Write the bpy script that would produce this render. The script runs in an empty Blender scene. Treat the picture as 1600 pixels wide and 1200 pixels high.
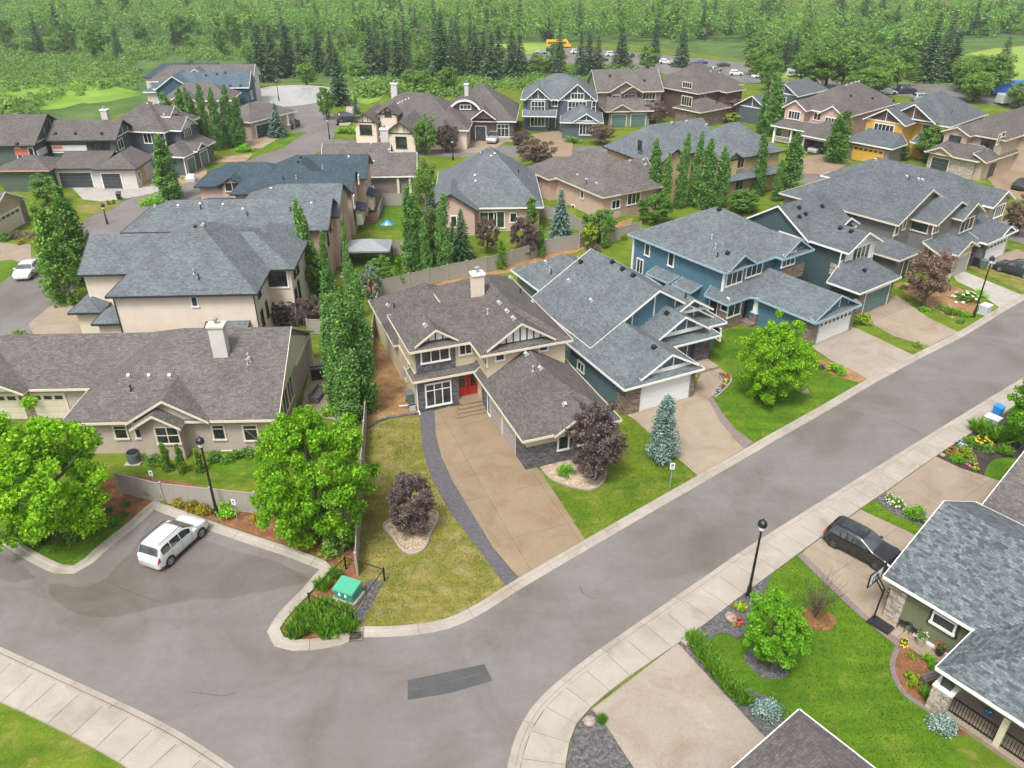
import bpy, math, random
import numpy as np
from mathutils import Vector, Matrix

# ---------------------------------------------------------------- camera, sky, sun, exposure
SC = bpy.context.scene
CAM_H, PITCH, FPX = 34.0, math.radians(30.0), 1245.0      # metres, below horizon, pixels at 1600 wide
cam_d = bpy.data.cameras.new('camera')
cam_d.sensor_width = 36.0
cam_d.lens = 36.0 * FPX / 1600.0
cam_d.clip_start = 0.5
cam_d.clip_end = 5000.0
cam = bpy.data.objects.new('camera', cam_d)
SC.collection.objects.link(cam)
cam.location = (0, 0, CAM_H)
cam.rotation_euler = (math.pi / 2 - PITCH, 0, 0)
SC.camera = cam

SUN_EL, SUN_AZ = math.radians(60), math.radians(205)
world = bpy.data.worlds.new('World')
SC.world = world
world.use_nodes = True
_n = world.node_tree.nodes
_l = world.node_tree.links
_sky = _n.new('ShaderNodeTexSky')
_sky.sky_type = 'NISHITA'
_sky.sun_disc = False
_sky.sun_elevation = SUN_EL
_sky.sun_rotation = SUN_AZ
_sky.air_density = 1.0
_sky.dust_density = 6.0
_sky.ozone_density = 1.0
_hs = _n.new('ShaderNodeHueSaturation')
_hs.inputs['Saturation'].default_value = 0.22     # an overcast sky is nearly colourless
_l.new(_sky.outputs[0], _hs.inputs['Color'])
_l.new(_hs.outputs[0], _n['Background'].inputs['Color'])
_n['Background'].inputs['Strength'].default_value = 0.11
sun_d = bpy.data.lights.new('sun', 'SUN')
sun_d.energy = 1.5
sun_d.angle = math.radians(14)
sun_d.color = (1.0, 0.97, 0.92)
sun = bpy.data.objects.new('sun', sun_d)
SC.collection.objects.link(sun)
sun.rotation_euler = (math.pi / 2 - SUN_EL, 0, math.pi - SUN_AZ)
sun.location = (0, 0, 120)
SC.view_settings.view_transform = 'Standard'
SC.view_settings.look = 'None'
SC.view_settings.gamma = 1.0
SC.view_settings.use_curve_mapping = False
SC.view_settings.exposure = 0.95
SC.cycles.max_bounces = 6
SC.cycles.diffuse_bounces = 3
SC.cycles.glossy_bounces = 2
SC.cycles.transmission_bounces = 3
SC.cycles.transparent_max_bounces = 6
SC.cycles.use_denoising = True

rng = random.Random(7)
COL = SC.collection

# ---------------------------------------------------------------- pixel -> place
CP, SP = math.cos(PITCH), math.sin(PITCH)
def terrain(x, y):
    t = min(max((y - 195.0) / 80.0, 0.0), 1.0)
    return -9.0 * t * t * (3 - 2 * t)
def ray(px, py):
    u, v = (px - 800) / FPX, (py - 600) / FPX
    return Vector((u, CP - v * SP, -SP - v * CP))
def P(px, py, z=0.0):
    d = ray(px, py)
    t = (z - CAM_H) / d.z
    return Vector((d.x * t, d.y * t, z))
def G(px, py):
    """ground point under a pixel, terrain included"""
    z = 0.0
    for _ in range(12):
        p = P(px, py, z)
        z = terrain(p.x, p.y)
    return Vector((p.x, p.y, z))
def pole_h(b, top_py):
    """height of an upright thing at ground point b whose top shows at row top_py"""
    v = (top_py - 600) / FPX
    k = (-SP - v * CP) / (CP - v * SP)
    return CAM_H + b.y * k - b.z
def px_per_m(p):
    return FPX / (p.y * CP - (p.z - CAM_H) * SP)

# ---------------------------------------------------------------- mesh + object helpers
class MB:
    def __init__(s):
        s.v, s.f, s.m, s.uv = [], [], [], []
    def add(s, vs, fs, m=0, uv=None):
        o = len(s.v)
        s.v += [tuple(p) for p in vs]
        for i, f in enumerate(fs):
            s.f.append(tuple(k + o for k in f)); s.m.append(m)
            s.uv.append(uv[i] if uv else None)
        return s
    def box(s, x0, y0, z0, x1, y1, z1, m=0, faces='all'):
        vs = [(x0,y0,z0),(x1,y0,z0),(x1,y1,z0),(x0,y1,z0),(x0,y0,z1),(x1,y0,z1),(x1,y1,z1),(x0,y1,z1)]
        fs = [(0,3,2,1),(4,5,6,7),(0,1,5,4),(1,2,6,5),(2,3,7,6),(3,0,4,7)]
        return s.add(vs, fs, m)
    def bar(s, a, b, w, h=None, m=0):
        """square bar from a to b"""
        a, b = Vector(a), Vector(b)
        h = h or w
        d = (b - a).normalized()
        up = Vector((0, 0, 1)) if abs(d.z) < .95 else Vector((0, 1, 0))
        r = d.cross(up).normalized(); q = r.cross(d)
        vs = []
        for p in (a, b):
            for i, j in ((-1,-1),(1,-1),(1,1),(-1,1)):
                vs.append(p + r * (i * w / 2) + q * (j * h / 2))
        return s.add(vs, [(0,3,2,1),(4,5,6,7),(0,1,5,4),(1,2,6,5),(2,3,7,6),(3,0,4,7)], m)
    def tube(s, pts, rs, n=8, m=0, cap=True):
        pts = [Vector(p) for p in pts]
        if not isinstance(rs, (list, tuple)): rs = [rs] * len(pts)
        vs = []
        for i, p in enumerate(pts):
            d = (pts[min(i+1, len(pts)-1)] - pts[max(i-1, 0)])
            d = d.normalized() if d.length > 1e-9 else Vector((0,0,1))
            up = Vector((0,0,1)) if abs(d.z) < .9 else Vector((1,0,0))
            r = d.cross(up).normalized(); q = r.cross(d)
            for k in range(n):
                a = 2 * math.pi * k / n
                vs.append(p + (r * math.cos(a) + q * math.sin(a)) * rs[i])
        fs = []
        for i in range(len(pts) - 1):
            for k in range(n):
                fs.append((i*n+k, i*n+(k+1)%n, (i+1)*n+(k+1)%n, (i+1)*n+k))
        if cap:
            fs.append(tuple(range(n-1, -1, -1))); fs.append(tuple(range((len(pts)-1)*n, len(pts)*n)))
        return s.add(vs, fs, m)
    def lathe(s, prof, n=12, m=0, c=(0,0,0)):
        """prof: (radius, z) list, turned about the vertical through c"""
        vs, fs = [], []
        for r, z in prof:
            for k in range(n):
                a = 2 * math.pi * k / n
                vs.append((c[0] + r * math.cos(a), c[1] + r * math.sin(a), c[2] + z))
        for i in range(len(prof) - 1):
            for k in range(n):
                fs.append((i*n+k, i*n+(k+1)%n, (i+1)*n+(k+1)%n, (i+1)*n+k))
        fs.append(tuple(range(n-1, -1, -1))); fs.append(tuple(range((len(prof)-1)*n, len(prof)*n)))
        return s.add(vs, fs, m)
    def prism(s, poly, z0, z1, m=0):
        """vertical prism over a plan polygon"""
        n = len(poly)
        vs = [(p[0], p[1], z0) for p in poly] + [(p[0], p[1], z1) for p in poly]
        fs = [tuple(range(n-1, -1, -1)), tuple(range(n, 2*n))]
        fs += [(i, (i+1)%n, (i+1)%n+n, i+n) for i in range(n)]
        return s.add(vs, fs, m)
    def mesh(s, name, mats, smooth=False):
        me = bpy.data.meshes.new(name)
        me.from_pydata(s.v, [], s.f)
        for m in (mats if isinstance(mats, (list, tuple)) else [mats]):
            me.materials.append(M[m] if isinstance(m, str) else m)
        if any(s.m): me.polygons.foreach_set('material_index', s.m)
        if any(u is not None for u in s.uv):
            ly = me.uv_layers.new(name='UVMap')
            k = 0
            for i, f in enumerate(s.f):
                for j in range(len(f)):
                    ly.data[k].uv = s.uv[i][j] if s.uv[i] is not None else (0, 0)
                    k += 1
        if smooth: me.polygons.foreach_set('use_smooth', [True] * len(me.polygons))
        me.update()
        return me
    def build(s, name, mats, parent=None, smooth=False, loc=None, rotz=0):
        return obj(name, s.mesh(name, mats, smooth), parent, loc, rotz)

def obj(name, me, parent=None, loc=None, rotz=0, scale=None):
    o = bpy.data.objects.new(name, me)
    COL.objects.link(o)
    if parent is not None: o.parent = parent
    if loc is not None: o.location = loc
    if rotz: o.rotation_euler = (0, 0, rotz)
    if scale is not None: o.scale = scale
    return o
def tag(o, label=None, cat=None, group=None, kind=None):
    if label: o['label'] = label
    if cat: o['category'] = cat
    if group: o['group'] = group
    if kind: o['kind'] = kind
    return o
def thing(name, label, cat, loc=(0,0,0), rotz=0, group=None):
    return tag(obj(name, None, None, loc, rotz), label, cat, group)
def copy_thing(src, loc, rotz=0, scale=None, label=None, group=None):
    r = src.copy(); COL.objects.link(r)
    r.location = loc; r.rotation_euler = (0, 0, rotz)
    if scale is not None: r.scale = scale
    if label: r['label'] = label
    if group: r['group'] = group
    for ch in src.children:
        c = ch.copy(); COL.objects.link(c); c.parent = r
        for g in ch.children:
            d = g.copy(); COL.objects.link(d); d.parent = c
    return r

# ---------------------------------------------------------------- materials
M = {}
def nt(name):
    m = bpy.data.materials.new(name); m.use_nodes = True
    M[name] = m
    t = m.node_tree
    return m, t.nodes, t.links, t.nodes['Principled BSDF']
def lin(r, g, b):
    f = lambda c: (c / 255 / 12.92) if c <= 10 else ((c / 255 + .055) / 1.055) ** 2.4
    return (f(r), f(g), f(b), 1)
def sc(c, k): return (c[0]*k, c[1]*k, c[2]*k, 1)
def noise(n, l, scale, detail=3, co=None, rough=.55, dist=0):
    t = n.new('ShaderNodeTexNoise'); t.inputs['Scale'].default_value = scale
    t.inputs['Detail'].default_value = detail; t.inputs['Roughness'].default_value = rough
    t.inputs['Distortion'].default_value = dist
    if co is not None: l.new(co, t.inputs['Vector'])
    return t
def ramp(n, l, fac, stops, interp='LINEAR'):
    r = n.new('ShaderNodeValToRGB'); r.color_ramp.interpolation = interp
    e = r.color_ramp.elements
    while len(e) < len(stops): e.new(.5)
    for i, (p, c) in enumerate(stops):
        e[i].position = p; e[i].color = c if len(c) == 4 else (*c, 1)
    l.new(fac, r.inputs['Fac'])
    return r
def mix(n, l, a, b, fac, mode='MIX'):
    x = n.new('ShaderNodeMix'); x.data_type = 'RGBA'; x.blend_type = mode
    for i, v in ((0, fac), (6, a), (7, b)):
        if hasattr(v, 'is_linked'): l.new(v, x.inputs[i])
        else: x.inputs[i].default_value = v
    return x.outputs[2]
def bump(n, l, bs, h, strength=.3, dist=.02):
    b = n.new('ShaderNodeBump'); b.inputs['Strength'].default_value = strength
    b.inputs['Distance'].default_value = dist
    l.new(h, b.inputs['Height']); l.new(b.outputs[0], bs.inputs['Normal'])
def co_obj(n):
    return n.new('ShaderNodeTexCoord').outputs['Object']
def co_world(n):
    return n.new('ShaderNodeNewGeometry').outputs['Position']
G1 = (1, 1, 1, 1)
def mat_plain(name, col, rough=.6, metal=0, var=.12, scale=3.0, spec=.5):
    m, n, l, b = nt(name)
    c = noise(n, l, scale, 4, co_obj(n))
    r = ramp(n, l, c.outputs['Fac'], [(.25, sc(col, 1 - var)), (.75, sc(col, 1 + var))])
    l.new(r.outputs[0], b.inputs['Base Color'])
    b.inputs['Roughness'].default_value = rough; b.inputs['Metallic'].default_value = metal
    b.inputs['Specular IOR Level'].default_value = spec
    return m
def mat_siding(name, col, lap=.17):
    m, n, l, b = nt(name)
    co = co_obj(n)
    sx = n.new('ShaderNodeSeparateXYZ'); l.new(co, sx.inputs[0])
    d = n.new('ShaderNodeMath'); d.operation = 'DIVIDE'; d.inputs[1].default_value = lap; l.new(sx.outputs[2], d.inputs[0])
    f = n.new('ShaderNodeMath'); f.operation = 'FRACT'; l.new(d.outputs[0], f.inputs[0])
    c = noise(n, l, 1.2, 4, co)
    r = ramp(n, l, c.outputs['Fac'], [(.3, sc(col, .92)), (.7, sc(col, 1.07))])
    g = ramp(n, l, f.outputs[0], [(0, (.72, .72, .72, 1)), (.12, G1), (1, G1)])
    l.new(mix(n, l, r.outputs[0], g.outputs[0], 1.0, 'MULTIPLY'), b.inputs['Base Color'])
    b.inputs['Roughness'].default_value = .65
    iv = n.new('ShaderNodeMath'); iv.operation = 'SUBTRACT'; iv.inputs[0].default_value = 1; l.new(f.outputs[0], iv.inputs[1])
    bump(n, l, b, iv.outputs[0], .5, .02)
    return m
def mat_stucco(name, col):
    m, n, l, b = nt(name)
    co = co_obj(n)
    c = noise(n, l, .8, 5, co, .6)
    r = ramp(n, l, c.outputs['Fac'], [(.3, sc(col, .93)), (.7, sc(col, 1.06))])
    l.new(r.outputs[0], b.inputs['Base Color'])
    b.inputs['Roughness'].default_value = .85
    bump(n, l, b, noise(n, l, 60, 3, co).outputs['Fac'], .25, .01)
    return m
def mat_stone(name, cols, sc_=3.2):
    """ledgestone veneer: broken courses of unequal stones"""
    m, n, l, b = nt(name)
    co = co_obj(n)
    mp = n.new('ShaderNodeMapping'); mp.inputs['Scale'].default_value = (1, 1, 2.4); l.new(co, mp.inputs[0])
    v = n.new('ShaderNodeTexVoronoi'); v.inputs['Scale'].default_value = sc_; v.distance = 'CHEBYCHEV'; l.new(mp.outputs[0], v.inputs['Vector'])
    sx = n.new('ShaderNodeSeparateColor'); l.new(v.outputs['Color'], sx.inputs[0])
    r = ramp(n, l, sx.outputs[0], [(i / max(1, len(cols) - 1), c) for i, c in enumerate(cols)])
    ve = n.new('ShaderNodeTexVoronoi'); ve.inputs['Scale'].default_value = sc_; ve.feature = 'DISTANCE_TO_EDGE'; l.new(mp.outputs[0], ve.inputs['Vector'])
    e = ramp(n, l, ve.outputs['Distance'], [(0, (.35, .35, .35, 1)), (.06, G1)])
    l.new(mix(n, l, r.outputs[0], e.outputs[0], 1.0, 'MULTIPLY'), b.inputs['Base Color'])
    b.inputs['Roughness'].default_value = .85
    bump(n, l, b, e.outputs[0], .6, .03)
    return m
def mat_shingle(name, base, lo=.8, hi=1.25, tab=.34, course=.16, contrast=.38):
    """asphalt shingles laid in courses; UV in metres, V up the slope"""
    m, n, l, b = nt(name)
    uv = n.new('ShaderNodeUVMap'); uv.uv_map = 'UVMap'
    br = n.new('ShaderNodeTexBrick')
    br.inputs['Scale'].default_value = 1.0
    br.inputs['Brick Width'].default_value = tab; br.inputs['Row Height'].default_value = course
    br.inputs['Mortar Size'].default_value = .006; br.inputs['Mortar Smooth'].default_value = .3
    br.inputs['Color1'].default_value = sc(base, lo); br.inputs['Color2'].default_value = sc(base, hi)
    br.inputs['Mortar'].default_value = sc(base, .45)
    br.offset = .37
    l.new(uv.outputs[0], br.inputs['Vector'])
    # laminated tabs: patches a few tabs wide
    mp = n.new('ShaderNodeMapping'); mp.inputs['Scale'].default_value = (1/.55, 1/.3, 1); l.new(uv.outputs[0], mp.inputs[0])
    w = n.new('ShaderNodeTexNoise'); w.inputs['Scale'].default_value = 2.6; w.inputs['Detail'].default_value = 3; w.inputs['Roughness'].default_value = .7; l.new(mp.outputs[0], w.inputs['Vector'])
    r = ramp(n, l, w.outputs['Fac'], [(.36, (1 - contrast*.55,)*3), (.5, (1, 1, 1)), (.66, (1 + contrast,)*3)])
    c = mix(n, l, br.outputs['Color'], r.outputs[0], 1.0, 'MULTIPLY')
    big = noise(n, l, .35, 3, uv.outputs[0])
    r2 = ramp(n, l, big.outputs['Fac'], [(.3, (.88,)*3), (.7, (1.12,)*3)])
    l.new(mix(n, l, c, r2.outputs[0], 1.0, 'MULTIPLY'), b.inputs['Base Color'])
    b.inputs['Roughness'].default_value = .9; b.inputs['Specular IOR Level'].default_value = .25
    bump(n, l, b, br.outputs['Fac'], -.5, .02)
    return m
def mat_glass(name, col=(.02, .028, .03, 1), rough=.06):
    m, n, l, b = nt(name)
    c = noise(n, l, .9, 2, co_world(n))
    r = ramp(n, l, c.outputs['Fac'], [(.35, sc(col, .5)), (.65, sc(col, 2.2))])
    l.new(r.outputs[0], b.inputs['Base Color'])
    b.inputs['Roughness'].default_value = rough; b.inputs['Specular IOR Level'].default_value = .8
    return m
def mat_leaf(name, c0, c1, c2, trans=.35):
    """foliage: every leaf its own tone, clumps lighter or darker"""
    m, n, l, b = nt(name)
    g = n.new('ShaderNodeNewGeometry')
    r = ramp(n, l, g.outputs['Random Per Island'], [(0, c0), (.5, c1), (1, c2)])
    oi = n.new('ShaderNodeObjectInfo')
    v = ramp(n, l, oi.outputs['Random'], [(0, (.82, .86, .8)), (1, (1.18, 1.12, 1.1))])
    c = mix(n, l, r.outputs[0], v.outputs[0], 1.0, 'MULTIPLY')
    at = n.new('ShaderNodeAttribute'); at.attribute_name = 'tone'
    tn = ramp(n, l, at.outputs['Fac'], [(0, (.62, .68, .66)), (.5, (1, 1, 1)), (1, (1.42, 1.28, 1.2))])
    c = mix(n, l, c, tn.outputs[0], 1.0, 'MULTIPLY')
    l.new(c, b.inputs['Base Color'])
    b.inputs['Roughness'].default_value = .55; b.inputs['Specular IOR Level'].default_value = .3
    tr = n.new('ShaderNodeBsdfTranslucent'); l.new(mix(n, l, c, (1.15, 1.25, .6, 1), 1.0, 'MULTIPLY'), tr.inputs['Color'])
    ms = n.new('ShaderNodeMixShader'); ms.inputs[0].default_value = trans
    l.new(b.outputs[0], ms.inputs[1]); l.new(tr.outputs[0], ms.inputs[2])
    l.new(ms.outputs[0], n['Material Output'].inputs['Surface'])
    return m
def mat_ground(name, stops, scale=.5, fine=14., fine_amt=.25, rough=.95, bmp=.4, detail=6, dist=.02, spec=.2):
    """patchy ground: large patches, fine grain on top"""
    m, n, l, b = nt(name)
    co = co_world(n)
    a = noise(n, l, scale, detail, co, .62)
    r = ramp(n, l, a.outputs['Fac'], stops)
    f = noise(n, l, fine, 4, co, .7)
    rf = ramp(n, l, f.outputs['Fac'], [(.28, (1 - fine_amt,)*3), (.72, (1 + fine_amt,)*3)])
    l.new(mix(n, l, r.outputs[0], rf.outputs[0], 1.0, 'MULTIPLY'), b.inputs['Base Color'])
    b.inputs['Roughness'].default_value = rough; b.inputs['Specular IOR Level'].default_value = spec
    bump(n, l, b, f.outputs['Fac'], bmp, dist)
    return m

# shingles
mat_shingle('shingle_slate', (.092, .107, .116, 1))
mat_shingle('shingle_slate_light', (.112, .130, .139, 1), contrast=.36)
mat_shingle('shingle_bold', (.092, .108, .115, 1), lo=.66, hi=1.7, tab=.30, course=.16, contrast=.45)
mat_shingle('shingle_brown', (.102, .092, .088, 1))
mat_shingle('shingle_taupe', (.116, .105, .100, 1))
mat_shingle('shingle_navy', (.045, .066, .084, 1), contrast=.3)
mat_shingle('shingle_blue', (.075, .110, .140, 1), contrast=.25)
# walls
mat_stucco('stucco_beige', (.56, .47, .33, 1))
mat_stucco('stucco_cream', (.66, .57, .47, 1))
mat_stucco('stucco_pink', (.52, .37, .30, 1))
mat_stucco('stucco_tan', (.50, .36, .20, 1))
mat_stucco('stucco_white', (.54, .51, .48, 1))
mat_siding('siding_teal', (.085, .135, .155, 1))
mat_siding('siding_blue', (.065, .150, .205, 1))
mat_siding('siding_darkteal', (.052, .090, .095, 1))
mat_siding('siding_taupe', (.215, .185, .165, 1))
mat_siding('siding_grey', (.16, .155, .15, 1))
mat_siding('siding_mauve', (.43, .355, .315, 1))
mat_siding('siding_sage', (.145, .165, .095, 1))
mat_siding('siding_forest', (.075, .105, .085, 1))
mat_siding('siding_slate', (.075, .098, .115, 1))
mat_siding('siding_orange', (.58, .34, .06, 1))
mat_siding('siding_brown', (.10, .065, .055, 1))
mat_siding('siding_beige', (.42, .34, .26, 1))
mat_siding('siding_white', (.70, .70, .70, 1))
mat_siding('siding_navy', (.035, .085, .14, 1))
# stone
mat_stone('stone_grey', [(.06, .06, .07, 1), (.11, .11, .125, 1), (.17, .165, .17, 1)])
mat_stone('stone_brown', [(.13, .09, .075, 1), (.22, .16, .13, 1), (.30, .23, .19, 1)])
mat_stone('stone_buff', [(.30, .24, .19, 1), (.42, .36, .30, 1), (.52, .46, .40, 1)], 2.4)
# trim, glass, metal, misc
mat_plain('trim_white', (.78, .78, .76, 1), .5, var=.04)
mat_plain('trim_cream', (.66, .60, .48, 1), .5, var=.05)
mat_plain('trim_dark', (.030, .033, .036, 1), .5)
mat_plain('trim_brown', (.045, .032, .028, 1), .6)
mat_plain('trim_bluegrey', (.30, .42, .50, 1), .5, var=.05)
mat_glass('glass')
mat_glass('car_glass', (.022, .030, .035, 1), .02); M['car_glass'].node_tree.nodes['Principled BSDF'].inputs['Coat Weight'].default_value = 1.0; M['car_glass'].node_tree.nodes['Principled BSDF'].inputs['Coat IOR'].default_value = 1.9
mat_plain('door_white', (.70, .71, .72, 1), .45, var=.04)
mat_plain('door_cream', (.58, .52, .42, 1), .5, var=.04)
mat_plain('door_dark', (.045, .055, .062, 1), .4)
mat_plain('door_teal', (.10, .17, .175, 1), .4)
mat_plain('door_orange', (.62, .36, .06, 1), .5)
mat_plain('door_red', (.42, .02, .012, 1), .4)
mat_plain('door_taupe', (.34, .32, .31, 1), .5)
mat_plain('metal_black', (.012, .013, .015, 1), .4, var=.2)
mat_plain('metal_grey', (.32, .34, .35, 1), .4, .3)
mat_plain('metal_green_grey', (.13, .17, .17, 1), .5, .2)
mat_plain('vent_white', (.40, .41, .42, 1), .5, var=.05)
mat_plain('plastic_dark', (.02, .022, .026, 1), .35)
mat_plain('rubber', (.014, .014, .015, 1), .8)
mat_plain('wood_brown', (.16, .09, .05, 1), .7, var=.3, scale=6)
mat_plain('wood_weathered', (.14, .12, .11, 1), .8, var=.35, scale=8)
mat_plain('osb', (.50, .30, .12, 1), .8, var=.3, scale=12)
mat_plain('transformer_green', (.03, .25, .165, 1), .45, var=.08)
mat_plain('transformer_lid', (.075, .36, .235, 1), .4, var=.06)
mat_plain('paint_white', (.75, .76, .77, 1), .35, var=.03)
mat_plain('paint_grey_box', (.42, .48, .48, 1), .5, var=.06)
mat_plain('fence_vinyl', (.33, .30, .27, 1), .65, var=.08)
mat_plain('bark', (.085, .065, .05, 1), .95, var=.35, scale=9)
mat_plain('bark_pale', (.30, .25, .2, 1), .9, var=.35, scale=9)
mat_plain('blue_plastic', (.02, .22, .62, 1), .4)
mat_plain('teal_cloth', (.12, .42, .40, 1), .8)
mat_plain('cushion_grey', (.12, .12, .13, 1), .9)
mat_plain('red_paint', (.45, .03, .03, 1), .35)
mat_plain('yellow_bus', (.75, .40, .02, 1), .4)
mat_plain('blue_tarp', (.02, .12, .48, 1), .5)
mat_plain('clay_pot', (.42, .38, .32, 1), .7)
mat_plain('boulder', (.30, .25, .22, 1), .9, var=.35, scale=5)
mat_plain('flower_red', (.55, .03, .04, 1), .7)
mat_plain('flower_yellow', (.70, .45, .03, 1), .7)
mat_plain('flower_white', (.75, .74, .68, 1), .7)
mat_plain('flower_pink', (.55, .16, .22, 1), .7)
mat_plain('flower_blue', (.35, .40, .62, 1), .7)
mat_plain('plywood_wrap', (.62, .60, .60, 1), .7, var=.1)
mat_plain('wrap_red', (.55, .16, .12, 1), .6, var=.1)
# grounds
# ---------------------------------------------------------------- ground materials
def mat_asphalt():
    m, n, l, b = nt('asphalt')
    co = co_world(n)
    rot = n.new('ShaderNodeMapping'); rot.inputs['Rotation'].default_value = (0, 0, math.radians(-38)); rot.inputs['Scale'].default_value = (.12, .9, 1)
    l.new(co, rot.inputs[0])
    a = noise(n, l, .16, 6, co, .62, .9)
    st = noise(n, l, .9, 6, rot.outputs[0], .7, .4)
    r = ramp(n, l, a.outputs['Fac'], [(.30, (.132, .114, .100, 1)), (.46, (.158, .142, .131, 1)), (.56, (.172, .159, .151, 1)), (.72, (.184, .172, .166, 1))])
    r2 = ramp(n, l, st.outputs['Fac'], [(.30, (.94, .935, .93)), (.5, (1.0,)*3), (.66, (1.03, 1.03, 1.03))])
    f = noise(n, l, 26, 3, co, .8)
    r3 = ramp(n, l, f.outputs['Fac'], [(.3, (.87,)*3), (.7, (1.13,)*3)])
    md = noise(n, l, 2.2, 5, co, .7)
    r4 = ramp(n, l, md.outputs['Fac'], [(.3, (.93,)*3), (.7, (1.07,)*3)])
    c = mix(n, l, mix(n, l, r.outputs[0], r2.outputs[0], 1.0, 'MULTIPLY'), r3.outputs[0], 1.0, 'MULTIPLY')
    c = mix(n, l, c, r4.outputs[0], 1.0, 'MULTIPLY')
    # thin wandering cracks
    v = n.new('ShaderNodeTexVoronoi'); v.feature = 'DISTANCE_TO_EDGE'; v.inputs['Scale'].default_value = .10
    wob = noise(n, l, .7, 5, co, .65)
    wm = n.new('ShaderNodeVectorMath'); wm.operation = 'MULTIPLY_ADD'; wm.inputs[1].default_value = (3.5, 3.5, 0); l.new(wob.outputs['Color'], wm.inputs[0]); l.new(co, wm.inputs[2])
    l.new(wm.outputs[0], v.inputs['Vector'])
    cr = ramp(n, l, v.outputs['Distance'], [(0, (.80, .79, .78)), (.003, (.94,)*3), (.006, (1,)*3)])
    gate = ramp(n, l, noise(n, l, .12, 2, co).outputs['Fac'], [(.52, (0,)*3), (.62, (1,)*3)])
    c2 = mix(n, l, c, cr.outputs[0], gate.outputs[0], 'MULTIPLY')
    # damp areas left by rain: brownish, soft edged, a little glossier
    wet = ramp(n, l, noise(n, l, .085, 6, co, .6, 1.2).outputs['Fac'], [(.48, (0,)*3), (.70, (1,)*3)])
    dk = mix(n, l, c2, (.86, .82, .78, 1), wet.outputs[0], 'MULTIPLY')
    l.new(dk, b.inputs['Base Color'])
    rr = ramp(n, l, wet.outputs[0], [(0, (.62,)*3), (1, (.34,)*3)])
    l.new(rr.outputs[0], b.inputs['Roughness'])
    b.inputs['Specular IOR Level'].default_value = .45
    bump(n, l, b, f.outputs['Fac'], .2, .008)
mat_asphalt()
def mat_concrete(name, col, fine=30., amt=.12, tint=None):
    m, n, l, b = nt(name)
    co = co_world(n)
    oi = n.new('ShaderNodeObjectInfo')
    a = noise(n, l, .42, 7, co, .68, 1.0)
    t = tint or (1.08, .98, .88, 1)
    r = ramp(n, l, a.outputs['Fac'], [(.3, (col[0]*.74*t[0], col[1]*.74*t[1], col[2]*.74*t[2], 1)), (.48, sc(col, .95)), (.6, sc(col, 1.04)), (.75, sc(col, 1.16))])
    f = noise(n, l, fine, 3, co, .8)
    r3 = ramp(n, l, f.outputs['Fac'], [(.3, (1 - amt,)*3), (.7, (1 + amt,)*3)])
    ro = ramp(n, l, oi.outputs['Random'], [(0, (.93,)*3), (1, (1.05,)*3)])
    c = mix(n, l, mix(n, l, r.outputs[0], r3.outputs[0], 1.0, 'MULTIPLY'), ro.outputs[0], 1.0, 'MULTIPLY')
    l.new(c, b.inputs['Base Color']); b.inputs['Roughness'].default_value = .8
    bump(n, l, b, f.outputs['Fac'], .2, .01)
M['asphalt_damp'] = M['asphalt'].copy(); M['asphalt_damp'].name = 'asphalt_damp'
for _x in M['asphalt_damp'].node_tree.nodes:
    if _x.type == 'VALTORGB' and abs(_x.color_ramp.elements[0].color[0] - .132) < .003:
        for _e in _x.color_ramp.elements: _e.color = (_e.color[0]*.87, _e.color[1]*.84, _e.color[2]*.81, 1)
    if _x.type == 'VALTORGB' and abs(_x.color_ramp.elements[0].color[0] - .62) < .003:
        _x.color_ramp.elements[0].color = (.42,)*3 + (1,); _x.color_ramp.elements[1].color = (.25,)*3 + (1,)
mat_concrete('concrete', (.335, .300, .258, 1))
mat_concrete('concrete_pale', (.37, .345, .315, 1))
mat_concrete('aggregate_tan', (.245, .180, .114, 1), 34, .40)
mat_concrete('aggregate_pink', (.290, .230, .172, 1), 34, .36)
mat_concrete('aggregate_grey', (.300, .252, .205, 1), 34, .38)
mat_concrete('wet_concrete', (.38, .375, .37, 1), 30, .15)
M['wet_concrete'].node_tree.nodes['Principled BSDF'].inputs['Roughness'].default_value = .3
def mat_lawn(name, stops, dry, amt, stripe=20):
    """turf: large tone patches, thin dry spots, mowing lines, blades as fine grain"""
    m, n, l, b = nt(name)
    co = co_world(n)
    r = ramp(n, l, noise(n, l, .30, 6, co, .66, .6).outputs['Fac'], stops)
    d = ramp(n, l, noise(n, l, .8, 6, co, .7, .4).outputs['Fac'], [(.62 - amt*.25, (0,)*3), (.80 - amt*.25, (1,)*3)])
    c = mix(n, l, r.outputs[0], dry, d.outputs[0])
    rot = n.new('ShaderNodeMapping'); rot.inputs['Rotation'].default_value = (0, 0, math.radians(stripe)); rot.inputs['Scale'].default_value = (.08, 1.6, 1); l.new(co, rot.inputs[0])
    s1 = ramp(n, l, noise(n, l, 1.0, 3, rot.outputs[0]).outputs['Fac'], [(.35, (.86, .88, .86)), (.65, (1.12, 1.1, 1.05))])
    c = mix(n, l, c, s1.outputs[0], 1.0, 'MULTIPLY')
    f = noise(n, l, 7, 6, co, .8); r2 = ramp(n, l, f.outputs['Fac'], [(.3, (.66, .68, .66)), (.5, (1,)*3), (.7, (1.36, 1.32, 1.2))])
    c = mix(n, l, c, r2.outputs[0], 1.0, 'MULTIPLY')
    f2 = noise(n, l, 34, 2, co, .8); r3 = ramp(n, l, f2.outputs['Fac'], [(.3, (.75,)*3), (.7, (1.25,)*3)])
    l.new(mix(n, l, c, r3.outputs[0], 1.0, 'MULTIPLY'), b.inputs['Base Color'])
    b.inputs['Roughness'].default_value = .95; b.inputs['Specular IOR Level'].default_value = .15
    bump(n, l, b, f.outputs['Fac'], .5, .04)
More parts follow.
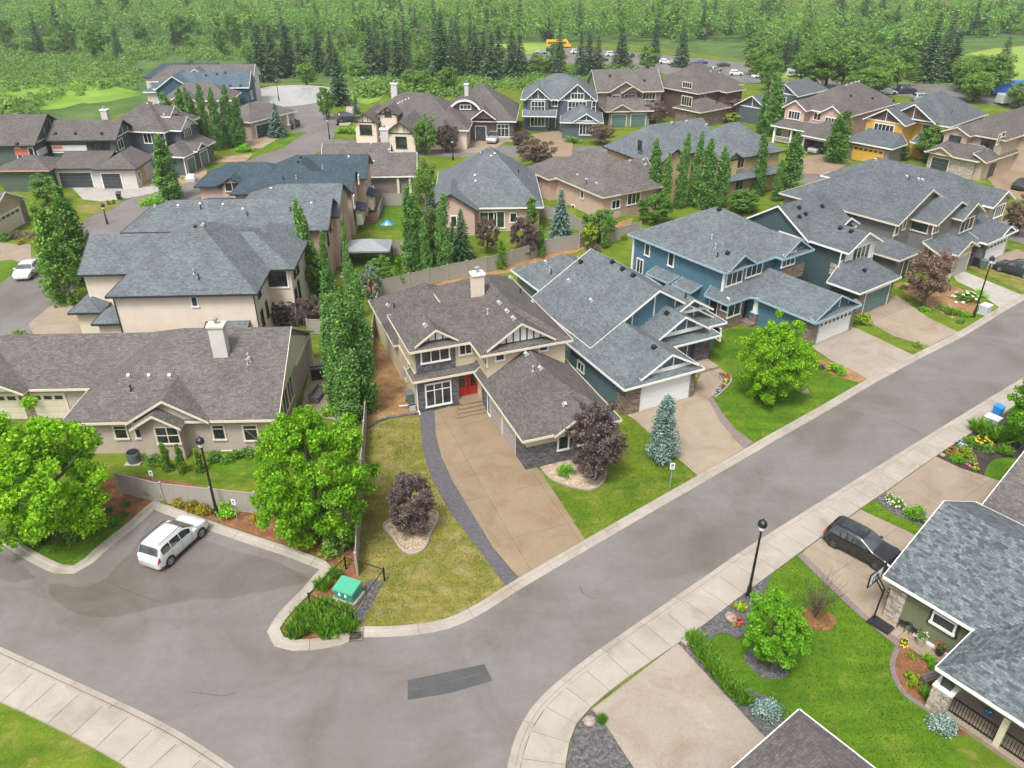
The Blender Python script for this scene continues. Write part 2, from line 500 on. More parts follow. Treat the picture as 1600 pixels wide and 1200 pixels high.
mat_lawn('lawn', [(.32, (.062, .112, .008, 1)), (.5, (.092, .150, .011, 1)), (.68, (.140, .182, .018, 1))], (.195, .180, .045, 1), .45)
mat_lawn('lawn_deep', [(.32, (.048, .112, .007, 1)), (.52, (.076, .155, .009, 1)), (.7, (.125, .190, .015, 1))], (.170, .190, .030, 1), .25, -38)
mat_lawn('lawn_dry', [(.30, (.100, .128, .016, 1)), (.5, (.150, .152, .028, 1)), (.7, (.195, .172, .045, 1))], (.235, .195, .080, 1), .7, 70)
mat_ground('meadow', [(.3, (.085, .18, .018, 1)), (.5, (.14, .26, .030, 1)), (.7, (.21, .31, .05, 1))], .09, 3, .25)
mat_ground('wild_ground', [(.3, (.040, .082, .018, 1)), (.5, (.070, .128, .030, 1)), (.7, (.11, .17, .044, 1))], .12, 2, .3)
mat_ground('mulch_red', [(.3, (.13, .055, .028, 1)), (.5, (.20, .092, .045, 1)), (.7, (.27, .135, .07, 1))], 1.5, 13, .5, bmp=.8)
mat_ground('mulch_bark', [(.3, (.17, .095, .042, 1)), (.5, (.27, .16, .075, 1)), (.7, (.36, .23, .12, 1))], .9, 12, .5, bmp=.8)
mat_ground('soil_dark', [(.3, (.035, .027, .026, 1)), (.7, (.075, .060, .058, 1))], 1.2, 12, .4, bmp=.6)
mat_ground('gravel_dark', [(.3, (.05, .048, .05, 1)), (.5, (.10, .097, .10, 1)), (.7, (.18, .172, .172, 1))], 5, 16, .6, bmp=.8)
mat_ground('gravel_buff', [(.3, (.26, .18, .11, 1)), (.5, (.40, .31, .22, 1)), (.7, (.52, .44, .35, 1))], 3, 13, .5, bmp=.8)
mat_ground('patch', [(.3, (.068, .070, .073, 1)), (.7, (.090, .093, .096, 1))], .8, 16, .15)
mat_ground('seam', [(.3, (.085, .080, .076, 1)), (.7, (.130, .122, .117, 1))], 1.5, 9, .5)
mat_ground('dirt', [(.3, (.22, .155, .10, 1)), (.7, (.36, .27, .19, 1))], .6, 8, .3)
mat_ground('field', [(.3, (.155, .25, .035, 1)), (.7, (.27, .34, .075, 1))], .05, 2, .15)
def mat_paver(name, c0, c1):
    m, n, l, b = nt(name)
    co = co_world(n)
    br = n.new('ShaderNodeTexBrick'); br.inputs['Scale'].default_value = 1
    br.inputs['Brick Width'].default_value = .22; br.inputs['Row Height'].default_value = .11; br.inputs['Mortar Size'].default_value = .008
    br.inputs['Color1'].default_value = c0; br.inputs['Color2'].default_value = c1; br.inputs['Mortar'].default_value = sc(c0, .5)
    l.new(co, br.inputs['Vector']); l.new(br.outputs['Color'], b.inputs['Base Color'])
    b.inputs['Roughness'].default_value = .85
mat_paver('paver_slate', (.085, .080, .092, 1), (.125, .115, .128, 1))
mat_paver('paver_mauve', (.19, .145, .140, 1), (.24, .185, .175, 1))

# ---------------------------------------------------------------- sheets
def gp(pts): return [G(*p) for p in pts]
def smooth_closed(pts, k=3):
    """Catmull-Rom through plan points, closed"""
    out = []
    n = len(pts)
    for i in range(n):
        a, b, c, d = pts[i-1], pts[i], pts[(i+1)%n], pts[(i+2)%n]
        for j in range(k):
            t = j / k
            out.append(.5 * ((2*b) + (c-a)*t + (2*a-5*b+4*c-d)*t*t + (3*b-a-3*c+d)*t*t*t))
    return out
def smooth_open(pts, k=4):
    out = []
    n = len(pts)
    for i in range(n - 1):
        a, b, c, d = pts[max(i-1,0)], pts[i], pts[i+1], pts[min(i+2,n-1)]
        for j in range(k):
            t = j / k
            out.append(.5 * ((2*b) + (c-a)*t + (2*a-5*b+4*c-d)*t*t + (3*b-a-3*c+d)*t*t*t))
    out.append(pts[-1])
    return out
def area2(p): return sum(p[i-1][0]*p[i][1] - p[i][0]*p[i-1][1] for i in range(len(p)))
def sheet(name, pts, z, mat, label=None, world=False, smooth=False, depth=.0, parent=None):
    p = pts if world else gp(pts)
    if smooth: p = smooth_closed(p)
    if area2(p) < 0: p = p[::-1]
    mb = MB()
    if depth:
        mb.prism(p, z - depth, z)
    else:
        mb.add([(q[0], q[1], q[2] + z) for q in p], [tuple(range(len(p)))])
    o = mb.build(name, mat, parent)
    if parent is None: tag(o, label, None, None, 'structure')
    return o
def strip(name, pts, width, z, mat, label=None, world=False):
    p = pts if world else gp(pts)
    p = smooth_open(p)
    L, R = offset(p, width/2), offset(p, -width/2)
    mb = MB()
    n = len(p)
    mb.add([(q.x, q.y, q.z + z) for q in L] + [(q.x, q.y, q.z + z) for q in R],
           [(i, n+i, n+i+1, i+1) for i in range(n-1)])
    return tag(mb.build(name, mat), label, None, None, 'structure')
def offset(p, d):
    out = []
    for i in range(len(p)):
        t = p[min(i+1, len(p)-1)] - p[max(i-1, 0)]
        t = Vector((t.x, t.y, 0)).normalized()
        out.append(p[i] + Vector((-t.y, t.x, 0)) * d)
    return out
def resample(p, step):
    out = [p[0]]; acc = 0
    for a, b in zip(p, p[1:]):
        d = (b - a).length
        while d > 1e-9 and acc + d >= step:
            a = a + (b - a) * ((step - acc) / d); d = (b - a).length
            out.append(a); acc = 0
        acc += d
    return out
def clip_poly(poly, a, b, c):
    """keep a*x+b*y+c >= 0"""
    out = []
    for i in range(len(poly)):
        p, q = poly[i-1], poly[i]
        dp, dq = a*p[0]+b*p[1]+c, a*q[0]+b*q[1]+c
        if dp >= 0: 
            pass
        if (dp >= 0) != (dq >= 0):
            t = dp / (dp - dq); out.append((p[0]+(q[0]-p[0])*t, p[1]+(q[1]-p[1])*t))
        if dq >= 0: out.append((q[0], q[1]))
    return out
def driveway(pts, ang, su, sv, mat, label, z=.05, off=(0,0), gap=.016, smooth=False, nm='driveway'):
    """concrete drive cast in panels: each panel a slab of its own, joints open between"""
    p = gp(pts)
    if smooth: p = smooth_closed(p, 2)
    if area2(p) < 0: p = p[::-1]
    base = MB(); base.prism(p, -.05, z - .022)
    d = tag(base.build(nm, 'soil_dark'), label, None, None, 'structure')
    c, s = math.cos(math.radians(ang)), math.sin(math.radians(ang))
    o = p[0]
    q = [((a.x-o.x)*c + (a.y-o.y)*s - off[0], -(a.x-o.x)*s + (a.y-o.y)*c - off[1]) for a in p]
    u0, u1 = min(a[0] for a in q), max(a[0] for a in q)
    v0, v1 = min(a[1] for a in q), max(a[1] for a in q)
    for i in range(math.floor(u0/su), math.ceil(u1/su)):
        for j in range(math.floor(v0/sv), math.ceil(v1/sv)):
            r = clip_poly(q, 1, 0, -(i*su + gap/2)); r = clip_poly(r, -1, 0, (i+1)*su - gap/2) if len(r) > 2 else r
            r = clip_poly(r, 0, 1, -(j*sv + gap/2)) if len(r) > 2 else r
            r = clip_poly(r, 0, -1, (j+1)*sv - gap/2) if len(r) > 2 else r
            if len(r) < 3 or abs(area2(r)) < .5: continue
            w = [(o.x + (a+off[0])*c - (b+off[1])*s, o.y + (a+off[0])*s + (b+off[1])*c) for a, b in r]
            mb = MB(); mb.prism(w, z - .05, z); mb.build('slab', mat, d)
    return d
def kerb(pts, label, side=1, w=.32, h=.13, gutter=.38, seg=3.0, world=False, low=()):
    """kerb and gutter cast in lengths; the polyline is the back of the kerb; the gutter lies on the side given"""
    p = smooth_open(pts if world else gp(pts), 6)
    k = thing('kerb', label, None, tuple(p[0])); k['kind'] = 'structure'; del k['label']
    k['label'] = label
    q = resample(p, .75)
    if (q[-1] - p[-1]).length > .2: q.append(p[-1])
    n_ = max(1, int(seg / .75))
    T = [offset(q, d * side) for d in (0, .06, w - .08, w, w + gutter)]
    Z = (h, h + .012, h, .045, .028)
    for i in range(0, len(q) - 1, n_):
        j = min(i + n_, len(q) - 1)
        mb = MB()
        vs = []; fs = []
        m = j - i + 1
        for r in range(i, j + 1):
            e = .012 if r == i else (-.012 if r == j else 0)
            tv = (q[min(r+1, len(q)-1)] - q[max(r-1, 0)]).normalized() * e
            ring = [T[0][r] + Vector((0, 0, -.05))] + [T[t][r] + Vector((0, 0, Z[t])) for t in range(5)] + [T[4][r] + Vector((0, 0, -.05))]
            vs += [v + tv - p[0] for v in ring]
        for r in range(m - 1):
            for t in range(6):
                a = r * 7 + t
                fs.append((a, a+1, a+8, a+7) if side < 0 else (a, a+7, a+8, a+1))
        fs.append(tuple(range(7))); fs.append(tuple(range((m-1)*7, m*7)))
        mb.add(vs, fs); mb.build('kerb_length', 'concrete', k)
    return k
def sidewalk(inner, outer, label, step=1.55, z=.12, gap=.025):
    a, b = smooth_open(gp(inner), 8), smooth_open(gp(outer), 8)
    L = sum((y - x).length for x, y in zip(a, a[1:]))
    n = int(L / step)
    def at(p, t):
        tot = [0]
        for x, y in zip(p, p[1:]): tot.append(tot[-1] + (y - x).length)
        d = t * tot[-1]
        for i in range(len(p) - 1):
            if tot[i+1] >= d: return p[i] + (p[i+1] - p[i]) * ((d - tot[i]) / max(1e-9, tot[i+1] - tot[i]))
        return p[-1]
    A = [at(a, i / n) for i in range(n + 1)]
    def near(q):
        best = None
        for x, y in zip(b, b[1:]):
            t = max(0, min(1, (q - x).dot(y - x) / max(1e-9, (y - x).length_squared)))
            r = x + (y - x) * t
            if best is None or (r - q).length < best[0]: best = ((r - q).length, r)
        return best[1]
    B = [near(q) for q in A]
    mb = MB()
    mb.add([(q.x, q.y, z - .02) for q in A] + [(q.x, q.y, z - .02) for q in B], [(i, i+1, n+2+i, n+1+i) for i in range(n)])
    s = tag(mb.build('sidewalk', 'soil_dark'), label, None, None, 'structure')
    for i in range(n):
        g = gap / 2 / step
        q = [A[i].lerp(A[i+1], g), A[i].lerp(A[i+1], 1-g), B[i].lerp(B[i+1], 1-g), B[i].lerp(B[i+1], g)]
        if area2(q) < 0: q = q[::-1]
        mb = MB(); mb.prism(q, -.02, z); mb.build('slab', 'concrete', s)
    return s

# the ground: one sheet to the horizon
def ground():
    ys = [-60, -20] + list(range(0, 190, 20)) + list(range(190, 290, 8)) + [300, 340, 400, 500, 700, 1000, 1500, 2500]
    xs = [-2500, -1200, -600, -300] + list(range(-200, 201, 40)) + [300, 600, 1200, 2500]
    vs = [(x, y, terrain(x, y)) for y in ys for x in xs]
    n = len(xs)
    fs = [(j*n+i, j*n+i+1, (j+1)*n+i+1, (j+1)*n+i) for j in range(len(ys)-1) for i in range(n-1)]
    mb = MB(); mb.add(vs, fs)
    return tag(mb.build('ground', 'lawn', smooth=True), 'green ground under the whole neighbourhood', None, None, 'structure')
ground()

FAR_KERB = [(1760,368),(1700,402),(1600,460),(1562,481),(1497,520),(1426,556),(1355,594),(1275,640),(1200,682),(1162,704),(1090,745),(1000,796),(915,845),(835,891),(791,917),(745,946),(699,968),(660,976),(621,980),(585,981),(555,982),(535,992),(510,998),(480,1001),(452,1001),(438,991),(441,978),(462,952),(485,929),(510,899),(518,889),(516,882),(500,875),(462,860),(400,840),(327,815),(262,791),(243,785),(232,790),(205,815),(152,857),(127,880),(113,886),(98,884),(62,867),(0,830),(-80,795)]
NEAR_EDGE = [(1760,504),(1600,601),(1400,725),(1200,851),(1120,906),(1040,962),(930,1040),(865,1095),(837,1131),(822,1165),(812,1210),(808,1290)]
LEFT_EDGE = [(-80,993),(0,1030),(75,1065),(217,1132),(300,1180),(420,1265),(470,1310)]
sheet('road', smooth_open(gp(FAR_KERB), 5) + smooth_open(gp(LEFT_EDGE), 3) + smooth_open(gp(NEAR_EDGE), 5)[::-1], .012, 'asphalt',
      'worn grey asphalt street widening into the parking bay', world=True)
kerb(FAR_KERB, 'pale concrete kerb along the far side of the street and parking bay', side=1)
kerb([(1760,504),(1600,601),(1400,725),(1200,851),(1120,906),(1040,962),(930,1040),(865,1095),(837,1131),(822,1165),(812,1210),(808,1290)], 'concrete kerb edging the near sidewalk', side=-1, w=.28, gutter=.34)
sidewalk(NEAR_EDGE, [(1760,538),(1655,597),(1572,643),(1462,714),(1384,769),(1344,796),(1260,857),(1160,931),(1087,987),(962,1074),(907,1124),(892,1155),(884,1190),(878,1290)], 'concrete sidewalk of jointed slabs along the near side of the street')
kerb(LEFT_EDGE, 'concrete kerb at the lower left corner', side=1, w=.28, gutter=.3)
sidewalk(LEFT_EDGE, [(-80,1075),(0,1098),(75,1133),(150,1172),(220,1215),(330,1300)], 'concrete sidewalk slabs at the lower left corner')
sheet('road_patch', [(637,1063),(757,1038),(770,1064),(700,1084),(637,1094)], .018, 'patch', 'dark rectangular asphalt patch in the street')
sheet('grass_verge', [(-120,1090),(0,1104),(75,1140),(150,1178),(220,1222),(330,1310),(-200,1310)], .02, 'lawn', 'grass below the lower left sidewalk')

# damp areas left by the rain, with ragged edges of their own
def damp(pts, label, z, jit=.35):
    p = smooth_closed(gp(pts), 3)
    p = [q + Vector((rng.uniform(-jit, jit), rng.uniform(-jit, jit), 0)) * .5 for q in p]
    sheet('damp_patch', p, z, 'asphalt_damp', label, world=True)
damp([(222,838),(190,880),(165,905),(128,917),(80,910),(90,940),(160,965),(240,950),(330,935),(420,925),(480,905),(430,880),(330,850),(262,822),(243,812)], 'brown damp patch around the white wagon', .0145)
damp([(-60,880),(0,866),(36,884),(56,902),(20,908),(-60,902)], 'damp patch at the left edge of the parking bay', .0145, .3)
# old joints in the asphalt
for _p, _lb in (([(168,908),(196,922),(222,932),(250,941)], 'dark joint across the parking bay mouth'), ([(300,1082),(345,1087),(368,1084)], 'short crack in the lower left street'), ([(1390,657),(1420,669),(1448,681)], 'cross crack in the street'), ([(905,915),(912,928),(930,936)], 'curved crack below the brown driveway'), ([(640,1078),(670,1074),(700,1066),(752,1052)], 'crack running through the asphalt patch')):
    strip('road_seam', _p, .05, .0205, 'seam', _lb)
# far streets
strip('background_street', [(-120,640),(-60,575),(20,490),(75,432),(130,385),(190,340),(250,312),(330,287),(400,264),(460,236),(490,208),(494,190),(478,172),(455,155)], 8.6, .012, 'asphalt', 'street running past the left houses to the turning circle')
_c = G(446, 149)
sheet('turning_circle', [Vector((_c.x + 12.0*math.cos(a*math.pi/16), _c.y + 13.5*math.sin(a*math.pi/16), 0)) for a in range(32)], .014, 'wet_concrete', 'wet turning circle at the end of the left street', world=True)
strip('crescent_street', [(505,226),(560,228),(640,232),(720,236),(900,237),(1060,240),(1230,270),(1330,290)], 8.0, .010, 'asphalt', 'street between the middle and back rows of houses')
strip('crescent_street', [(1480,335),(1560,352),(1640,378),(1760,415)], 7.5, .010, 'asphalt', 'street end beside the house at the right edge')
strip('footpath', [(534,196),(549,178),(550,160),(545,142)], 2.6, .012, 'concrete', 'concrete footpath climbing from the turning circle')
strip('footpath', [(575,140),(566,128),(556,114),(552,104)], 3.0, .012, 'concrete_pale', 'pale gravel trail entering the woods')

# lawns, beds, drives of the corner house
sheet('lawn', [(573,672),(590,661),(612,654),(655,648),(657,662),(661,700),(670,735),(687,772),(712,812),(747,857),(791,915),(745,946),(699,968),(660,976),(621,979),(562,979),(560,930),(560,868),(565,800),(572,690)], .03, 'lawn_dry', 'patchy yellowing lawn left of the brown driveway')
sheet('mulch_bed', [(574,669),(590,659),(612,652),(655,645),(640,610),(618,570),(606,548),(602,535),(588,535),(580,560),(577,600)], .034, 'mulch_bark', 'bark mulch strip along the beige side wall')
sheet('side_lawn', [(604,545),(600,520),(588,490),(583,490),(584,540)], .036, 'lawn_dry', 'narrow grass strip behind the bark mulch')
sheet('paver_border', smooth_open(gp([(656,648),(657,662),(661,700),(670,735),(687,772),(712,812),(747,857),(791,916),(811,906)]), 3) + smooth_open(gp([(800,893),(770,856),(730,790),(707,752),(690,715),(681,680),(679,642),(672,640)]), 3), .045, 'paver_slate', 'curved slate paver border beside the brown driveway', world=True)
driveway([(679,643),(700,636),(760,632),(768,641),(781,662),(795,684),(822,712),(845,738),(880,791),(915,845),(875,868),(835,891),(813,905),(801,893),(770,856),(730,790),(707,752),(690,715),(681,680)], 21, 3.9, 4.6, 'aggregate_tan', 'brown exposed aggregate driveway of the beige house', off=(1.2, .6))
sheet('lawn', [(845,738),(880,791),(915,845),(1000,796),(1090,745),(1045,705),(990,655),(975,645),(940,650),(900,690),(850,715)], .03, 'lawn', 'lawn with a plum tree between two driveways')
sheet('rock_bed', [(838,722),(846,732),(862,750),(895,762),(922,766),(940,757),(947,742),(944,728),(915,705),(870,690)], .045, 'gravel_buff', 'buff river rock bed under the plum tree', smooth=True)
sheet('rock_bed', [(600,825),(612,838),(630,862),(648,866),(664,856),(672,836),(684,812),(678,800),(640,806),(606,816)], .045, 'gravel_buff', 'island bed of buff rocks under the purple shrub', smooth=True)
sheet('gravel_strip', [(936,592),(978,636),(990,655),(975,645),(950,625),(925,600)], .04, 'gravel_buff', 'rock strip between the beige house and its grey neighbour')
# grey house
driveway([(976,641),(1030,628),(1084,615),(1107,625),(1125,660),(1145,683),(1162,702),(1090,744),(1045,705),(990,655)], 27, 20, 20, 'aggregate_pink', 'exposed aggregate driveway of the grey gabled house')
sheet('paver_border', smooth_open(gp([(1107,624),(1125,660),(1145,682),(1163,703)]), 3) + smooth_open(gp([(1177,691),(1150,672),(1132,650),(1113,621)]), 3), .045, 'paver_mauve', 'mauve paver border of the grey house driveway', world=True)
driveway([(1082,614),(1098,578),(1118,572),(1141,588),(1136,602),(1112,621),(1107,625)], 27, 30, 30, 'aggregate_pink', 'aggregate entry walk of the grey gabled house', z=.07, nm='entry_walk')
sheet('lawn', [(1100,540),(1118,560),(1140,588),(1136,604),(1113,622),(1132,650),(1177,691),(1200,681),(1275,639),(1346,599),(1300,580),(1262,555),(1255,540),(1200,510),(1140,515)], .03, 'lawn_deep', 'green lawn with a maple before the blue house')
sheet('mulch_bed', [(1272,562),(1288,580),(1310,590),(1345,599),(1354,593),(1335,580),(1300,566)], .045, 'mulch_bark', 'mulch bed at the edge of the blue house driveway')
driveway([(1264,540),(1298,527),(1329,511),(1340,514),(1426,555),(1355,593),(1330,578),(1300,565)], 35.5, 20, 20, 'aggregate_grey', 'pale concrete driveway of the blue house')
sheet('lawn', [(1327,508),(1352,497),(1372,508),(1400,524),(1451,541),(1426,555)], .03, 'lawn', 'narrow grass strip between two driveways before the blue house')
driveway([(1346,486),(1386,469),(1400,462),(1420,475),(1450,497),(1497,519),(1451,542),(1395,525),(1360,505)], 36, 20, 20, 'aggregate_pink', 'aggregate driveway of the dark teal house')
sheet('lawn', [(1386,448),(1400,462),(1420,475),(1450,497),(1497,519),(1530,500),(1562,481),(1500,435),(1430,435)], .03, 'lawn', 'curved lawn edge beside the aggregate driveway of the dark teal house')
sheet('mulch_bed', [(1395,444),(1420,462),(1452,480),(1487,498),(1515,492),(1530,478),(1500,450),(1440,440)], .042, 'mulch_bark', 'garden bed under the copper leaved tree')
driveway([(1478,418),(1505,424),(1598,462),(1562,481),(1520,452),(1495,440)], 38, 20, 20, 'concrete_pale', 'pale driveway of the taupe house')
sheet('lawn', [(1510,418),(1540,430),(1600,458),(1625,446),(1560,424),(1530,412)], .03, 'lawn_dry', 'narrow dry strip between two right hand driveways')
driveway([(1535,412),(1560,398),(1590,390),(1660,424),(1620,447)], 38, 20, 20, 'aggregate_pink', 'driveway under the dark sedan at the right')
# near right gardens
sheet('garden_soil', [(1462,714),(1500,732),(1537,744),(1562,751),(1600,745),(1640,700),(1640,625),(1600,632),(1572,645),(1517,677)], .026, 'soil_dark', 'dark soil flower garden beside the near sidewalk')
sheet('lawn', [(1539,745),(1541,732),(1549,722),(1562,717),(1587,717),(1600,722),(1590,745),(1562,752)], .04, 'lawn_deep', 'small round lawn behind the flower garden', smooth=True)
driveway([(1462,714),(1500,732),(1562,752),(1610,760),(1600,860),(1560,860),(1500,835),(1450,812),(1412,793),(1384,770)], 37, 5.2, 4.6, 'aggregate_pink', 'wide pale driveway right of the flower garden', off=(1.5, 1.0))
sheet('gravel_bed', [(1367,782),(1384,770),(1412,793),(1452,813),(1441,823),(1400,806)], .04, 'gravel_dark', 'purple grey gravel bed between two near driveways')
sheet('lawn', [(1365,783),(1344,797),(1390,818),(1431,837),(1441,823),(1400,806)], .034, 'lawn_deep', 'grass strip between the black vehicle and the gravel bed')
driveway([(1254,865),(1260,858),(1344,797),(1390,818),(1431,837),(1480,860),(1440,950),(1500,1020),(1520,1050),(1470,1050),(1410,1004),(1360,968),(1322,932)], 37, 6.2, 5.0, 'aggregate_pink', 'tan driveway under the black vehicle', off=(2.2, 1.5))
sheet('paver_border', smooth_open(gp([(1246,870),(1318,940),(1358,976),(1403,1012)]), 2) + smooth_open(gp([(1410,1003),(1360,967),(1322,931),(1254,864)]), 2), .047, 'paver_mauve', 'mauve paver border along the black vehicle driveway', world=True)
sheet('gravel_bed', [(1160,931),(1087,987),(1059,1006),(1115,1066),(1175,1133),(1245,1205),(1330,1260),(1330,1180),(1240,1080),(1210,960),(1200,903)], .026, 'gravel_dark', 'dark pebble bed between sidewalk and near lawn')
sheet('lawn', [(1246,870),(1202,902),(1190,930),(1180,962),(1168,985),(1152,995),(1132,989),(1114,993),(1106,1011),(1115,1035),(1140,1062),(1178,1084),(1215,1100),(1238,1135),(1275,1200),(1330,1290),(1560,1290),(1480,1150),(1460,1118),(1415,1086),(1398,1060),(1394,1035),(1403,1013),(1358,977),(1318,941)], .034, 'lawn_deep', 'lush near lawn with a rounded lobe around the young tree')
def disc(name, px, py, r, z, mat, label, sx=1.0):
    c = G(px, py)
    pts = [Vector((c.x + r*sx*(1+.12*math.sin(3*a+px))*math.cos(a), c.y + r*(1+.1*math.cos(2*a+py))*math.sin(a), 0)) for a in [i*math.pi/10 for i in range(20)]]
    return sheet(name, pts, z, mat, label, world=True)
disc('gravel_bed', 1200, 1037, 1.15, .044, 'gravel_dark', 'round pebble bed under the young green tree')
disc('mulch_bed', 1277, 968, .95, .044, 'mulch_red', 'round red mulch ring under the bare twiggy shrub')
sheet('mulch_bed', [(1403,1013),(1394,1035),(1398,1060),(1415,1086),(1460,1118),(1482,1150),(1560,1150),(1520,1060),(1450,1040),(1420,1008)], .044, 'mulch_red', 'red mulch bed before the near right porch')
driveway([(1059,1006),(925,1109),(945,1131),(990,1200),(1040,1290),(1330,1290),(1245,1205),(1175,1132)], 37, 40, 40, 'aggregate_grey', 'speckled aggregate driveway at the bottom edge')
sheet('gravel_bed', [(907,1124),(925,1109),(945,1131),(990,1200),(1040,1290),(880,1290),(886,1190),(893,1155)], .03, 'gravel_dark', 'pebble corner bed at the bottom edge')
# parking bay beds
sheet('mulch_bed', [(170,843),(205,813),(235,786),(243,782),(262,788),(327,812),(400,837),(462,857),(500,872),(520,882),(560,890),(562,845),(500,800),(395,779),(300,756),(190,740),(150,760),(140,800)], .03, 'mulch_red', 'red mulch bed between parking bay and grey fence')
sheet('island_lawn', [(0,826),(62,864),(98,881),(113,883),(127,877),(152,854),(178,836),(200,812),(150,800),(80,800),(0,780),(-60,770),(-60,800)], .034, 'lawn_deep', 'grass at the tip of the left tree island')
sheet('mulch_bed', [(555,979),(540,987),(510,995),(480,998),(454,998),(441,990),(444,979),(464,953),(487,930),(512,900),(527,886),(560,885),(562,930)], .036, 'mulch_red', 'triangular mulch bed around the green transformer')
sheet('gravel_pad', [(575,905),(598,908),(580,950),(566,975),(552,965),(562,930)], .046, 'gravel_dark', 'dark gravel pad beside the green transformer')
sheet('back_lawn', [(320,735),(405,750),(420,735),(400,715),(330,718)], .03, 'lawn_deep', 'lawn strip behind the grey fence')
sheet('patio', [(470,645),(487,560),(525,560),(535,660)], .04, 'aggregate_pink', 'patio behind the mauve bungalow')
# background yards and drives
ROWS = list(range(190, 290, 8))
def draped(name, p, z, mat, label):
    """sheet that follows the fall of the ground"""
    mb = MB(); lo, hi = min(q.y for q in p), max(q.y for q in p)
    cuts = [lo] + [c for c in ROWS + [300] if lo < c < hi] + [hi]
    for a, b in zip(cuts, cuts[1:]):
        r = clip_poly([(q.x, q.y) for q in p], 0, 1, -a); r = clip_poly(r, 0, -1, b) if len(r) > 2 else r
        if len(r) > 2:
            if area2(r) < 0: r = r[::-1]
            mb.add([(x, y, ground_z(y) + z) for x, y in r], [tuple(range(len(r)))])
    return tag(mb.build(name, mat), label, None, None, 'structure')
def ground_z(y):
    ys = [0] + ROWS + [300, 5000]
    for a, b in zip(ys, ys[1:]):
        if a <= y <= b: return terrain(0, a) + (terrain(0, b) - terrain(0, a)) * (y - a) / (b - a)
    return terrain(0, y)
BG = [
 ('lawn', [(555,345),(565,322),(620,320),(675,322),(660,355),(600,357)], 'lawn_deep', 'bright back lawn with a blue garden toy'),
 ('lawn', [(540,392),(560,381),(640,383),(700,392),(640,415),(560,412)], 'lawn_deep', 'mown back lawn beyond the grey canopy'),
 ('lawn', [(797,425),(822,417),(880,455),(845,470)], 'lawn_deep', 'green back lawn behind the grey roofed house'),
 ('lawn', [(925,402),(988,383),(990,415),(960,425),(925,410)], 'lawn', 'back lawn beside the blue house'),
 ('mulch_bed', [(560,440),(700,430),(780,408),(900,370),(990,340),(985,352),(900,395),(800,425),(700,445),(590,470)], 'mulch_bark', 'bark strip along the back fence'),
 ('forecourt', [(112,293),(165,287),(245,284),(250,300),(170,316),(130,312)], 'concrete_pale', 'concrete apron before the green unfinished house'),
 ('dirt_yard', [(230,285),(265,262),(320,258),(325,275),(280,292)], 'dirt', 'bare earth yard beside the unfinished house'),
 ('driveway', [(370,222),(405,212),(460,220),(440,232),(395,232)], 'aggregate_pink', 'driveway beside the blue spruce'),
 ('lawn', [(400,240),(440,232),(470,212),(478,206),(440,214)], 'lawn_deep', 'lawn tip beside the blue spruce'),
 ('driveway', [(330,255),(350,245),(395,240),(385,252)], 'dirt', 'earth driveway by the poplar row'),
 ('driveway', [(715,238),(722,218),(760,215),(790,222),(760,240)], 'aggregate_pink', 'tan driveway of the house with the arched dormer'),
 ('driveway', [(830,210),(872,204),(895,225),(893,244),(865,245)], 'aggregate_tan', 'tan driveway of the slate blue gabled house'),
 ('driveway', [(1242,248),(1300,238),(1330,252),(1300,272),(1246,272)], 'aggregate_tan', 'driveway of the pink house with the open garage'),
 ('driveway', [(1338,258),(1400,245),(1400,262),(1345,274)], 'aggregate_pink', 'driveway of the orange house'),
 ('driveway', [(1540,275),(1575,262),(1640,280),(1640,330),(1560,300)], 'aggregate_tan', 'driveway at the right edge before the stone house'),
 ('driveway', [(0,430),(50,418),(48,382),(0,380)], 'aggregate_pink', 'pink driveway at the left edge'),
 ('lawn', [(0,440),(34,411),(0,408)], 'lawn_deep', 'lawn corner beside the left edge driveway'),
 ('driveway', [(45,506),(95,465),(130,490),(130,530),(60,540)], 'aggregate_pink', 'aggregate driveway of the cream stucco house'),
 ('lawn', [(120,322),(190,312),(170,330),(130,335)], 'lawn_dry', 'dry verge by the left street lamp'),
 ('far_meadow', [(-60,182),(-60,142),(20,137),(60,131),(95,134),(130,128),(165,131),(188,136),(222,146),(196,154),(170,160),(120,163),(90,171),(40,173)], 'meadow', 'bright green meadow in the wooded valley'),
 ('far_meadow', [(545,150),(560,138),(590,138),(600,148),(570,165)], 'meadow', 'grassy slope beside the footpath'),
 ('sports_field', [(1478,105),(1520,82),(1600,72),(1760,70),(1760,130),(1600,135),(1530,132)], 'field', 'mown yellow green sports field at the far right'),
 ('parking_lot', [(750,78),(830,72),(1160,98),(1250,128),(1170,130),(1050,118),(930,100),(800,98)], 'asphalt', 'distant parking lot beyond the back row'),
 ('parking_lot', [(1270,118),(1420,130),(1600,148),(1700,160),(1700,178),(1560,165),(1400,150),(1290,140)], 'asphalt', 'distant road and parking along the sports field'),
 ('far_meadow', [(740,72),(830,68),(880,72),(830,84),(760,84)], 'field', 'dry verge beside the distant parking lot'),
 ('far_meadow', [(1010,92),(1160,108),(1210,110),(1230,122),(1110,118),(1030,112)], 'field', 'grass island in the distant parking lot'),
]
for _k, (nm, pts, mt, lb) in enumerate(BG):
    p = gp(pts)
    if nm in ('lawn', 'far_meadow', 'sports_field', 'parking_lot'): p = smooth_closed(p, 2)
    if nm == 'far_meadow': p = [q + Vector((rng.uniform(-1,1), rng.uniform(-1.2,1.2), 0)) for q in p]
    if max(q.y for q in p) > 185: draped(nm, p, .05 + .004 * (_k % 5), mt, lb); continue
    for q in p: q.z = terrain(q.x, q.y)
    sheet(nm, p, .03 + .002 * (_k % 5), mt, lb, world=True)
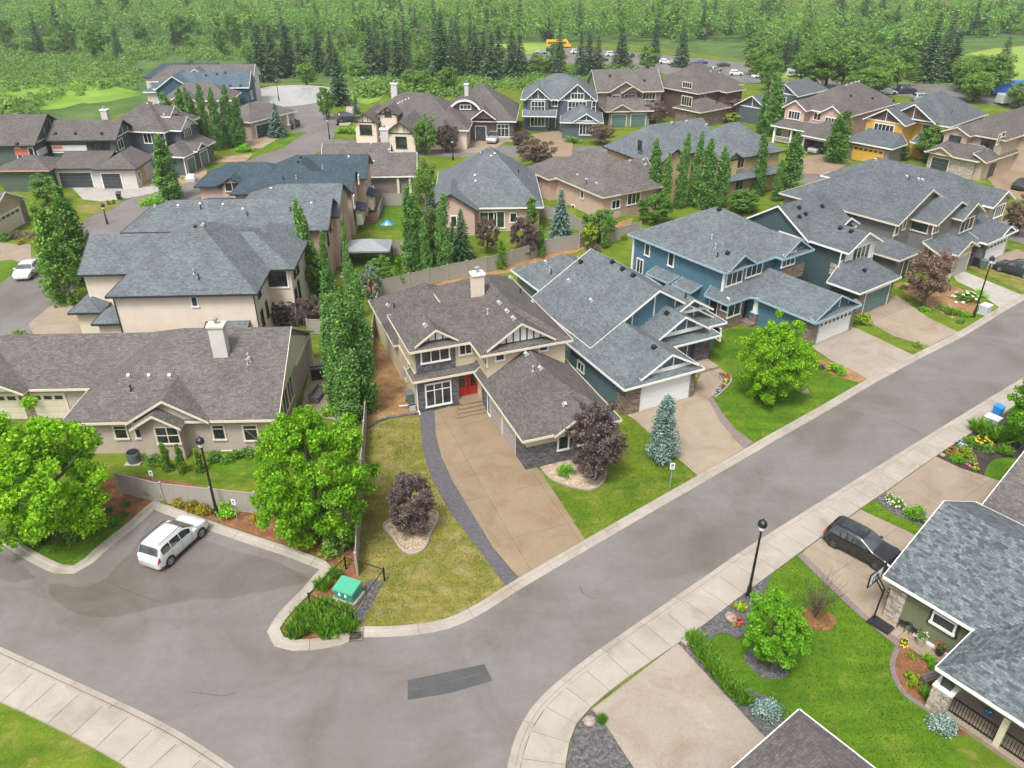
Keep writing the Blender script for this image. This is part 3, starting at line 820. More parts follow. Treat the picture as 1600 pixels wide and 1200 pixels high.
# woods floor
for nm, pts, lb in (('woods_floor', [(-300,190),(-300,150),(-300,20),(300,10),(700,20),(740,72),(700,110),(640,130),(560,150),(500,128),(400,132),(330,150),(230,170),(120,190),(0,200)], 'dark green floor of the wooded valley'),
                    ('woods_floor', [(700,20),(1200,15),(1900,10),(1900,60),(1600,70),(1520,80),(1470,104),(1330,112),(1180,96),(1000,70),(860,66),(745,66)], 'dark green floor of the far woods')):
    draped(nm, gp(pts), .02, 'wild_ground', lb)
# ---------------------------------------------------------------- house builder
WIN = {}
def win_meshes(w, h, cols, rows, frame, transom, fw=.09):
    """frame mesh and pane meshes of a window facing -y, centred on x, z"""
    key = (round(w,2), round(h,2), cols, rows, frame, round(transom,2))
    if key in WIN: return WIN[key]
    b = MB()
    b.box(-w/2-.02, -.075, -h/2, -w/2+fw, .02, h/2); b.box(w/2-fw, -.075, -h/2, w/2+.02, .02, h/2)
    b.box(-w/2-.02, -.078, h/2-fw, w/2+.02, .018, h/2+.03); b.box(-w/2-.06, -.11, -h/2-.05, w/2+.06, .018, -h/2+fw)
    iw, ih = w - 2*fw, h - 2*fw
    mw = .07
    for i in range(1, cols):
        x = -iw/2 + iw*i/cols
        b.box(x-mw/2, -.065, -ih/2, x+mw/2, .016, ih/2)
    zc = [-ih/2 + ih*j/rows for j in range(1, rows)] if not transom else [ih/2 - transom*ih]
    for z in zc: b.box(-iw/2, -.06, z-.03, iw/2, .014, z+.03)
    fm = b.mesh('window', frame)
    panes = []
    zs = [-ih/2] + sorted(zc) + [ih/2]
    for i in range(cols):
        for j in range(len(zs)-1):
            q = MB(); q.box(-iw/2 + iw*i/cols, -.03, zs[j], -iw/2 + iw*(i+1)/cols, -.005, zs[j+1])
            panes.append(q.mesh('pane', 'glass'))
    WIN[key] = (fm, panes)
    return WIN[key]
FACE_ROT = {'f': 0.0, 'b': math.pi, 'l': -math.pi/2, 'r': math.pi/2}
VENT = {}
class House:
    def __init__(s, name, label, anchor, ang, roof, trim, wall, cat='house', group=None, z=0.0):
        """anchor: (px, py, height) seen in the photo; the frame's u runs at ang degrees from world x, v away from the viewer"""
        s.ang = math.radians(ang)
        p = P(anchor[0], anchor[1], anchor[2] + z)
        s.o = Vector((p.x, p.y, z))
        s.root = thing(name, label, cat, tuple(s.o), s.ang, group)
        s.roofm, s.trim, s.wallm = roof, trim, wall
        s.planes = []
        s.c, s.s = math.cos(s.ang), math.sin(s.ang)
        s.last = None
    def U(s, px, py, z):
        p = P(px, py, z + s.o.z); dx, dy = p.x - s.o.x, p.y - s.o.y
        return (dx*s.c + dy*s.s, -dx*s.s + dy*s.c)
    def R(s, z, l, f, r, b):
        """plan rectangle from four edges; each a number or a pixel seen on that edge at height z"""
        g = lambda q, i: q if not isinstance(q, tuple) else s.U(q[0], q[1], z)[i]
        u0, v0, u1, v1 = g(l, 0), g(f, 1), g(r, 0), g(b, 1)
        return (min(u0,u1), min(v0,v1), max(u0,u1), max(v0,v1))
    def lray(s, px, py):
        d = ray(px, py); o = Vector((0, 0, CAM_H)) - s.o
        return (Vector((o.x*s.c + o.y*s.s, -o.x*s.s + o.y*s.c, o.z)), Vector((d.x*s.c + d.y*s.s, -d.x*s.s + d.y*s.c, d.z)))
    def on_face(s, face, coord, px, py):
        o, d = s.lray(px, py)
        k = 0 if face in 'lr' else 1
        t = (coord - o[k]) / d[k]
        p = o + d * t
        return (p.y if k == 0 else p.x), p.z
    # -- walls
    def wall(s, r, z0, z1, mat=None, name='wall'):
        b = MB(); b.box(r[0], r[1], z0, r[2], r[3], z1)
        return b.build(name, mat or s.wallm, s.root)
    # -- roofs
    def planes_(s, polys, name='roof', mat=None, trim=None, th=.14, fh=.165, fascia=True, parent=None, skip=None, skipz=None):
        """roof from planes (lists of u,v,z); open edges get a fascia board"""
        tm = trim or s.trim
        b = MB()
        edges = {}
        for poly in polys:
            q = [Vector(p) for p in poly]
            nrm = Vector((0,0,0))
            for i in range(len(q)):
                a, c = q[i], q[(i+1)%len(q)]
                nrm += Vector(((a.y-c.y)*(a.z+c.z), (a.z-c.z)*(a.x+c.x), (a.x-c.x)*(a.y+c.y)))
            nrm.normalize()
            if nrm.z < 0: q = q[::-1]; nrm = -nrm
            up = Vector((-nrm.x, -nrm.y, 0))
            up = up.normalized() if up.length > 1e-6 else Vector((0,1,0))
            side = Vector((up.y, -up.x, 0))
            sl = max(.05, nrm.z)
            uv = [(p.dot(side), Vector((p.x, p.y, 0)).dot(up) / sl) for p in q]
            b.add(q, [tuple(range(len(q)))], 0, [uv])
            b.add([p + Vector((0,0,-th)) for p in q], [tuple(range(len(q)-1, -1, -1))], 1)
            s.planes.append((q, nrm))
            for i in range(len(q)):
                a, c = q[i], q[(i+1)%len(q)]
                ka, kc = tuple(round(x,3) for x in a), tuple(round(x,3) for x in c)
                edges.setdefault(frozenset((ka,kc)), []).append((a, c, nrm))
        for k in edges.values():
            if len(k) == 1:
                a, c, _ = k[0]
                b.add([a, a + Vector((0,0,-th)), c + Vector((0,0,-th)), c], [(0,1,2,3)], 1)
        ro = b.build(name, [mat or s.roofm, tm], parent or s.root)
        if fascia:
            f = MB()
            for k in edges.values():
                if len(k) != 1: continue
                a, c, nrm = k[0]
                d = (c - a)
                if d.length < .05: continue
                if skipz is not None and abs(a.z-skipz) < .01 and abs(c.z-skipz) < .01: continue
                if skip and abs(a[skip[0]]-skip[1]) < .01 and abs(c[skip[0]]-skip[1]) < .01: continue
                out = Vector((d.y, -d.x, 0))
                if out.length < 1e-6: continue
                out.normalize()
                o1 = out * .012; o2 = out * .055; dz = Vector((0,0,-fh)); up = Vector((0,0,.025))
                f.add([a+o1+up, c+o1+up, c+o2+up, a+o2+up, a+o1+dz, c+o1+dz, c+o2+dz, a+o2+dz],
                      [(0,1,2,3),(7,6,5,4),(3,2,6,7),(0,4,5,1),(0,3,7,4),(1,5,6,2)])
            if f.v: f.build('fascia', tm, ro if parent is None else parent)
        s.last = ro
        return ro
    def roof(s, r, z, pitch, axis='u', e0='h', e1='h', gable=None, go=.35, ov=.5, name='roof', mat=None, trim=None, hk=1.0, battens=0, bm='trim_white', **kw):
        u0, v0, u1, v1 = r
        gbs = []
        if axis == 'u':
            sp = (v1-v0)/2; L = u1-u0; h = sp*pitch; m = (v0+v1)/2
            i0 = sp*hk if e0 == 'h' else 0; i1 = sp*hk if e1 == 'h' else 0
            if i0+i1 > L: k = L/(i0+i1); i0 *= k; i1 *= k
            A, B, C, D = (u0,v0,z),(u1,v0,z),(u1,v1,z),(u0,v1,z)
            E, F = (u0+i0,m,z+h),(u1-i1,m,z+h)
            pt = abs(E[0]-F[0]) < .02
            polys = [[A,B,E] if pt else [A,B,F,E], [C,D,E] if pt else [C,D,E,F]]
            if pt: F = E
            if e0 == 'h': polys.append([D,A,E])
            else: gbs.append(('l', u0+go, v0, v1))
            if e1 == 'h': polys.append([B,C,F])
            else: gbs.append(('r', u1-go, v0, v1))
        else:
            sp = (u1-u0)/2; L = v1-v0; h = sp*pitch; m = (u0+u1)/2
            i0 = sp*hk if e0 == 'h' else 0; i1 = sp*hk if e1 == 'h' else 0
            if i0+i1 > L: k = L/(i0+i1); i0 *= k; i1 *= k
            A, B, C, D = (u0,v0,z),(u1,v0,z),(u1,v1,z),(u0,v1,z)
            E, F = (m,v0+i0,z+h),(m,v1-i1,z+h)
            pt = abs(E[1]-F[1]) < .02
            if pt: F = E
            polys = [[D,A,E] if pt else [D,A,E,F], [B,C,F] if pt else [B,C,F,E]]
            if e0 == 'h': polys.append([A,B,E])
            else: gbs.append(('f', v0+go, u0, u1))
            if e1 == 'h': polys.append([C,D,F])
            else: gbs.append(('b', v1-go, u0, u1))
        if e1 == 'x':
            kw['skip'] = (0, u1) if axis == 'u' else (1, v1)
            if not kw.pop('eaves', False): kw['skipz'] = z
        ro = s.planes_(polys, name, mat, trim, **kw)
        if e1 == 'x': gbs = [g for g in gbs if g[0] in 'fl']
        if gable != 'none':
            for face, c, a0, a1 in gbs: s.gable(face, c, a0, a1, z, pitch, gable or s.wallm, battens, bm)
        s.last = ro
        return ro
    def gable(s, face, c, a0, a1, z, pitch, mat, battens=0, bm='trim_white', th=.12):
        h = (a1-a0)/2*pitch; m = (a0+a1)/2; sg = 1 if face in 'fl' else -1
        t = .17
        tri = [(a0+t/pitch*1.0, z-.02), (a1-t/pitch, z-.02), (m, z+h-t)]
        P3 = (lambda a, q, zz: (q, a, zz)) if face in 'lr' else (lambda a, q, zz: (a, q, zz))
        b = MB()
        b.add([P3(a, c, zz) for a, zz in tri] + [P3(a, c+sg*th, zz) for a, zz in tri], [(0,1,2),(5,4,3),(0,3,4,1),(1,4,5,2),(2,5,3,0)])
        g = b.build('gable', mat, s.root)
        if battens:
            k = MB()
            for i in range(1, battens+1):
                a = a0 + (a1-a0)*i/(battens+1)
                top = z + (h - abs(a-m)*pitch) - t
                lo = P3(a-.05, c-sg*.04, z); hi = P3(a+.05, c+sg*.01, top)
                k.box(min(lo[0],hi[0]), min(lo[1],hi[1]), z, max(lo[0],hi[0]), max(lo[1],hi[1]), top)
            lo = P3(a0+.3, c-sg*.05, z-.02); hi = P3(a1-.3, c+sg*.01, z+.16)
            k.box(min(lo[0],hi[0]), min(lo[1],hi[1]), z-.02, max(lo[0],hi[0]), max(lo[1],hi[1]), z+.16)
            k.build('battens', bm, g)
        return g
    def mass(s, r, z, pitch, axis='u', e0='h', e1='h', wall=None, z0=0.0, ov=.5, go=.35, **kw):
        """walls with their roof; r is the eave rectangle"""
        gu0 = go if axis == 'u' and e0 == 'g' else ov
        gu1 = go if axis == 'u' and e1 in 'gx' else ov
        gv0 = go if axis == 'v' and e0 == 'g' else ov
        gv1 = go if axis == 'v' and e1 in 'gx' else ov
        w = (r[0]+gu0, r[1]+gv0, r[2]-gu1, r[3]-gv1)
        s.wall(w, z0, z + .0, wall)
        if e1 == 'x': kw['eaves'] = True
        ro = s.roof(r, z, pitch, axis, e0, e1, go=go, ov=ov, **kw)
        return w
    def skirt(s, r, z, rise, low='f', i0=0., i1=0., **kw):
        """lean-to roof: low edge on the side given, high edge opposite, ends hipped by i0 / i1"""
        u0, v0, u1, v1 = r
        if low == 'f': A,B,C,D = (u0,v0,z),(u1,v0,z),(u1-i1,v1,z+rise),(u0+i0,v1,z+rise); E0=(u0,v1,z); E1=(u1,v1,z)
        elif low == 'b': A,B,C,D = (u1,v1,z),(u0,v1,z),(u0+i0,v0,z+rise),(u1-i1,v0,z+rise); E0=(u1,v0,z); E1=(u0,v0,z); i0,i1=i1,i0
        elif low == 'l': A,B,C,D = (u0,v1,z),(u0,v0,z),(u1,v0+i0,z+rise),(u1,v1-i1,z+rise); E0=(u1,v1,z); E1=(u1,v0,z); i0,i1=i1,i0
        else: A,B,C,D = (u1,v0,z),(u1,v1,z),(u0,v1-i1,z+rise),(u0,v0+i0,z+rise); E0=(u0,v0,z); E1=(u0,v1,z)
        polys = [[A,B,C,D]]
        if i0 > 0: polys.append([E0,A,D])
        if i1 > 0: polys.append([B,E1,C])
        return s.planes_(polys, 'lower_roof', **kw)
    def roof_hit(s, px, py):
        o, d = s.lray(px, py); best = None
        for q, n in s.planes:
            den = n.dot(d)
            if abs(den) < 1e-6: continue
            t = (q[0] - o).dot(n) / den
            if t <= 0 or (best and t >= best[0]): continue
            p = o + d*t; ok = True
            m = len(q); sgn = 0
            for i in range(m):
                a, c = q[i], q[(i+1)%m]
                cr = (c.x-a.x)*(p.y-a.y) - (c.y-a.y)*(p.x-a.x)
                if cr < -1e-4: ok = False; break
            if ok: best = (t, p, n)
        return best
    def vents(s, *pts, kind='box', mat='vent_white', size=.27):
        for px, py in pts:
            hit = s.roof_hit(px, py)
            if not hit: continue
            _, p, n = hit
            key = (kind, mat, size)
            if key not in VENT:
                b = MB()
                if kind == 'box':
                    w = size/2
                    b.add([(-w,-w,-.06),(w,-w,-.06),(w,w,-.06),(-w,w,-.06),(-w*.9,-w*1.05,.22),(w*.9,-w*1.05,.22),(w*.9,w*.8,.26),(-w*.9,w*.8,.26)],
                          [(0,3,2,1),(4,5,6,7),(0,1,5,4),(1,2,6,5),(2,3,7,6),(3,0,4,7)])
                    b.box(-w*1.2, -w*1.3, -.05, w*1.2, w*1.1, .01)
                else:
                    b.lathe([(.14,-.2),(.08,.05),(.055,.1),(.055,.36),(.09,.37),(.09,.44),(.03,.47)], 10)
                VENT[key] = b.mesh('roof_vent', mat)
            v = obj('roof_vent', VENT[key], s.root, p)
            if kind == 'box': v.rotation_euler = Vector((0,0,1)).rotation_difference(n).to_euler()
    def pipes(s, *pts, mat='metal_black'): s.vents(*pts, kind='pipe', mat=mat)
    # -- openings
    def place(s, o, face, coord, a, z):
        e = .0
        o.location = {'f': (a, coord-e, z), 'b': (a, coord+e, z), 'l': (coord-e, a, z), 'r': (coord+e, a, z)}[face]
        o.rotation_euler = (0, 0, FACE_ROT[face])
        o.parent = s.root
    def win(s, face, coord, px, py, w, h, cols=1, rows=1, frame=None, transom=0.0):
        a, z = s.on_face(face, coord, px, py)
        return s.win_at(face, coord, a, z, w, h, cols, rows, frame, transom)
    def win_at(s, face, coord, a, z, w, h, cols=1, rows=1, frame=None, transom=0.0):
        fm, panes = win_meshes(w, h, cols, rows, frame or s.trim, transom)
        o = obj('window', fm); s.place(o, face, coord, a, z)
        for p in panes: obj('pane', p, o)
        return o
    def gdoor(s, face, coord, a, w, h=2.2, mat='door_white', rows=4, cols=4, lights=True, z=0.05, frame=None, groove=False):
        b = MB()
        b.box(-w/2-.14, -.06, 0, -w/2, .02, h+.14); b.box(w/2, -.06, 0, w/2+.14, .02, h+.14); b.box(-w/2, -.058, h, w/2, .018, h+.14)
        b.box(-w/2, -.012, 0, w/2, .01, h)
        o = b.build('garage_door', [frame or s.trim]); s.place(o, face, coord, a, z)
        ph = h/rows
        for j in range(rows):
            q = MB(); top = j == rows-1 and lights
            q.box(-w/2+.01, -.04, j*ph+.012, w/2-.01, -.012, (j+1)*ph-.012)
            if not top:
                for i in range(cols):
                    x0 = -w/2 + w*i/cols
                    q.box(x0+.1, -.055, j*ph+.09, x0+w/cols-.1, -.04, (j+1)*ph-.09)
            pn = q.build('panel', mat, o)
            if top:
                for i in range(cols):
                    x0 = -w/2 + w*i/cols
                    g = MB(); g.box(x0+.12, -.05, j*ph+.11, x0+w/cols-.12, -.035, (j+1)*ph-.11); g.build('pane', 'glass', o)
        return o
    def gdoor_px(s, face, coord, px, py, w, **kw):
        a, z = s.on_face(face, coord, px, py)
        return s.gdoor(face, coord, a, w, **kw)
    def door(s, face, coord, a, z=.1, w=1.0, h=2.1, mat='door_dark', frame=None, glass=False):
        b = MB()
        b.box(-w/2-.1, -.06, 0, -w/2, .02, h+.1); b.box(w/2, -.06, 0, w/2+.1, .02, h+.1); b.box(-w/2, -.058, h, w/2, .018, h+.1)
        b.box(-w/2, -.03, 0, w/2, .01, h, 1)
        o = b.build('door', [frame or s.trim, mat]); s.place(o, face, coord, a, z)
        q = MB(); q.box(w/2-.14, -.09, h*.46, w/2-.09, -.03, h*.52); q.build('handle', 'metal_grey', o)
        if glass:
            q = MB(); q.box(-w/2+.2, -.045, h*.35, w/2-.22, -.03, h*.88); q.build('pane', 'glass', o)
        return o
    def chimney(s, u, v, z0, z1, w=.9, d=.75, mat='stucco_white', cap='trim_white', flue=True):
        b = MB(); b.box(u-w/2, v-d/2, z0, u+w/2, v+d/2, z1)
        c = b.build('chimney', mat, s.root)
        q = MB(); q.box(u-w/2-.1, v-d/2-.1, z1, u+w/2+.1, v+d/2+.1, z1+.16); q.build('chimney_cap', cap, c)
        if flue:
            f = MB(); f.lathe([(.12,0),(.12,.35),(.24,.36),(.24,.46),(.08,.54)], 10, c=(u,v,z1+.16)); f.build('flue', 'metal_grey', c)
        return c
    def chimney_px(s, px, py, zc, z0, z1, **kw):
        u, v = s.U(px, py, zc); return s.chimney(u, v, z0, z1, **kw)
    def column(s, u, v, z0, z1, w=.35, mat=None, base=None, bh=1.0, bw=.6):
        b = MB(); b.box(u-w/2, v-w/2, z0+(bh if base else 0), u+w/2, v+w/2, z1)
        c = b.build('column', mat or s.trim, s.root)
        if base:
            q = MB(); q.box(u-bw/2, v-bw/2, z0, u+bw/2, v+bw/2, z0+bh); q.build('pier', base, c)
            q = MB(); q.box(u-bw/2-.05, v-bw/2-.05, z0+bh, u+bw/2+.05, v+bw/2+.05, z0+bh+.08); q.build('pier_cap', s.trim, c)
        return c
    def clad(s, r, z0, z1, mat, name='cladding', e=.05):
        """cladding slab standing proud of a wall"""
        b = MB(); b.box(r[0], r[1], z0, r[2], r[3], z1); return b.build(name, mat, s.root)
    def corner(s, u, v, z0, z1, w=.14, mat=None):
        b = MB(); b.box(u-w/2, v-w/2, z0, u+w/2, v+w/2, z1); return b.build('corner_board', mat or s.trim, s.root)
    def spout(s, u, v, z0, z1, mat=None):
        b = MB(); b.box(u-.045, v-.045, z0+.15, u+.045, v+.045, z1); b.bar((u,v,z0+.18),(u,v-.5,z0+.06),.09); return b.build('downspout', mat or s.trim, s.root)
    def slab(s, name, r, z0, z1, mat):
        b = MB(); b.box(r[0], r[1], z0, r[2], r[3], z1); return b.build(name, mat, s.root)
    def rail(s, a, b_, z, h=1.0, mat='metal_black', n=None):
        a, b_ = Vector((*a, z)), Vector((*b_, z)); L = (b_-a).length; n = n or max(2, int(L/.14))
        k = MB(); k.bar(a+Vector((0,0,h)), b_+Vector((0,0,h)), .07); k.bar(a+Vector((0,0,.12)), b_+Vector((0,0,.12)), .05)
        for i in range(n+1):
            p = a.lerp(b_, i/n); k.bar(p+Vector((0,0,.02)), p+Vector((0,0,h)), .03)
        return k.build('railing', mat, s.root)
# ---------------------------------------------------------------- the houses of the front row
def house_beige():
    h = House('house', 'beige two storey corner house with brown roof, red door and slate stone front', (655,644,0), 21, 'shingle_brown', 'trim_cream', 'stucco_beige')
    # ground floor, left front with stone face
    h.wall((0,0,3.3,15.5), 0, 3.1); h.wall((3.3,.45,5.2,15.5), 0, 3.1)
    h.clad((-.04,-.09,3.35,.06), 0, 3.0, 'stone_grey')
    h.wall((5.1,-2.2,11.7,10.8), 0, 5.6)
    # rear one storey roof
    h.roof((-.4,6,8,16.0), 3.2, .62, 'u', 'h', 'h')
    # upper left block
    h.wall((.1,.35,5.2,6.4), 3.0, 5.6)
    h.clad((.08,.27,3.3,.4), 3.2, 5.45, 'stone_grey')
    h.roof((-.5,-.2,8.1,7.0), 5.6, .58, 'u', 'h', 'x', gable='none', eaves=True)
    h.roof((.0,.0,3.5,3.4), 5.9, .66, 'v', 'g', 'x', battens=5, gable='siding_white', bm='trim_dark', go=.3)
    # upper right block
    h.roof((4.4,-2.7,12.1,11.3), 5.6, .58, 'v', 'h', 'h')
    h.roof((5.0,-2.5,10.7,3.2), 5.85, .64, 'v', 'g', 'x', battens=9, gable='siding_white', bm='trim_dark', go=.4)
    # porch and garage wing
    h.planes_([[(-.45,-.45,3.1),(5.05,-.45,3.1),(5.05,.5,3.4),(-.1,.4,3.35)], [(-.45,-.45,3.1),(-.1,.4,3.35),(-.1,1.6,3.35),(-.45,1.6,3.1)]], 'lower_roof')
    h.planes_([[(3.3,.44,3.38),(4.6,-.45,3.1),(5.15,-.45,3.5),(5.15,2.5,4.2),(3.3,2.5,4.0)]], 'lower_roof', fascia=False)
    h.wall((5.15,-10.3,11.7,-2.2), 0, 2.95)
    h.roof((4.6,-10.9,12.3,1.2), 2.95, .62, 'v', 'h', 'x', gable='none', eaves=True)
    h.roof((6.9,-11.2,11.6,-5.5), 3.0, .62, 'v', 'g', 'x', battens=0, gable='stucco_beige', go=.45)
    h.clad((5.08,-10.38,11.76,-10.25), 0, 1.9, 'stone_grey')
    h.clad((5.06,-10.3,5.14,-8.4), 0, 1.9, 'stone_grey')
    h.clad((5.06,-2.6,5.14,-.8), 0, 2.2, 'stone_grey')
    # doors
    h.gdoor('l', 5.15, -6.9, 2.6, h=2.25, mat='door_taupe', cols=2, lights=False)
    h.gdoor('l', 5.15, -4.0, 2.5, h=2.25, mat='door_taupe', cols=2, lights=False)
    h.door('f', .42, 3.82, .5, .88, 2.3, 'door_red', 'door_red', glass=True)
    h.door('f', .42, 4.74, .5, .84, 2.3, 'door_red', 'door_red', glass=True)
    h.slab('porch_slab', (3.3,-.9,5.1,.45), 0, .5, 'aggregate_tan')
    for i, (a, z) in enumerate(((1.3,.38),(1.7,.25),(2.1,.13))): h.slab('step', (3.0-.25*i,-a,5.1,-a+.42), 0, z, 'aggregate_tan')
    # windows
    h.win('f', -.09, 685, 615, 2.15, 2.1, 3, 1, 'trim_white', .28)
    h.win('f', .27, 680, 553, 2.35, 1.35, 3, 1, 'trim_white')
    h.win('f', .35, 727, 545, 1.1, 1.0, 2, 1, 'trim_white')
    h.win('l', 5.1, 756, 557, 1.7, .95, 3, 1, 'trim_white')
    h.win('f', -2.2, 781, 558, .8, .6, 1, 1, 'trim_white')
    h.win('f', -2.2, 849, 543, .8, .6, 1, 1, 'trim_white')
    h.win('f', -10.38, 880, 691, .9, 1.25, 1, 1, 'trim_white')
    h.win('f', -10.38, 912, 683, .9, 1.25, 1, 1, 'trim_white')
    h.win('l', 0, 640, 575, .8, .9, 1, 1, 'trim_cream'); h.win('l', 0, 634, 585, .7, 1.1, 1, 1, 'trim_cream')
    h.spout(-.06,.0,0,3.1,'trim_white'); h.spout(5.05,-2.3,0,2.9,'trim_white')
    h.chimney_px(746, 446, 8.0, 6.5, 9.0, w=.95, d=.8, mat='stucco_cream', cap='trim_white')
    h.vents((607,478),(665,509),(711,425),(781,474),(793,487),(803,498),(823,554),(845,576),(882,632),(797,435),(832,472))
    h.pipes((616,481),(813,458)); h.vents((762,490),(833,580), kind='pipe', mat='vent_white')
    return h
H_BEIGE = house_beige()

def house_grey():
    h = House('house', 'teal grey house with three stepped white gables and long shingle roof', (976,609,2.8), 26.5, 'shingle_slate_light', 'trim_white', 'siding_teal')
    h.mass((.8,6.4,14.0,17.5), 3.27, .60, 'v', 'g', 'g', battens=5, bm='trim_white', gable='siding_blue', go=.55)
    h.mass((2.6,15,10.5,25), 3.3, .6, 'v', 'g', 'h', go=.3)
    h.mass((0,0,7.7,9.5), 2.8, .60, 'v', 'h', 'x', gable='none')
    h.roof((1.7,.25,7.3,5), 3.15, .56, 'v', 'g', 'x', battens=4, gable='siding_blue', go=.5)
    h.wall((7.0,5.3,12.2,8), 0, 3.0)
    h.roof((5.2,4.0,12.7,11), 2.95, .60, 'v', 'h', 'x', gable='none', eaves=True)
    h.roof((5.9,4.2,11.5,8), 3.75, .60, 'v', 'g', 'x', battens=4, gable='siding_blue', go=.5)
    h.wall((9,6.4,14.1,8), 0, 3.0)
    h.roof((8.0,5.7,14.7,13), 3.0, .60, 'v', 'h', 'x', gable='none', eaves=True)
    h.roof((8.6,6.0,13.2,10), 4.5, .58, 'v', 'g', 'x', battens=3, gable='siding_blue', go=.5)
    for u, v, w in ((4.5,.62,4.6),(8.7,4.62,4.6),(10.9,6.4,3.8)):
        h.slab('gable_band', (u-w/2,v-.06,u+w/2,v+.02), {4.5:3.12,8.7:3.7,10.9:4.45}[u], {4.5:3.42,8.7:4.02,10.9:4.75}[u], 'trim_white')
    h.clad((.45,.42,2.0,.52), 0, 2.7, 'stone_brown'); h.clad((.42,.52,.5,1.6), 0, 1.6, 'stone_brown')
    h.clad((6.75,.42,7.24,.52), 0, 2.7, 'stone_brown')
    h.gdoor('f', .48, 4.4, 4.75, h=2.2, mat='door_white', cols=8, lights=False)
    h.clad((10.6,4.8,12.25,5.32), 0, 2.85, 'stone_grey')
    h.door('f', 5.3, 9.6, .35, 1.0, 2.2, 'door_dark', glass=True)
    h.slab('porch_slab', (7.4,3.2,12.2,5.4), 0, .32, 'aggregate_pink'); h.slab('step', (7.4,2.8,9.6,3.2), 0, .17, 'aggregate_pink')
    h.win('l', 1.3, 908, 534, .75, 1.5, 1, 1); h.win('l', .5, 908, 573, 1.1, .9, 2, 1)
    h.win('r', 14.0, 1120, 520, 1, 1.2)
    h.corner(1.28, 8.6, 0, 3.5)
    h.vents((882,388),(894,397),(908,410),(957,410),(973,421),(990,431),(1032,459),(1042,490),(1022,543), mat='metal_black', size=.36)
    h.vents((853,410),(889,439),(924,470)); h.pipes((861,428),(1071,465)); h.vents((859,423),kind='pipe',mat='vent_white')
    return h
H_GREY = house_grey()

def house_blue():
    h = House('house', 'blue two storey house with hip roof, brick porch and white double garage', (1272.5,504,2.9), 35.5, 'shingle_slate_light', 'trim_bluegrey', 'siding_blue')
    w = h.mass((-3.3,8.0,9.0,21.3), 5.8, .56, 'v', 'h', 'h')
    h.roof((-2.9,7.85,.9,11.5), 5.95, .62, 'v', 'g', 'x', go=.5, gable='siding_blue')
    h.wall((4.6,7.6,8.2,9), 2.9, 5.8); h.roof((4.0,7.1,8.8,12), 5.8, .60, 'v', 'h', 'x', gable='none', eaves=True)
    h.roof((4.3,7.2,8.5,11.5), 6.0, .62, 'v', 'g', 'x', gable='siding_blue', go=.45, battens=1, bm='trim_bluegrey')
    h.clad((4.5,7.5,8.25,7.62), 3.0, 4.4, 'stone_brown')
    # porch level
    h.planes_([[(-3.6,7.0,3.0),(-.4,7.0,3.0),(.2,6.3,3.0),(2.6,6.3,3.0),(2.6,8.52,4.1),(-2.6,8.52,4.0)], [(-3.6,9.9,3.0),(-3.6,7.0,3.0),(-2.6,8.52,4.0),(-2.6,9.9,4.0)]], 'lower_roof')
    h.wall((-3.0,7.5,-.5,8.6), 0, 3.0, 'stone_brown')
    h.win('f', 7.5, 1147, 481, 1.9, 1.7, 2, 1, 'trim_white'); h.win('l', -3.0, 1133, 475, .9, 1.5, 1, 1, 'trim_white')
    h.win('l', -2.8, 1115, 478, 1.1, 1.7, 1, 1, 'trim_white')
    h.door('f', 8.48, .3, .35, 1.0, 2.1, 'door_red'); h.slab('porch_slab', (-.5,6.3,1.1,8.5), 0, .3, 'stone_brown')
    h.column(.5, 6.75, 0, 3.0, .45, 'trim_white', 'stone_brown', 1.2, .7)
    # garage
    h.mass((0,0,7.1,8.4), 2.9, .50, 'v', 'g', 'x', go=.5, battens=4, bm='trim_white')
    h.skirt((0.1,-.12,7.0,.55), 2.88, .3, 'f')
    h.gdoor('f', .5, 4.15, 4.9, h=2.15, mat='door_white', cols=8)
    h.clad((.46,.38,1.4,.52), 0, 2.75, 'stone_brown'); h.clad((6.75,.38,7.1,.52), 0, 2.75, 'stone_brown'); h.clad((.44,.52,.5,1.3), 0, 2.7, 'stone_brown')
    # side bump-outs
    for a, b in ((14.0,17.2),(11.0,13.6)):
        h.wall((-3.7,a+.3,-2.8,b-.3), 1.0, 3.0, 'siding_blue', 'bay'); h.skirt((-4.3,a,-2.75,b), 3.0, .45, 'l')
    # windows
    h.win('f', 8.5, 1147, 434, 2.3, 1.35, 3, 1, 'trim_white'); h.win('f', 8.5, 1178, 421, 2.4, 1.3, 3, 1, 'trim_white')
    h.win('f', 7.5, 1232, 405, 2.0, 1.35, 3, 1, 'trim_white')
    h.win('l', -2.8, 1012, 390, .75, 1.35, 1, 1, 'trim_white'); h.win('l', -2.8, 1049, 405, .8, 1.5, 1, 1, 'trim_white'); h.win('l', -2.8, 1000, 417, 1.0, 1.8, 2, 1, 'trim_white')
    h.corner(-2.82, 8.48, 3.2, 5.7, .2, 'trim_white'); h.corner(-2.82, 20.8, 0, 5.7, .2, 'trim_white')
    h.vents((1110,324),(1124,328),(1137,396), mat='metal_black', size=.36); h.vents((1112,373),(1118,387), kind='pipe', mat='vent_white'); h.pipes((1121,401))
    return h
H_BLUE = house_blue()

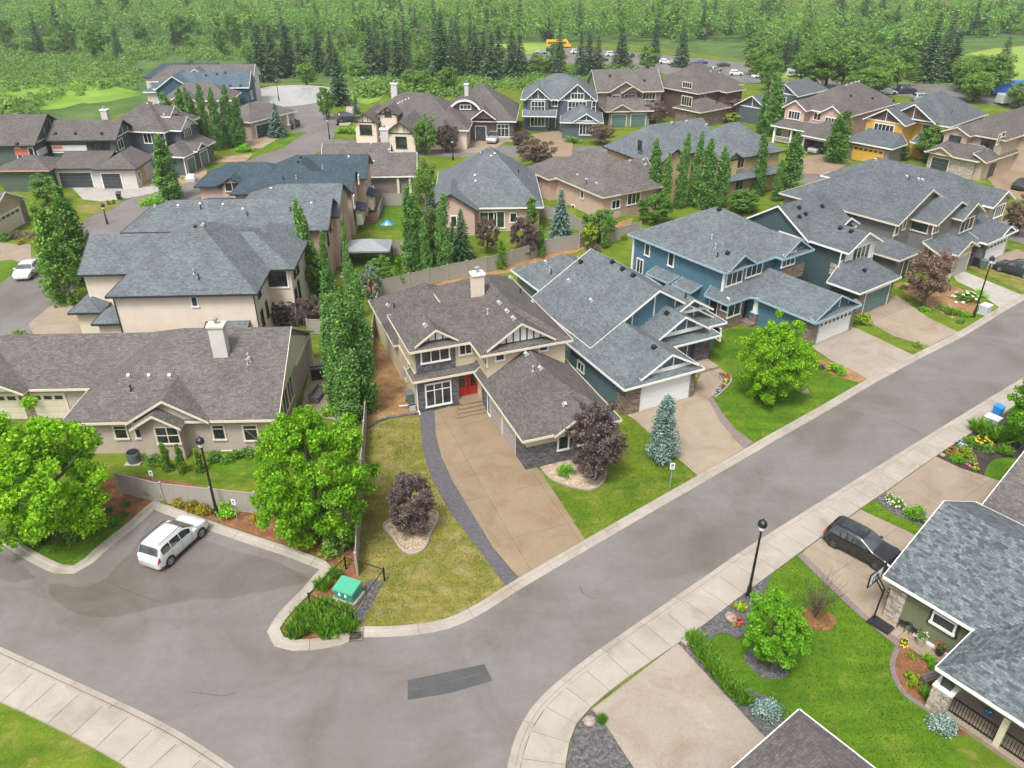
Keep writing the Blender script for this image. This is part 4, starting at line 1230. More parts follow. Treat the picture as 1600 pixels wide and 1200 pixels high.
def house_darkteal():
    h = House('house', 'dark teal house with white window gable, stone band and teal garage door', (1322,394,5.8), 36, 'shingle_slate', 'trim_white', 'siding_darkteal')
    h.mass((-.4,4.1,8.0,12.7), 5.8, .62, 'u', 'g', 'x', go=.3)
    h.mass((-.1,-.4,5.9,8), 5.8, .52, 'v', 'g', 'x', go=.6, gable='siding_white')
    h.clad((.4,.1,5.4,.2), 4.1, 5.9, 'siding_white'); h.clad((.38,.08,5.42,.2), 2.9, 4.1, 'stone_buff'); h.clad((.34,.1,.42,1.6), 2.9, 4.1, 'stone_buff')
    h.win_at('f', .1, 2.9, 5.0, 3.0, 1.7, 4, 1, 'trim_white')
    h.roof((3.6,3.4,7.3,8.2), 6.4, .52, 'v', 'g', 'x', go=.6, gable='siding_darkteal')
    h.skirt((-1.8,-3.4,5.4,.3), 3.0, 1.75, 'f', 1.9, 1.9)
    h.wall((-.9,-2.9,4.9,.3), 0, 3.0)
    h.gdoor('f', -2.9, 2.4, 4.2, h=2.2, mat='door_teal', cols=6, lights=False, rows=5)
    h.clad((-.95,-3.0,.1,-2.85), 0, 2.8, 'stone_brown'); h.clad((4.6,-3.0,4.95,-2.85), 0, 2.8, 'stone_brown')
    h.spout(-.45,.2,2.9,5.7,'trim_white')
    h.vents((1248,325),(1258,335),(1284,323),(1248,339),(1313,357),(1330,362),(1350,423), mat='metal_black', size=.36)
    return h
H_DT = house_darkteal()

def house_taupe():
    h = House('house', 'taupe grey house with stepped gables behind the copper leaved tree', (1400,351,5.8), 38, 'shingle_slate', 'trim_cream', 'siding_grey')
    h.mass((0,-.3,12,15), 5.8, .47, 'v', 'g', 'h', go=.4)
    h.mass((3.3,-2.9,12.2,6), 5.8, .40, 'v', 'g', 'x', go=.4)
    h.mass((7.2,-3.8,12.4,4), 5.8, .56, 'v', 'g', 'x', go=.5)
    h.mass((-2.4,-2.5,2.3,4), 3.0, .5, 'v', 'h', 'x', ov=.6, gable='none')
    h.skirt((2.0,-5.0,10.5,-2.4), 3.0, 1.1, 'f')
    h.mass((4.0,-5.6,8.9,0), 3.0, .45, 'v', 'g', 'x', go=.5, gable='siding_grey', battens=2, wall='siding_beige')
    h.gdoor('f', -5.1, 6.4, 3.4, h=2.2, mat='door_taupe', cols=4, lights=False)
    h.door('f', -2.0, .2, .3, 1.0, 2.1, 'door_dark')
    h.win('f', .1, 1401, 359, .8, 1.2, 1, 1); h.win('f', .1, 1413, 350, .6, 1.3, 1, 1)
    h.win('l', 3.8, 1437, 353, 2.0, 1.3, 1, 1); h.win('f', -2.5, 1462, 357, 1.3, 1.0, 2, 1); h.win_at('f', -3.3, 9.6, 4.7, 3.0, 1.5, 3, 1)
    h.spout(.45,.2,0,5.6); h.spout(3.75,-2.45,0,5.6)
    h.vents((1457,275),(1498,284),(1531,292)); h.pipes((1421,280),(1274,280)); 
    return h
H_TP = house_taupe()

def house_whitegarage():
    h = House('house', 'beige house with white garage door at the street corner on the right', (1537,329,5.8), 38, 'shingle_slate', 'trim_white', 'siding_beige')
    h.mass((-1.6,1.0,7.6,20), 5.8, .55, 'v', 'h', 'h')
    h.mass((2.0,-.2,7.6,6), 5.8, .52, 'v', 'g', 'x', go=.5)
    h.mass((-2.3,-2.3,5.4,3), 3.0, .52, 'v', 'h', 'x', gable='none')
    h.roof((1.6,-2.2,5.0,1), 3.05, .5, 'v', 'g', 'x', go=.5)
    h.gdoor('f', -1.8, 1.6, 4.9, h=2.2, mat='door_white', cols=6)
    h.clad((-1.85,-1.92,-1.0,-1.78), 0, 2.8, 'stone_grey'); h.clad((-1.9,-1.8,-1.8,-.6), 0, 2.8, 'stone_grey')
    h.win_at('f', .15, 4.8, 4.8, 2.4, 1.5, 4, 1); h.win_at('f', 1.5, .6, 4.7, .8, 1.5)
    h.spout(-1.1,1.4,0,5.6)
    h.vents((1411,242),(1420,243),(1368,250),(1417,277),(1435,281),(1441,282)); h.pipes((1420,280))
    return h
H_WG = house_whitegarage()

# ---------------------------------------------------------------- the left row
def house_bungalow():
    h = House('bungalow', 'mauve clad bungalow with brown roof, chimney and twin front gables behind the grey fence', (415,656,3.0), 2, 'shingle_taupe', 'trim_cream', 'siding_mauve')
    h.mass((-14.6,0,.9,14.4), 3.0, .55, 'u', 'h', 'g', go=.5)
    h.mass((-27,5,-8.5,14.2), 3.0, .54, 'u', 'h', 'x', gable='none')
    h.roof((-9.9,-.25,-4.0,6), 3.05, .62, 'v', 'g', 'x', go=.4)
    h.wall((-8.9,-.5,-6.1,1), 0, 3.0)
    h.roof((-9.35,-1.0,-5.75,3), 3.0, .62, 'v', 'g', 'x', go=.4)
    h.win('f', -.5, 262, 680, 1.7, 1.5, 2, 2); h.win('f', .5, 189, 675, 1.0, 1.2, 1, 1, transom=.25); h.win('f', .5, 221, 674, 1.0, 1.2, 1, 1, transom=.25)
    h.win('f', .5, 342, 675, .95, 1.35, 1, 1, transom=.25); h.win('f', .5, 392, 676, 1.1, 1.45, 1, 1, transom=.25)
    h.win('f', .5, 362, 708, 1.4, .5, 2, 1)
    # glazed end wall
    for k, (a, zt) in enumerate(((2.2,4.0),(4.0,4.4),(5.8,4.4))): h.win_at('r', .42, a, zt-1.7, 1.7, 3.2 if k else 2.6, 2, 1, transom=.3)
    h.slab('porch_beam', (.45,8.0,.7,13.6), 3.0, 3.25, 'trim_cream'); h.column(.55, 13.4, 0, 3.1, .4, 'trim_cream')
    h.gable('r', .6, 1.0, 13.4, 3.3, .5, 'trim_cream')
    h.clad((-27.5,9.0,-27,9.2), 0, .1, 'stone_brown')
    h.gdoor_px('f', 5.5, 25, 640, 2.6, mat='door_cream', cols=3); h.gdoor_px('f', 5.5, 78, 630, 2.5, mat='door_cream', cols=3)
    a, _ = h.on_face('f', 5.5, 46, 635); h.clad((a-.35,5.38,a+.35,5.52), 0, 2.8, 'stone_brown')
    h.chimney_px(346, 548, 6.0, 4.5, 8.1, w=1.1, d=.8, mat='stucco_white', cap='trim_cream')
    h.vents((202,588),(234,588),(266,588)); h.pipes((205,610)); h.vents((388,560),(391,565),(387,569), kind='pipe', mat='vent_white')
    h.roof((-26.2,4.2,-19.2,9), 3.05, .5, 'v', 'g', 'x', go=.5, gable='trim_cream')
    return h
H_BUNG = house_bungalow()

def house_cream():
    h = House('house', 'cream stucco two storey house with slate hip roof above the mauve bungalow', (164,464,6.0), 3, 'shingle_slate_light', 'trim_dark', 'stucco_cream')
    h.mass((0,0,13,16), 6.0, .62, 'v', 'h', 'h', hk=1.2)
    h.mass((-4.5,5.2,6,14), 6.0, .54, 'u', 'g', 'g', go=.3)
    h.mass((7,5.6,15.2,14.5), 6.0, .5, 'u', 'g', 'h', gable='none')
    h.mass((8,9.5,14.4,18), 6.0, .5, 'v', 'h', 'h')
    h.mass((-5.4,3.4,-2.4,8), 3.0, .45, 'v', 'h', 'x', gable='none', wall='stucco_cream')
    h.mass((-2.3,.9,.8,4), 3.0, .7, 'u', 'h', 'x', gable='none', ov=.4)
    h.win('f', .5, 304, 471, .6, 1.0, 1, 1, 'trim_white')
    h.wall((8.2,-.3,11.6,.6), 2.0, 2.9, 'stucco_cream', 'bay'); h.skirt((8.0,-.6,11.8,.52), 2.9, .35, 'f')
    h.win('r', 12.5, 404, 455, 1.0, 1.1, 2, 1, 'trim_dark'); h.win('r', 12.5, 417, 483, .7, 1.6, 1, 1, 'trim_dark'); h.win('r', 12.5, 410, 497, .8, 1.6, 1, 1, 'trim_dark')
    h.win('f', 6.1, 433, 434, 2.0, 2.0, 1, 1, 'trim_white')
    h.win('r', 14.7, 459, 420, .9, 1.7, 1, 1, 'trim_dark'); h.win('r', 14.7, 464, 415, .9, 1.5, 1, 1, 'trim_dark'); h.win('r', 14.7, 463, 465, .8, 1.9, 2, 1, 'trim_dark'); h.win('r', 14.7, 467, 452, .8, 1.9, 2, 1, 'trim_dark')
    h.door('f', 6.1, 13.3, .1, 1.6, 2.1, 'door_white', 'trim_white', glass=True)
    h.spout(.45,.45,0,5.9,'trim_dark'); h.spout(12.55,.45,0,5.9,'trim_dark')
    h.vents((305,354),mat='metal_black'); h.vents((316,352)); h.vents((303,428),kind='pipe',mat='vent_white'); h.pipes((311,436))
    return h
H_CREAM = house_cream()

def house_pinkleft():
    h = House('house', 'pink stucco house with long slate roof and timbered end gable', (504,360,6.0), 2, 'shingle_slate_light', 'trim_dark', 'stucco_pink')
    h.mass((-21,0,.6,8.6), 6.0, .5, 'u', 'h', 'g', go=.5, battens=3, bm='trim_brown')
    h.mass((-11,4.5,1.0,14), 6.0, .5, 'u', 'h', 'g', go=.4)
    h.win('r', .1, 515, 352, .8, 1.4, 1, 1, 'trim_dark'); h.win('r', .1, 520, 342, .8, 1.4, 1, 1, 'trim_dark'); h.win('r', .1, 512, 372, .7, 1.6, 1, 1, 'trim_dark'); h.win('r', .1, 525, 362, .8, 1.8, 1, 1, 'trim_dark')
    h.win('f', .5, 474, 372, 1.0, 1.4, 1, 1, 'trim_dark')
    h.vents((207,323),(243,323),(279,323),(313,320),(349,321),(380,328),(460,319),(487,319)); h.vents((424,296),(430,288)); h.pipes((314,327),(387,337),(454,330))
    return h
house_pinkleft()

def house_navy():
    h = House('house', 'pink stucco house under two dark navy roofs with a dormer window', (547,301,5.6), 3, 'shingle_navy', 'trim_dark', 'stucco_pink')
    h.mass((-14.5,0,.4,6.6), 5.6, .55, 'u', 'h', 'g', go=.4)
    h.mass((-12,6,1.4,14), 5.6, .55, 'u', 'h', 'g', go=.4)
    h.roof((-10,2.6,-3.4,9), 5.7, .66, 'v', 'h', 'x', gable='none', eaves=True)
    h.mass((-20.5,5.6,-8,13.5), 5.0, .52, 'u', 'h', 'h')
    h.mass((-17.4,4.9,-13.9,9), 5.2, .62, 'v', 'g', 'x', go=.4, battens=4, bm='trim_brown', gable='stucco_cream')
    h.win('f', 5.25, 363, 292, 1.9, 1.2, 2, 1, 'trim_cream')
    h.mass((-21,0,-12.5,6), 3.0, .45, 'u', 'h', 'h')
    h.wall((.2,1.5,1.0,3.6), 1.0, 3.0, 'stucco_white', 'bay'); h.skirt((-.1,1.2,1.4,3.9), 3.0, .4, 'r')
    h.wall((1.0,7.5,1.8,9.6), 1.0, 3.0, 'stucco_white', 'bay'); h.skirt((.9,7.2,2.2,9.9), 3.0, .4, 'r')
    h.win('r', 1.0, 553, 315, 1.0, 1.4, 1, 1, 'trim_white'); h.win('r', 1.0, 560, 280, .8, 1.0, 1, 1, 'trim_white')
    h.vents((470,246),(467,254), mat='metal_black'); h.vents((545,246)); h.vents((504,263),(463,279), kind='pipe', mat='vent_white'); h.pipes((443,281))
    return h
house_navy()

def house_brownlow():
    h = House('bungalow', 'taupe bungalow with low brown roof and deck fence behind the bright back lawn', (650,275,3.2), 4, 'shingle_taupe', 'trim_white', 'siding_taupe')
    h.mass((-17,0,.1,9.0), 3.2, .5, 'u', 'h', 'g', go=.4)
    h.mass((-14,5,-4,14), 3.4, .52, 'u', 'g', 'g', go=.4)
    h.win('f', .5, 578, 294, 1.1, .6, 1, 1, 'trim_white'); h.column(-2.6, .3, 0, 3.2, .35, 'trim_cream'); h.column(-.9, .3, 0, 3.2, .35, 'trim_cream')
    h.chimney_px(601, 215, 6.0, 3.0, 7.2, w=1.2, d=.9, mat='stucco_white')
    h.vents((523,217),(535,217),(548,217),(481,235),(495,235),(561,223),(580,225),(584,253),(608,235),(620,235),(633,235))
    return h
house_brownlow()

def house_hipmiddle():
    h = House('bungalow', 'pink stucco bungalow with tall slate hip roof in the middle of the block', (745,325,3.2), 2.5, 'shingle_slate_light', 'trim_white', 'stucco_pink')
    h.mass((-4.6,.0,8.4,17), 3.2, .86, 'v', 'h', 'h', hk=1.35)
    h.mass((-6.6,-1.4,.2,9), 3.2, .66, 'v', 'g', 'h', go=.4, trim='trim_dark')
    h.mass((-5.4,7,2,17), 3.2, .6, 'u', 'h', 'x', gable='none')
    h.win('f', .5, 763, 343, 2.2, 2.0, 2, 1, 'trim_white'); h.win('f', .5, 780, 343, 1.4, 2.2, 1, 1, 'trim_white'); h.win('f', .5, 802, 340, .9, 1.3, 1, 1, 'trim_white')
    h.win('f', -1.0, 709, 346, .8, 1.5, 1, 1, 'trim_white')
    h.vents((742,275),(743,284),(753,240),(767,245),(773,241)); h.pipes((753,241),(810,270))
    return h
house_hipmiddle()

def house_pinkright():
    h = House('bungalow', 'pink walled bungalow with brown roof left of the tall poplar clump', (942,310,3.2), 31, 'shingle_taupe', 'trim_cream', 'stucco_pink')
    h.mass((0,0,9.6,15.5), 3.3, .80, 'v', 'h', 'h', hk=1.2)
    h.mass((3.0,-.0,10.4,9), 3.3, .66, 'u', 'h', 'g', go=.4)
    h.mass((-1.2,11,6,18), 3.2, .55, 'v', 'h', 'h')
    h.win('l', .5, 910, 304, .7, 1.1, 1, 1, 'trim_white'); h.win('f', .5, 962, 319, 1.4, 1.2, 2, 1, 'trim_white'); h.win('f', .5, 990, 310, 2.2, 1.6, 3, 1, 'trim_white')
    h.win('l', .5, 896, 324, .8, .7, 1, 1, 'trim_white')
    h.vents((903,274),(917,281),(933,287),(984,252),(1005,250),(1008,258),(955,219),(961,222),(973,226)); h.pipes((916,287))
    return h
house_pinkright()

def house_tan():
    h = House('house', 'tan stucco house with wide slate roof behind the poplar clump', (1127,252,5.6), 29, 'shingle_slate_light', 'trim_dark', 'stucco_tan')
    h.mass((0,0,12,10), 5.6, .74, 'u', 'h', 'h')
    h.mass((-9.5,5.5,5,15), 5.6, .74, 'u', 'h', 'x', gable='none')
    h.mass((-7.5,3.5,-2.5,10), 5.6, .6, 'v', 'g', 'x', go=.4)
    h.mass((.8,-.4,3.6,4), 5.7, .6, 'v', 'g', 'x', go=.4)
    h.skirt((0,-1.2,12,.5), 2.9, .7, 'f')
    h.win('f', .5, 1157, 255, 1.3, 1.4, 2, 1, 'trim_cream'); h.win('f', .5, 1155, 287, 1.5, 1.8, 2, 1, 'trim_cream'); h.win('l', -9.0, 1000, 227, .8, 1.3, 1, 1, 'trim_dark')
    h.vents((1014,190),(1049,192),(1072,190),(1103,195),(1120,193),(1134,191),(1146,191),(1160,190))
    return h
house_tan()
# ---------------------------------------------------------------- near right
def house_sage():
    h = House('bungalow', 'sage green bungalow with bold slate shingles and stone porch at lower right', (1381,900,3.0), -52, 'shingle_bold', 'trim_white', 'siding_sage')
    h.mass((0,0,13,10.5), 3.0, .50, 'u', 'g', 'h', go=.5)
    h.mass((4.9,-3.8,11.5,6), 3.0, .50, 'v', 'h', 'x', gable='none', z0=2.2)
    h.wall((5.6,-.5,11,3), 0, 3.0)
    h.planes_([[(2.8,-.02,3.02),(5.05,.9,3.05),(6.5,3,4.3),(3.4,2.2,4.1)]], 'lower_roof', fascia=False)
    h.mass((9.2,-1.6,13.6,4.0), 5.0, .45, 'v', 'g', 'x', go=.5, z0=3.2)
    h.win_at('l', 9.7, .2, 4.3, 1.2, 1.0, 1, 1, 'trim_white')
    h.win('f', .5, 1476, 972, 1.5, 1.0, 1, 1, 'trim_dark')
    h.win_at('f', .42, h.on_face('f', .5, 1476, 972)[0], h.on_face('f', .5, 1476, 972)[1], 1.25, .8, 1, 1, 'trim_white')
    h.slab('base_trim', (2.2,.4,5.2,.52), .05, .2, 'trim_white')
    h.clad((.42,.36,1.3,.55), 0, 2.9, 'stone_buff')
    for k, (sv, lv) in enumerate(((0.2,1),(0.9,1.5))): pass
    h.gdoor('l', .5, 5.2, 4.8, h=2.2, mat='door_cream', cols=4)
    # stone porch pier, railing
    for u in (5.45, 10.9):
        b = MB(); b.box(u-.42,-3.5,0,u+.42,-2.66,1.6); pier = b.build('pier', 'stone_buff', h.root)
        i = 0
        for zi in range(7):
            x = -.46
            while x < .40:
                w_ = .18 + .22*rng.random(); w_ = min(w_, .44 - x)
                q = MB(); q.box(u+x, -3.56-.03*rng.random(), zi*.225+.01, u+x+w_-.02, -3.48, zi*.225+.205); q.build('stone', 'stone_buff', pier)
                x += w_
            y = -3.5
            while y < -2.7:
                w_ = min(.2+.2*rng.random(), -2.66-y)
                q = MB(); q.box(u-.48-.02*rng.random(), y, zi*.225+.01, u-.41, y+w_-.02, zi*.225+.205); q.build('stone', 'stone_buff', pier)
                y += w_
        q = MB(); q.box(u-.5,-3.58,1.6,u+.5,-2.58,1.7); q.build('pier_cap', 'trim_white', pier)
        q = MB(); q.box(u-.26,-3.34,1.7,u+.26,-2.82,3.0); q.build('column', 'trim_dark', pier)
    h.rail((5.9,-3.1), (10.4,-3.1), .25, 1.0); h.slab('porch_slab', (5.3,-3.4,11,-.5), 0, .25, 'aggregate_pink')
    h.column(8.2, -3.1, .25, 3.0, .28, 'door_cream')
    return h
H_SAGE = house_sage()
def house_brownedge():
    h = House('house', 'brown roofed house with stone garage cut by the right picture edge', (1535,789,3.0), -52, 'shingle_taupe', 'trim_white', 'siding_beige')
    h.mass((0,0,12,13), 3.0, .5, 'u', 'g', 'h', go=.4)
    h.clad((.36,.4,1.3,.55), 0, 2.9, 'stone_brown'); h.gdoor('f', .5, 3.9, 4.6, mat='door_cream', cols=4, lights=False)
    return h
house_brownedge()
def house_tip():
    h = House('house', 'corner of a grey roof poking in at the bottom edge', (1249,1109,3.0), -52, 'shingle_taupe', 'trim_white', 'siding_taupe')
    h.mass((0,-8,9,0), 3.0, .5, 'v', 'h', 'h')
    return h
house_tip()
# ---------------------------------------------------------------- back row
def house_tudor():
    h = House('house', 'half timbered cream house with dark roof and chimney by the footpath', (560,190,3.6), -8, 'shingle_brown', 'trim_brown', 'stucco_cream')
    h.mass((0,0,18,13), 3.6, .62, 'u', 'h', 'h')
    h.mass((-.6,-2.2,4.2,7), 3.8, .72, 'v', 'g', 'x', go=.5, battens=4, bm='trim_brown')
    h.mass((3.6,-.8,7.6,7), 5.0, .72, 'v', 'g', 'x', go=.5, battens=4, bm='trim_brown')
    h.mass((6.8,-8,12.6,4), 3.4, .70, 'v', 'g', 'x', go=.5, battens=4, bm='trim_brown')
    h.win_at('f', -1.7, 1.8, 2.6, 2.2, 1.7, 3, 1, 'trim_dark'); h.win_at('f', -.3, 5.6, 5.1, 1.2, .9, 2, 1, 'trim_dark'); h.win_at('f', -7.5, 9.7, 2.0, 1.9, 1.9, 2, 1, 'trim_dark')
    h.chimney_px(617, 150, 6.5, 4.5, 8.6, w=1.1, d=.9); h.chimney_px(600, 215, 5.5, 0, 5.6, w=.9, d=.8)
    h.vents((597,155),(622,163),(625,161),(629,159),(634,157),(639,155))
    return h
house_tudor()
def house_arch():
    h = House('house', 'dark brown house with arched dormer above a tan driveway', (726,189,3.6), -3, 'shingle_brown', 'trim_white', 'siding_brown')
    h.mass((-4.5,0,9.2,16), 3.6, .66, 'u', 'h', 'h')
    h.mass((-6.5,-6.5,1.4,8), 3.4, .6, 'v', 'h', 'x', gable='none', wall='stucco_cream')
    h.roof((1.2,-.8,5.6,5), 4.1, .75, 'v', 'g', 'x', go=.4, gable='siding_brown')
    # eyebrow dormer
    N = 10; R0 = 3.1; vs = []; fs = []
    for i in range(N+1):
        a = math.pi*(.16+.68*i/N); x = -.1 - R0*math.cos(a); z = 4.9 + R0*(math.sin(a)-.35)
        vs += [(x,1.6,z),(x,7.0,z)]
    for i in range(N): fs.append((2*i,2*i+2,2*i+3,2*i+1))
    b = MB(); b.add(vs, fs, 0, [[(0,0),(.6,0),(.6,5),(0,5)]]*len(fs)); d = b.build('eyebrow_roof', ['shingle_brown'], h.root)
    b = MB()
    for i in range(N): b.bar(Vector(vs[2*i])+Vector((0,-.05,-.1)), Vector(vs[2*i+2])+Vector((0,-.05,-.1)), .12, .34)
    b.build('arch_trim', 'trim_white', d)
    b = MB(); b.add([(v[0],2.0,v[2]-.15) for v in vs[::2]] + [(2.2,2.0,4.2),(-2.4,2.0,4.2)], [tuple(range(N+3))]); b.build('arch_wall', 'siding_brown', d)
    h.win_at('f', 2.0, 0, 5.6, 2.0, .8, 3, 1)
    h.win_at('f', .5, 6.8, 1.9, 2.2, 2.2, 3, 1, transom=.3); h.door('f', .5, 2.8, .3, 1.8, 2.3, 'door_dark', glass=True)
    h.clad((5.0,.4,8.7,.52), 0, .9, 'stone_buff')
    h.chimney_px(729, 140, 8.0, 6.0, 8.9, w=.7, d=.6)
    h.gdoor('r', .9, -3.4, 2.4, mat='door_cream', cols=2)
    return h
house_arch()
def house_gables():
    h = House('house', 'slate blue house with tall white gridded gable windows', (825,155,5.6), -4, 'shingle_slate_light', 'trim_white', 'siding_slate')
    h.mass((-1.4,0,13,12), 5.6, .62, 'u', 'h', 'h')
    h.mass((-.6,-1.0,4.4,6), 5.6, .85, 'v', 'g', 'x', go=.5, battens=3)
    h.mass((5.6,-1.4,12.8,8), 5.6, .85, 'v', 'g', 'x', go=.5, battens=5)
    h.mass((6.2,-7.2,14,2), 3.0, .55, 'v', 'h', 'x', gable='none')
    h.roof((8.6,-7.4,13.2,-3), 3.2, .62, 'v', 'g', 'x', go=.4, battens=3)
    h.skirt((-.9,-2.2,5.4,-.4), 3.0, .8, 'f')
    h.win_at('f', -.5, 1.9, 4.4, 2.6, 2.0, 4, 2); h.win_at('f', -.9, 9.2, 4.4, 3.4, 2.2, 5, 2); h.win_at('f', -.5, 1.9, 1.7, 2.8, 1.8, 4, 1); h.win_at('f', -6.7, 10.9, 1.7, 2.4, 2.0, 4, 1)
    h.win_at('f', -.9, 9.2, 6.4, 2.4, 1.1, 4, 1); h.win_at('f', .5, 5.0, 4.8, 1.2, 1.0, 2, 1); h.win_at('f', -.9, 12.3, 4.6, .8, 1.9, 1, 2)
    h.door('f', .5, 4.6, .3, 1.2, 2.2, 'door_dark')
    return h
house_gables()
def house_taupeback():
    h = House('house', 'taupe two storey house with cream trim and teal garage doors in back row', (945,144,5.6), 6, 'shingle_taupe', 'trim_cream', 'siding_taupe')
    h.mass((-1.6,0,11.8,12), 5.6, .55, 'u', 'g', 'g', go=.4)
    h.roof((.6,-.9,7.2,5), 5.7, .58, 'v', 'g', 'x', go=.5); h.wall((1.2,-.3,6.6,3), 2.8, 5.7)
    h.roof((3.0,-1.4,7.4,3), 5.65, .56, 'v', 'g', 'x', go=.5)
    h.skirt((-.8,-5.4,8.6,.5), 3.0, 2.0, 'f', 1.6, 1.6); h.wall((0,-4.8,8,.5), 0, 3.0)
    h.roof((0,-5.6,4.6,-2), 3.05, .55, 'v', 'g', 'x', go=.4)
    h.gdoor('f', -4.8, 2.0, 2.8, mat='door_teal', cols=3, lights=False); h.gdoor('f', -4.8, 5.8, 2.8, mat='door_teal', cols=3, lights=False)
    h.win_at('f', -.3, 2.2, 4.4, 1.6, 1.4, 2, 1); h.win_at('f', -.3, 5.0, 4.3, 2.2, 1.8, 3, 1); h.win_at('f', .5, 9.0, 4.6, 2.6, 1.3, 4, 1)
    h.vents((953,119),(1007,126), mat='metal_black', size=.4)
    return h
house_taupeback()
def house_brownback():
    h = House('house', 'brown roofed house with mauve brick walls by the distant parking lot', (1087,144,5.6), 38, 'shingle_brown', 'trim_cream', 'siding_brown')
    h.mass((0,0,15,13), 5.6, .6, 'u', 'h', 'h')
    h.mass((-1.0,-1.5,6,8), 5.6, .6, 'v', 'h', 'x', gable='none')
    h.mass((5.5,-3.2,11.5,8), 5.4, .6, 'v', 'h', 'x', gable='none')
    h.mass((-4,-5,5,2), 3.0, .5, 'u', 'h', 'h', wall='stone_brown')
    h.win('l', -.5, 1074, 133, 2.4, 1.1, 4, 1); h.win('l', -3.5, 1073, 158, 2.6, 1.8, 4, 1); h.win('f', -1.0, 1098, 150, 1.4, 1.2, 2, 1)
    h.vents((1110,112),(1124,114),(1128,113))
    return h
house_brownback()
def house_bluegable():
    h = House('house', 'small blue grey house with white braced gables behind poplars', (1247,151,5.0), -48, 'shingle_slate', 'trim_white', 'siding_slate')
    h.mass((-7,0,0,12), 5.0, .6, 'v', 'g', 'h', go=.5, battens=1)
    h.mass((-9.5,-7,-2,2), 3.0, .6, 'v', 'g', 'x', go=.5, battens=1)
    h.win_at('f', .4, -3.5, 3.8, 1.8, 1.3, 3, 1)
    return h
house_bluegable()
def house_pinkback():
    h = House('house', 'pink house with twin white gables and open garage holding a car', (1330,182,5.8), -48, 'shingle_brown', 'trim_white', 'stucco_pink')
    h.mass((-12,0,0,18), 5.8, .62, 'v', 'h', 'h')
    h.mass((-12.2,-1.6,-7.4,6), 5.8, .62, 'v', 'g', 'x', go=.4); h.mass((-5.2,-1.8,-.2,6), 5.8, .62, 'v', 'g', 'x', go=.4)
    h.skirt((-12.4,-4.0,-5.0,-.9), 3.0, .9, 'f', .8, 0); h.skirt((-5.2,-6.9,1.2,-1.2), 3.0, 1.9, 'f', 1.6, 1.6)
    h.wall((-4.9,-6.2,-4.4,.2), 0, 3.0, 'siding_taupe'); h.wall((.2,-6.2,.7,.2), 0, 3.0, 'siding_taupe'); h.wall((-4.4,-6.2,.2,-5.9), 2.4, 3.0, 'siding_taupe', 'garage_header'); h.wall((-4.9,-.2,.7,.3), 0, 3.4, 'siding_taupe')
    b = MB(); b.box(-4.55,-6.28,0,-4.38,-6.1,2.5); b.box(.2,-6.28,0,.36,-6.1,2.5); b.box(-4.55,-6.26,2.4,.36,-6.1,2.58); b.build('garage_frame', 'trim_white', h.root)
    h.slab('garage_floor', (-4.4,-6.0,.2,.1), 0, .06, 'concrete')
    h.column(-11.8,-3.4,0,3.0,.35); h.column(-8.5,-3.4,0,3.0,.3); h.rail((-11.8,-3.4),(-8.5,-3.4),.3,.9,'trim_white')
    h.win_at('f', -1.2, -9.8, 4.7, 2.3, 1.4, 4, 1, 'trim_white'); h.win_at('f', -1.4, -2.7, 4.7, 2.3, 1.4, 4, 1, 'trim_white'); h.win_at('f', .5, -6.3, 4.8, 1.4, 1.3, 2, 1, 'trim_white'); h.win_at('f', -1.2, -9.6, 1.6, 1.6, 1.4, 2, 1)
    h.vents((1322,134),(1330,131),(1336,129),(1341,128)); h.vents((1329,150),(1363,154),(1396,158), mat='metal_black', size=.36)
    return h
H_PB = house_pinkback()
def house_orange():
    h = House('house', 'orange house with white framed timber gables and orange garage door', (1472,202,5.8), -48, 'shingle_slate', 'trim_white', 'siding_orange')
    h.mass((-12.2,2.6,.2,18), 5.8, .60, 'v', 'h', 'h')
    h.mass((-12.2,-1.9,-5.0,8), 5.8, .60, 'v', 'g', 'x', go=.5, battens=1, gable='siding_brown')
    h.roof((-9.6,1.2,-1.6,9), 6.2, .62, 'v', 'g', 'x', go=.5, battens=1, gable='siding_brown')
    h.skirt((-12.4,-6.6,-4.2,-1.3), 3.0, 1.5, 'f', 1.4, 1.4); h.skirt((-4.6,.4,.5,3.2), 3.0, .9, 'f')
    h.wall((-11.8,-6.0,-4.8,-1.3), 0, 3.0, 'siding_taupe')
    h.gdoor('f', -6.0, -8.3, 5.0, mat='door_orange', cols=6, frame='door_orange')
    h.win_at('f', -1.4, -8.6, 4.6, 3.4, 1.7, 5, 1); h.win_at('f', 3.1, -1.4, 4.6, 1.2, 1.6, 2, 1); h.win_at('f', 3.1, -3.6, 4.9, 1.4, 1.2, 1, 1)
    h.pipes((1487,177))
    return h
house_orange()
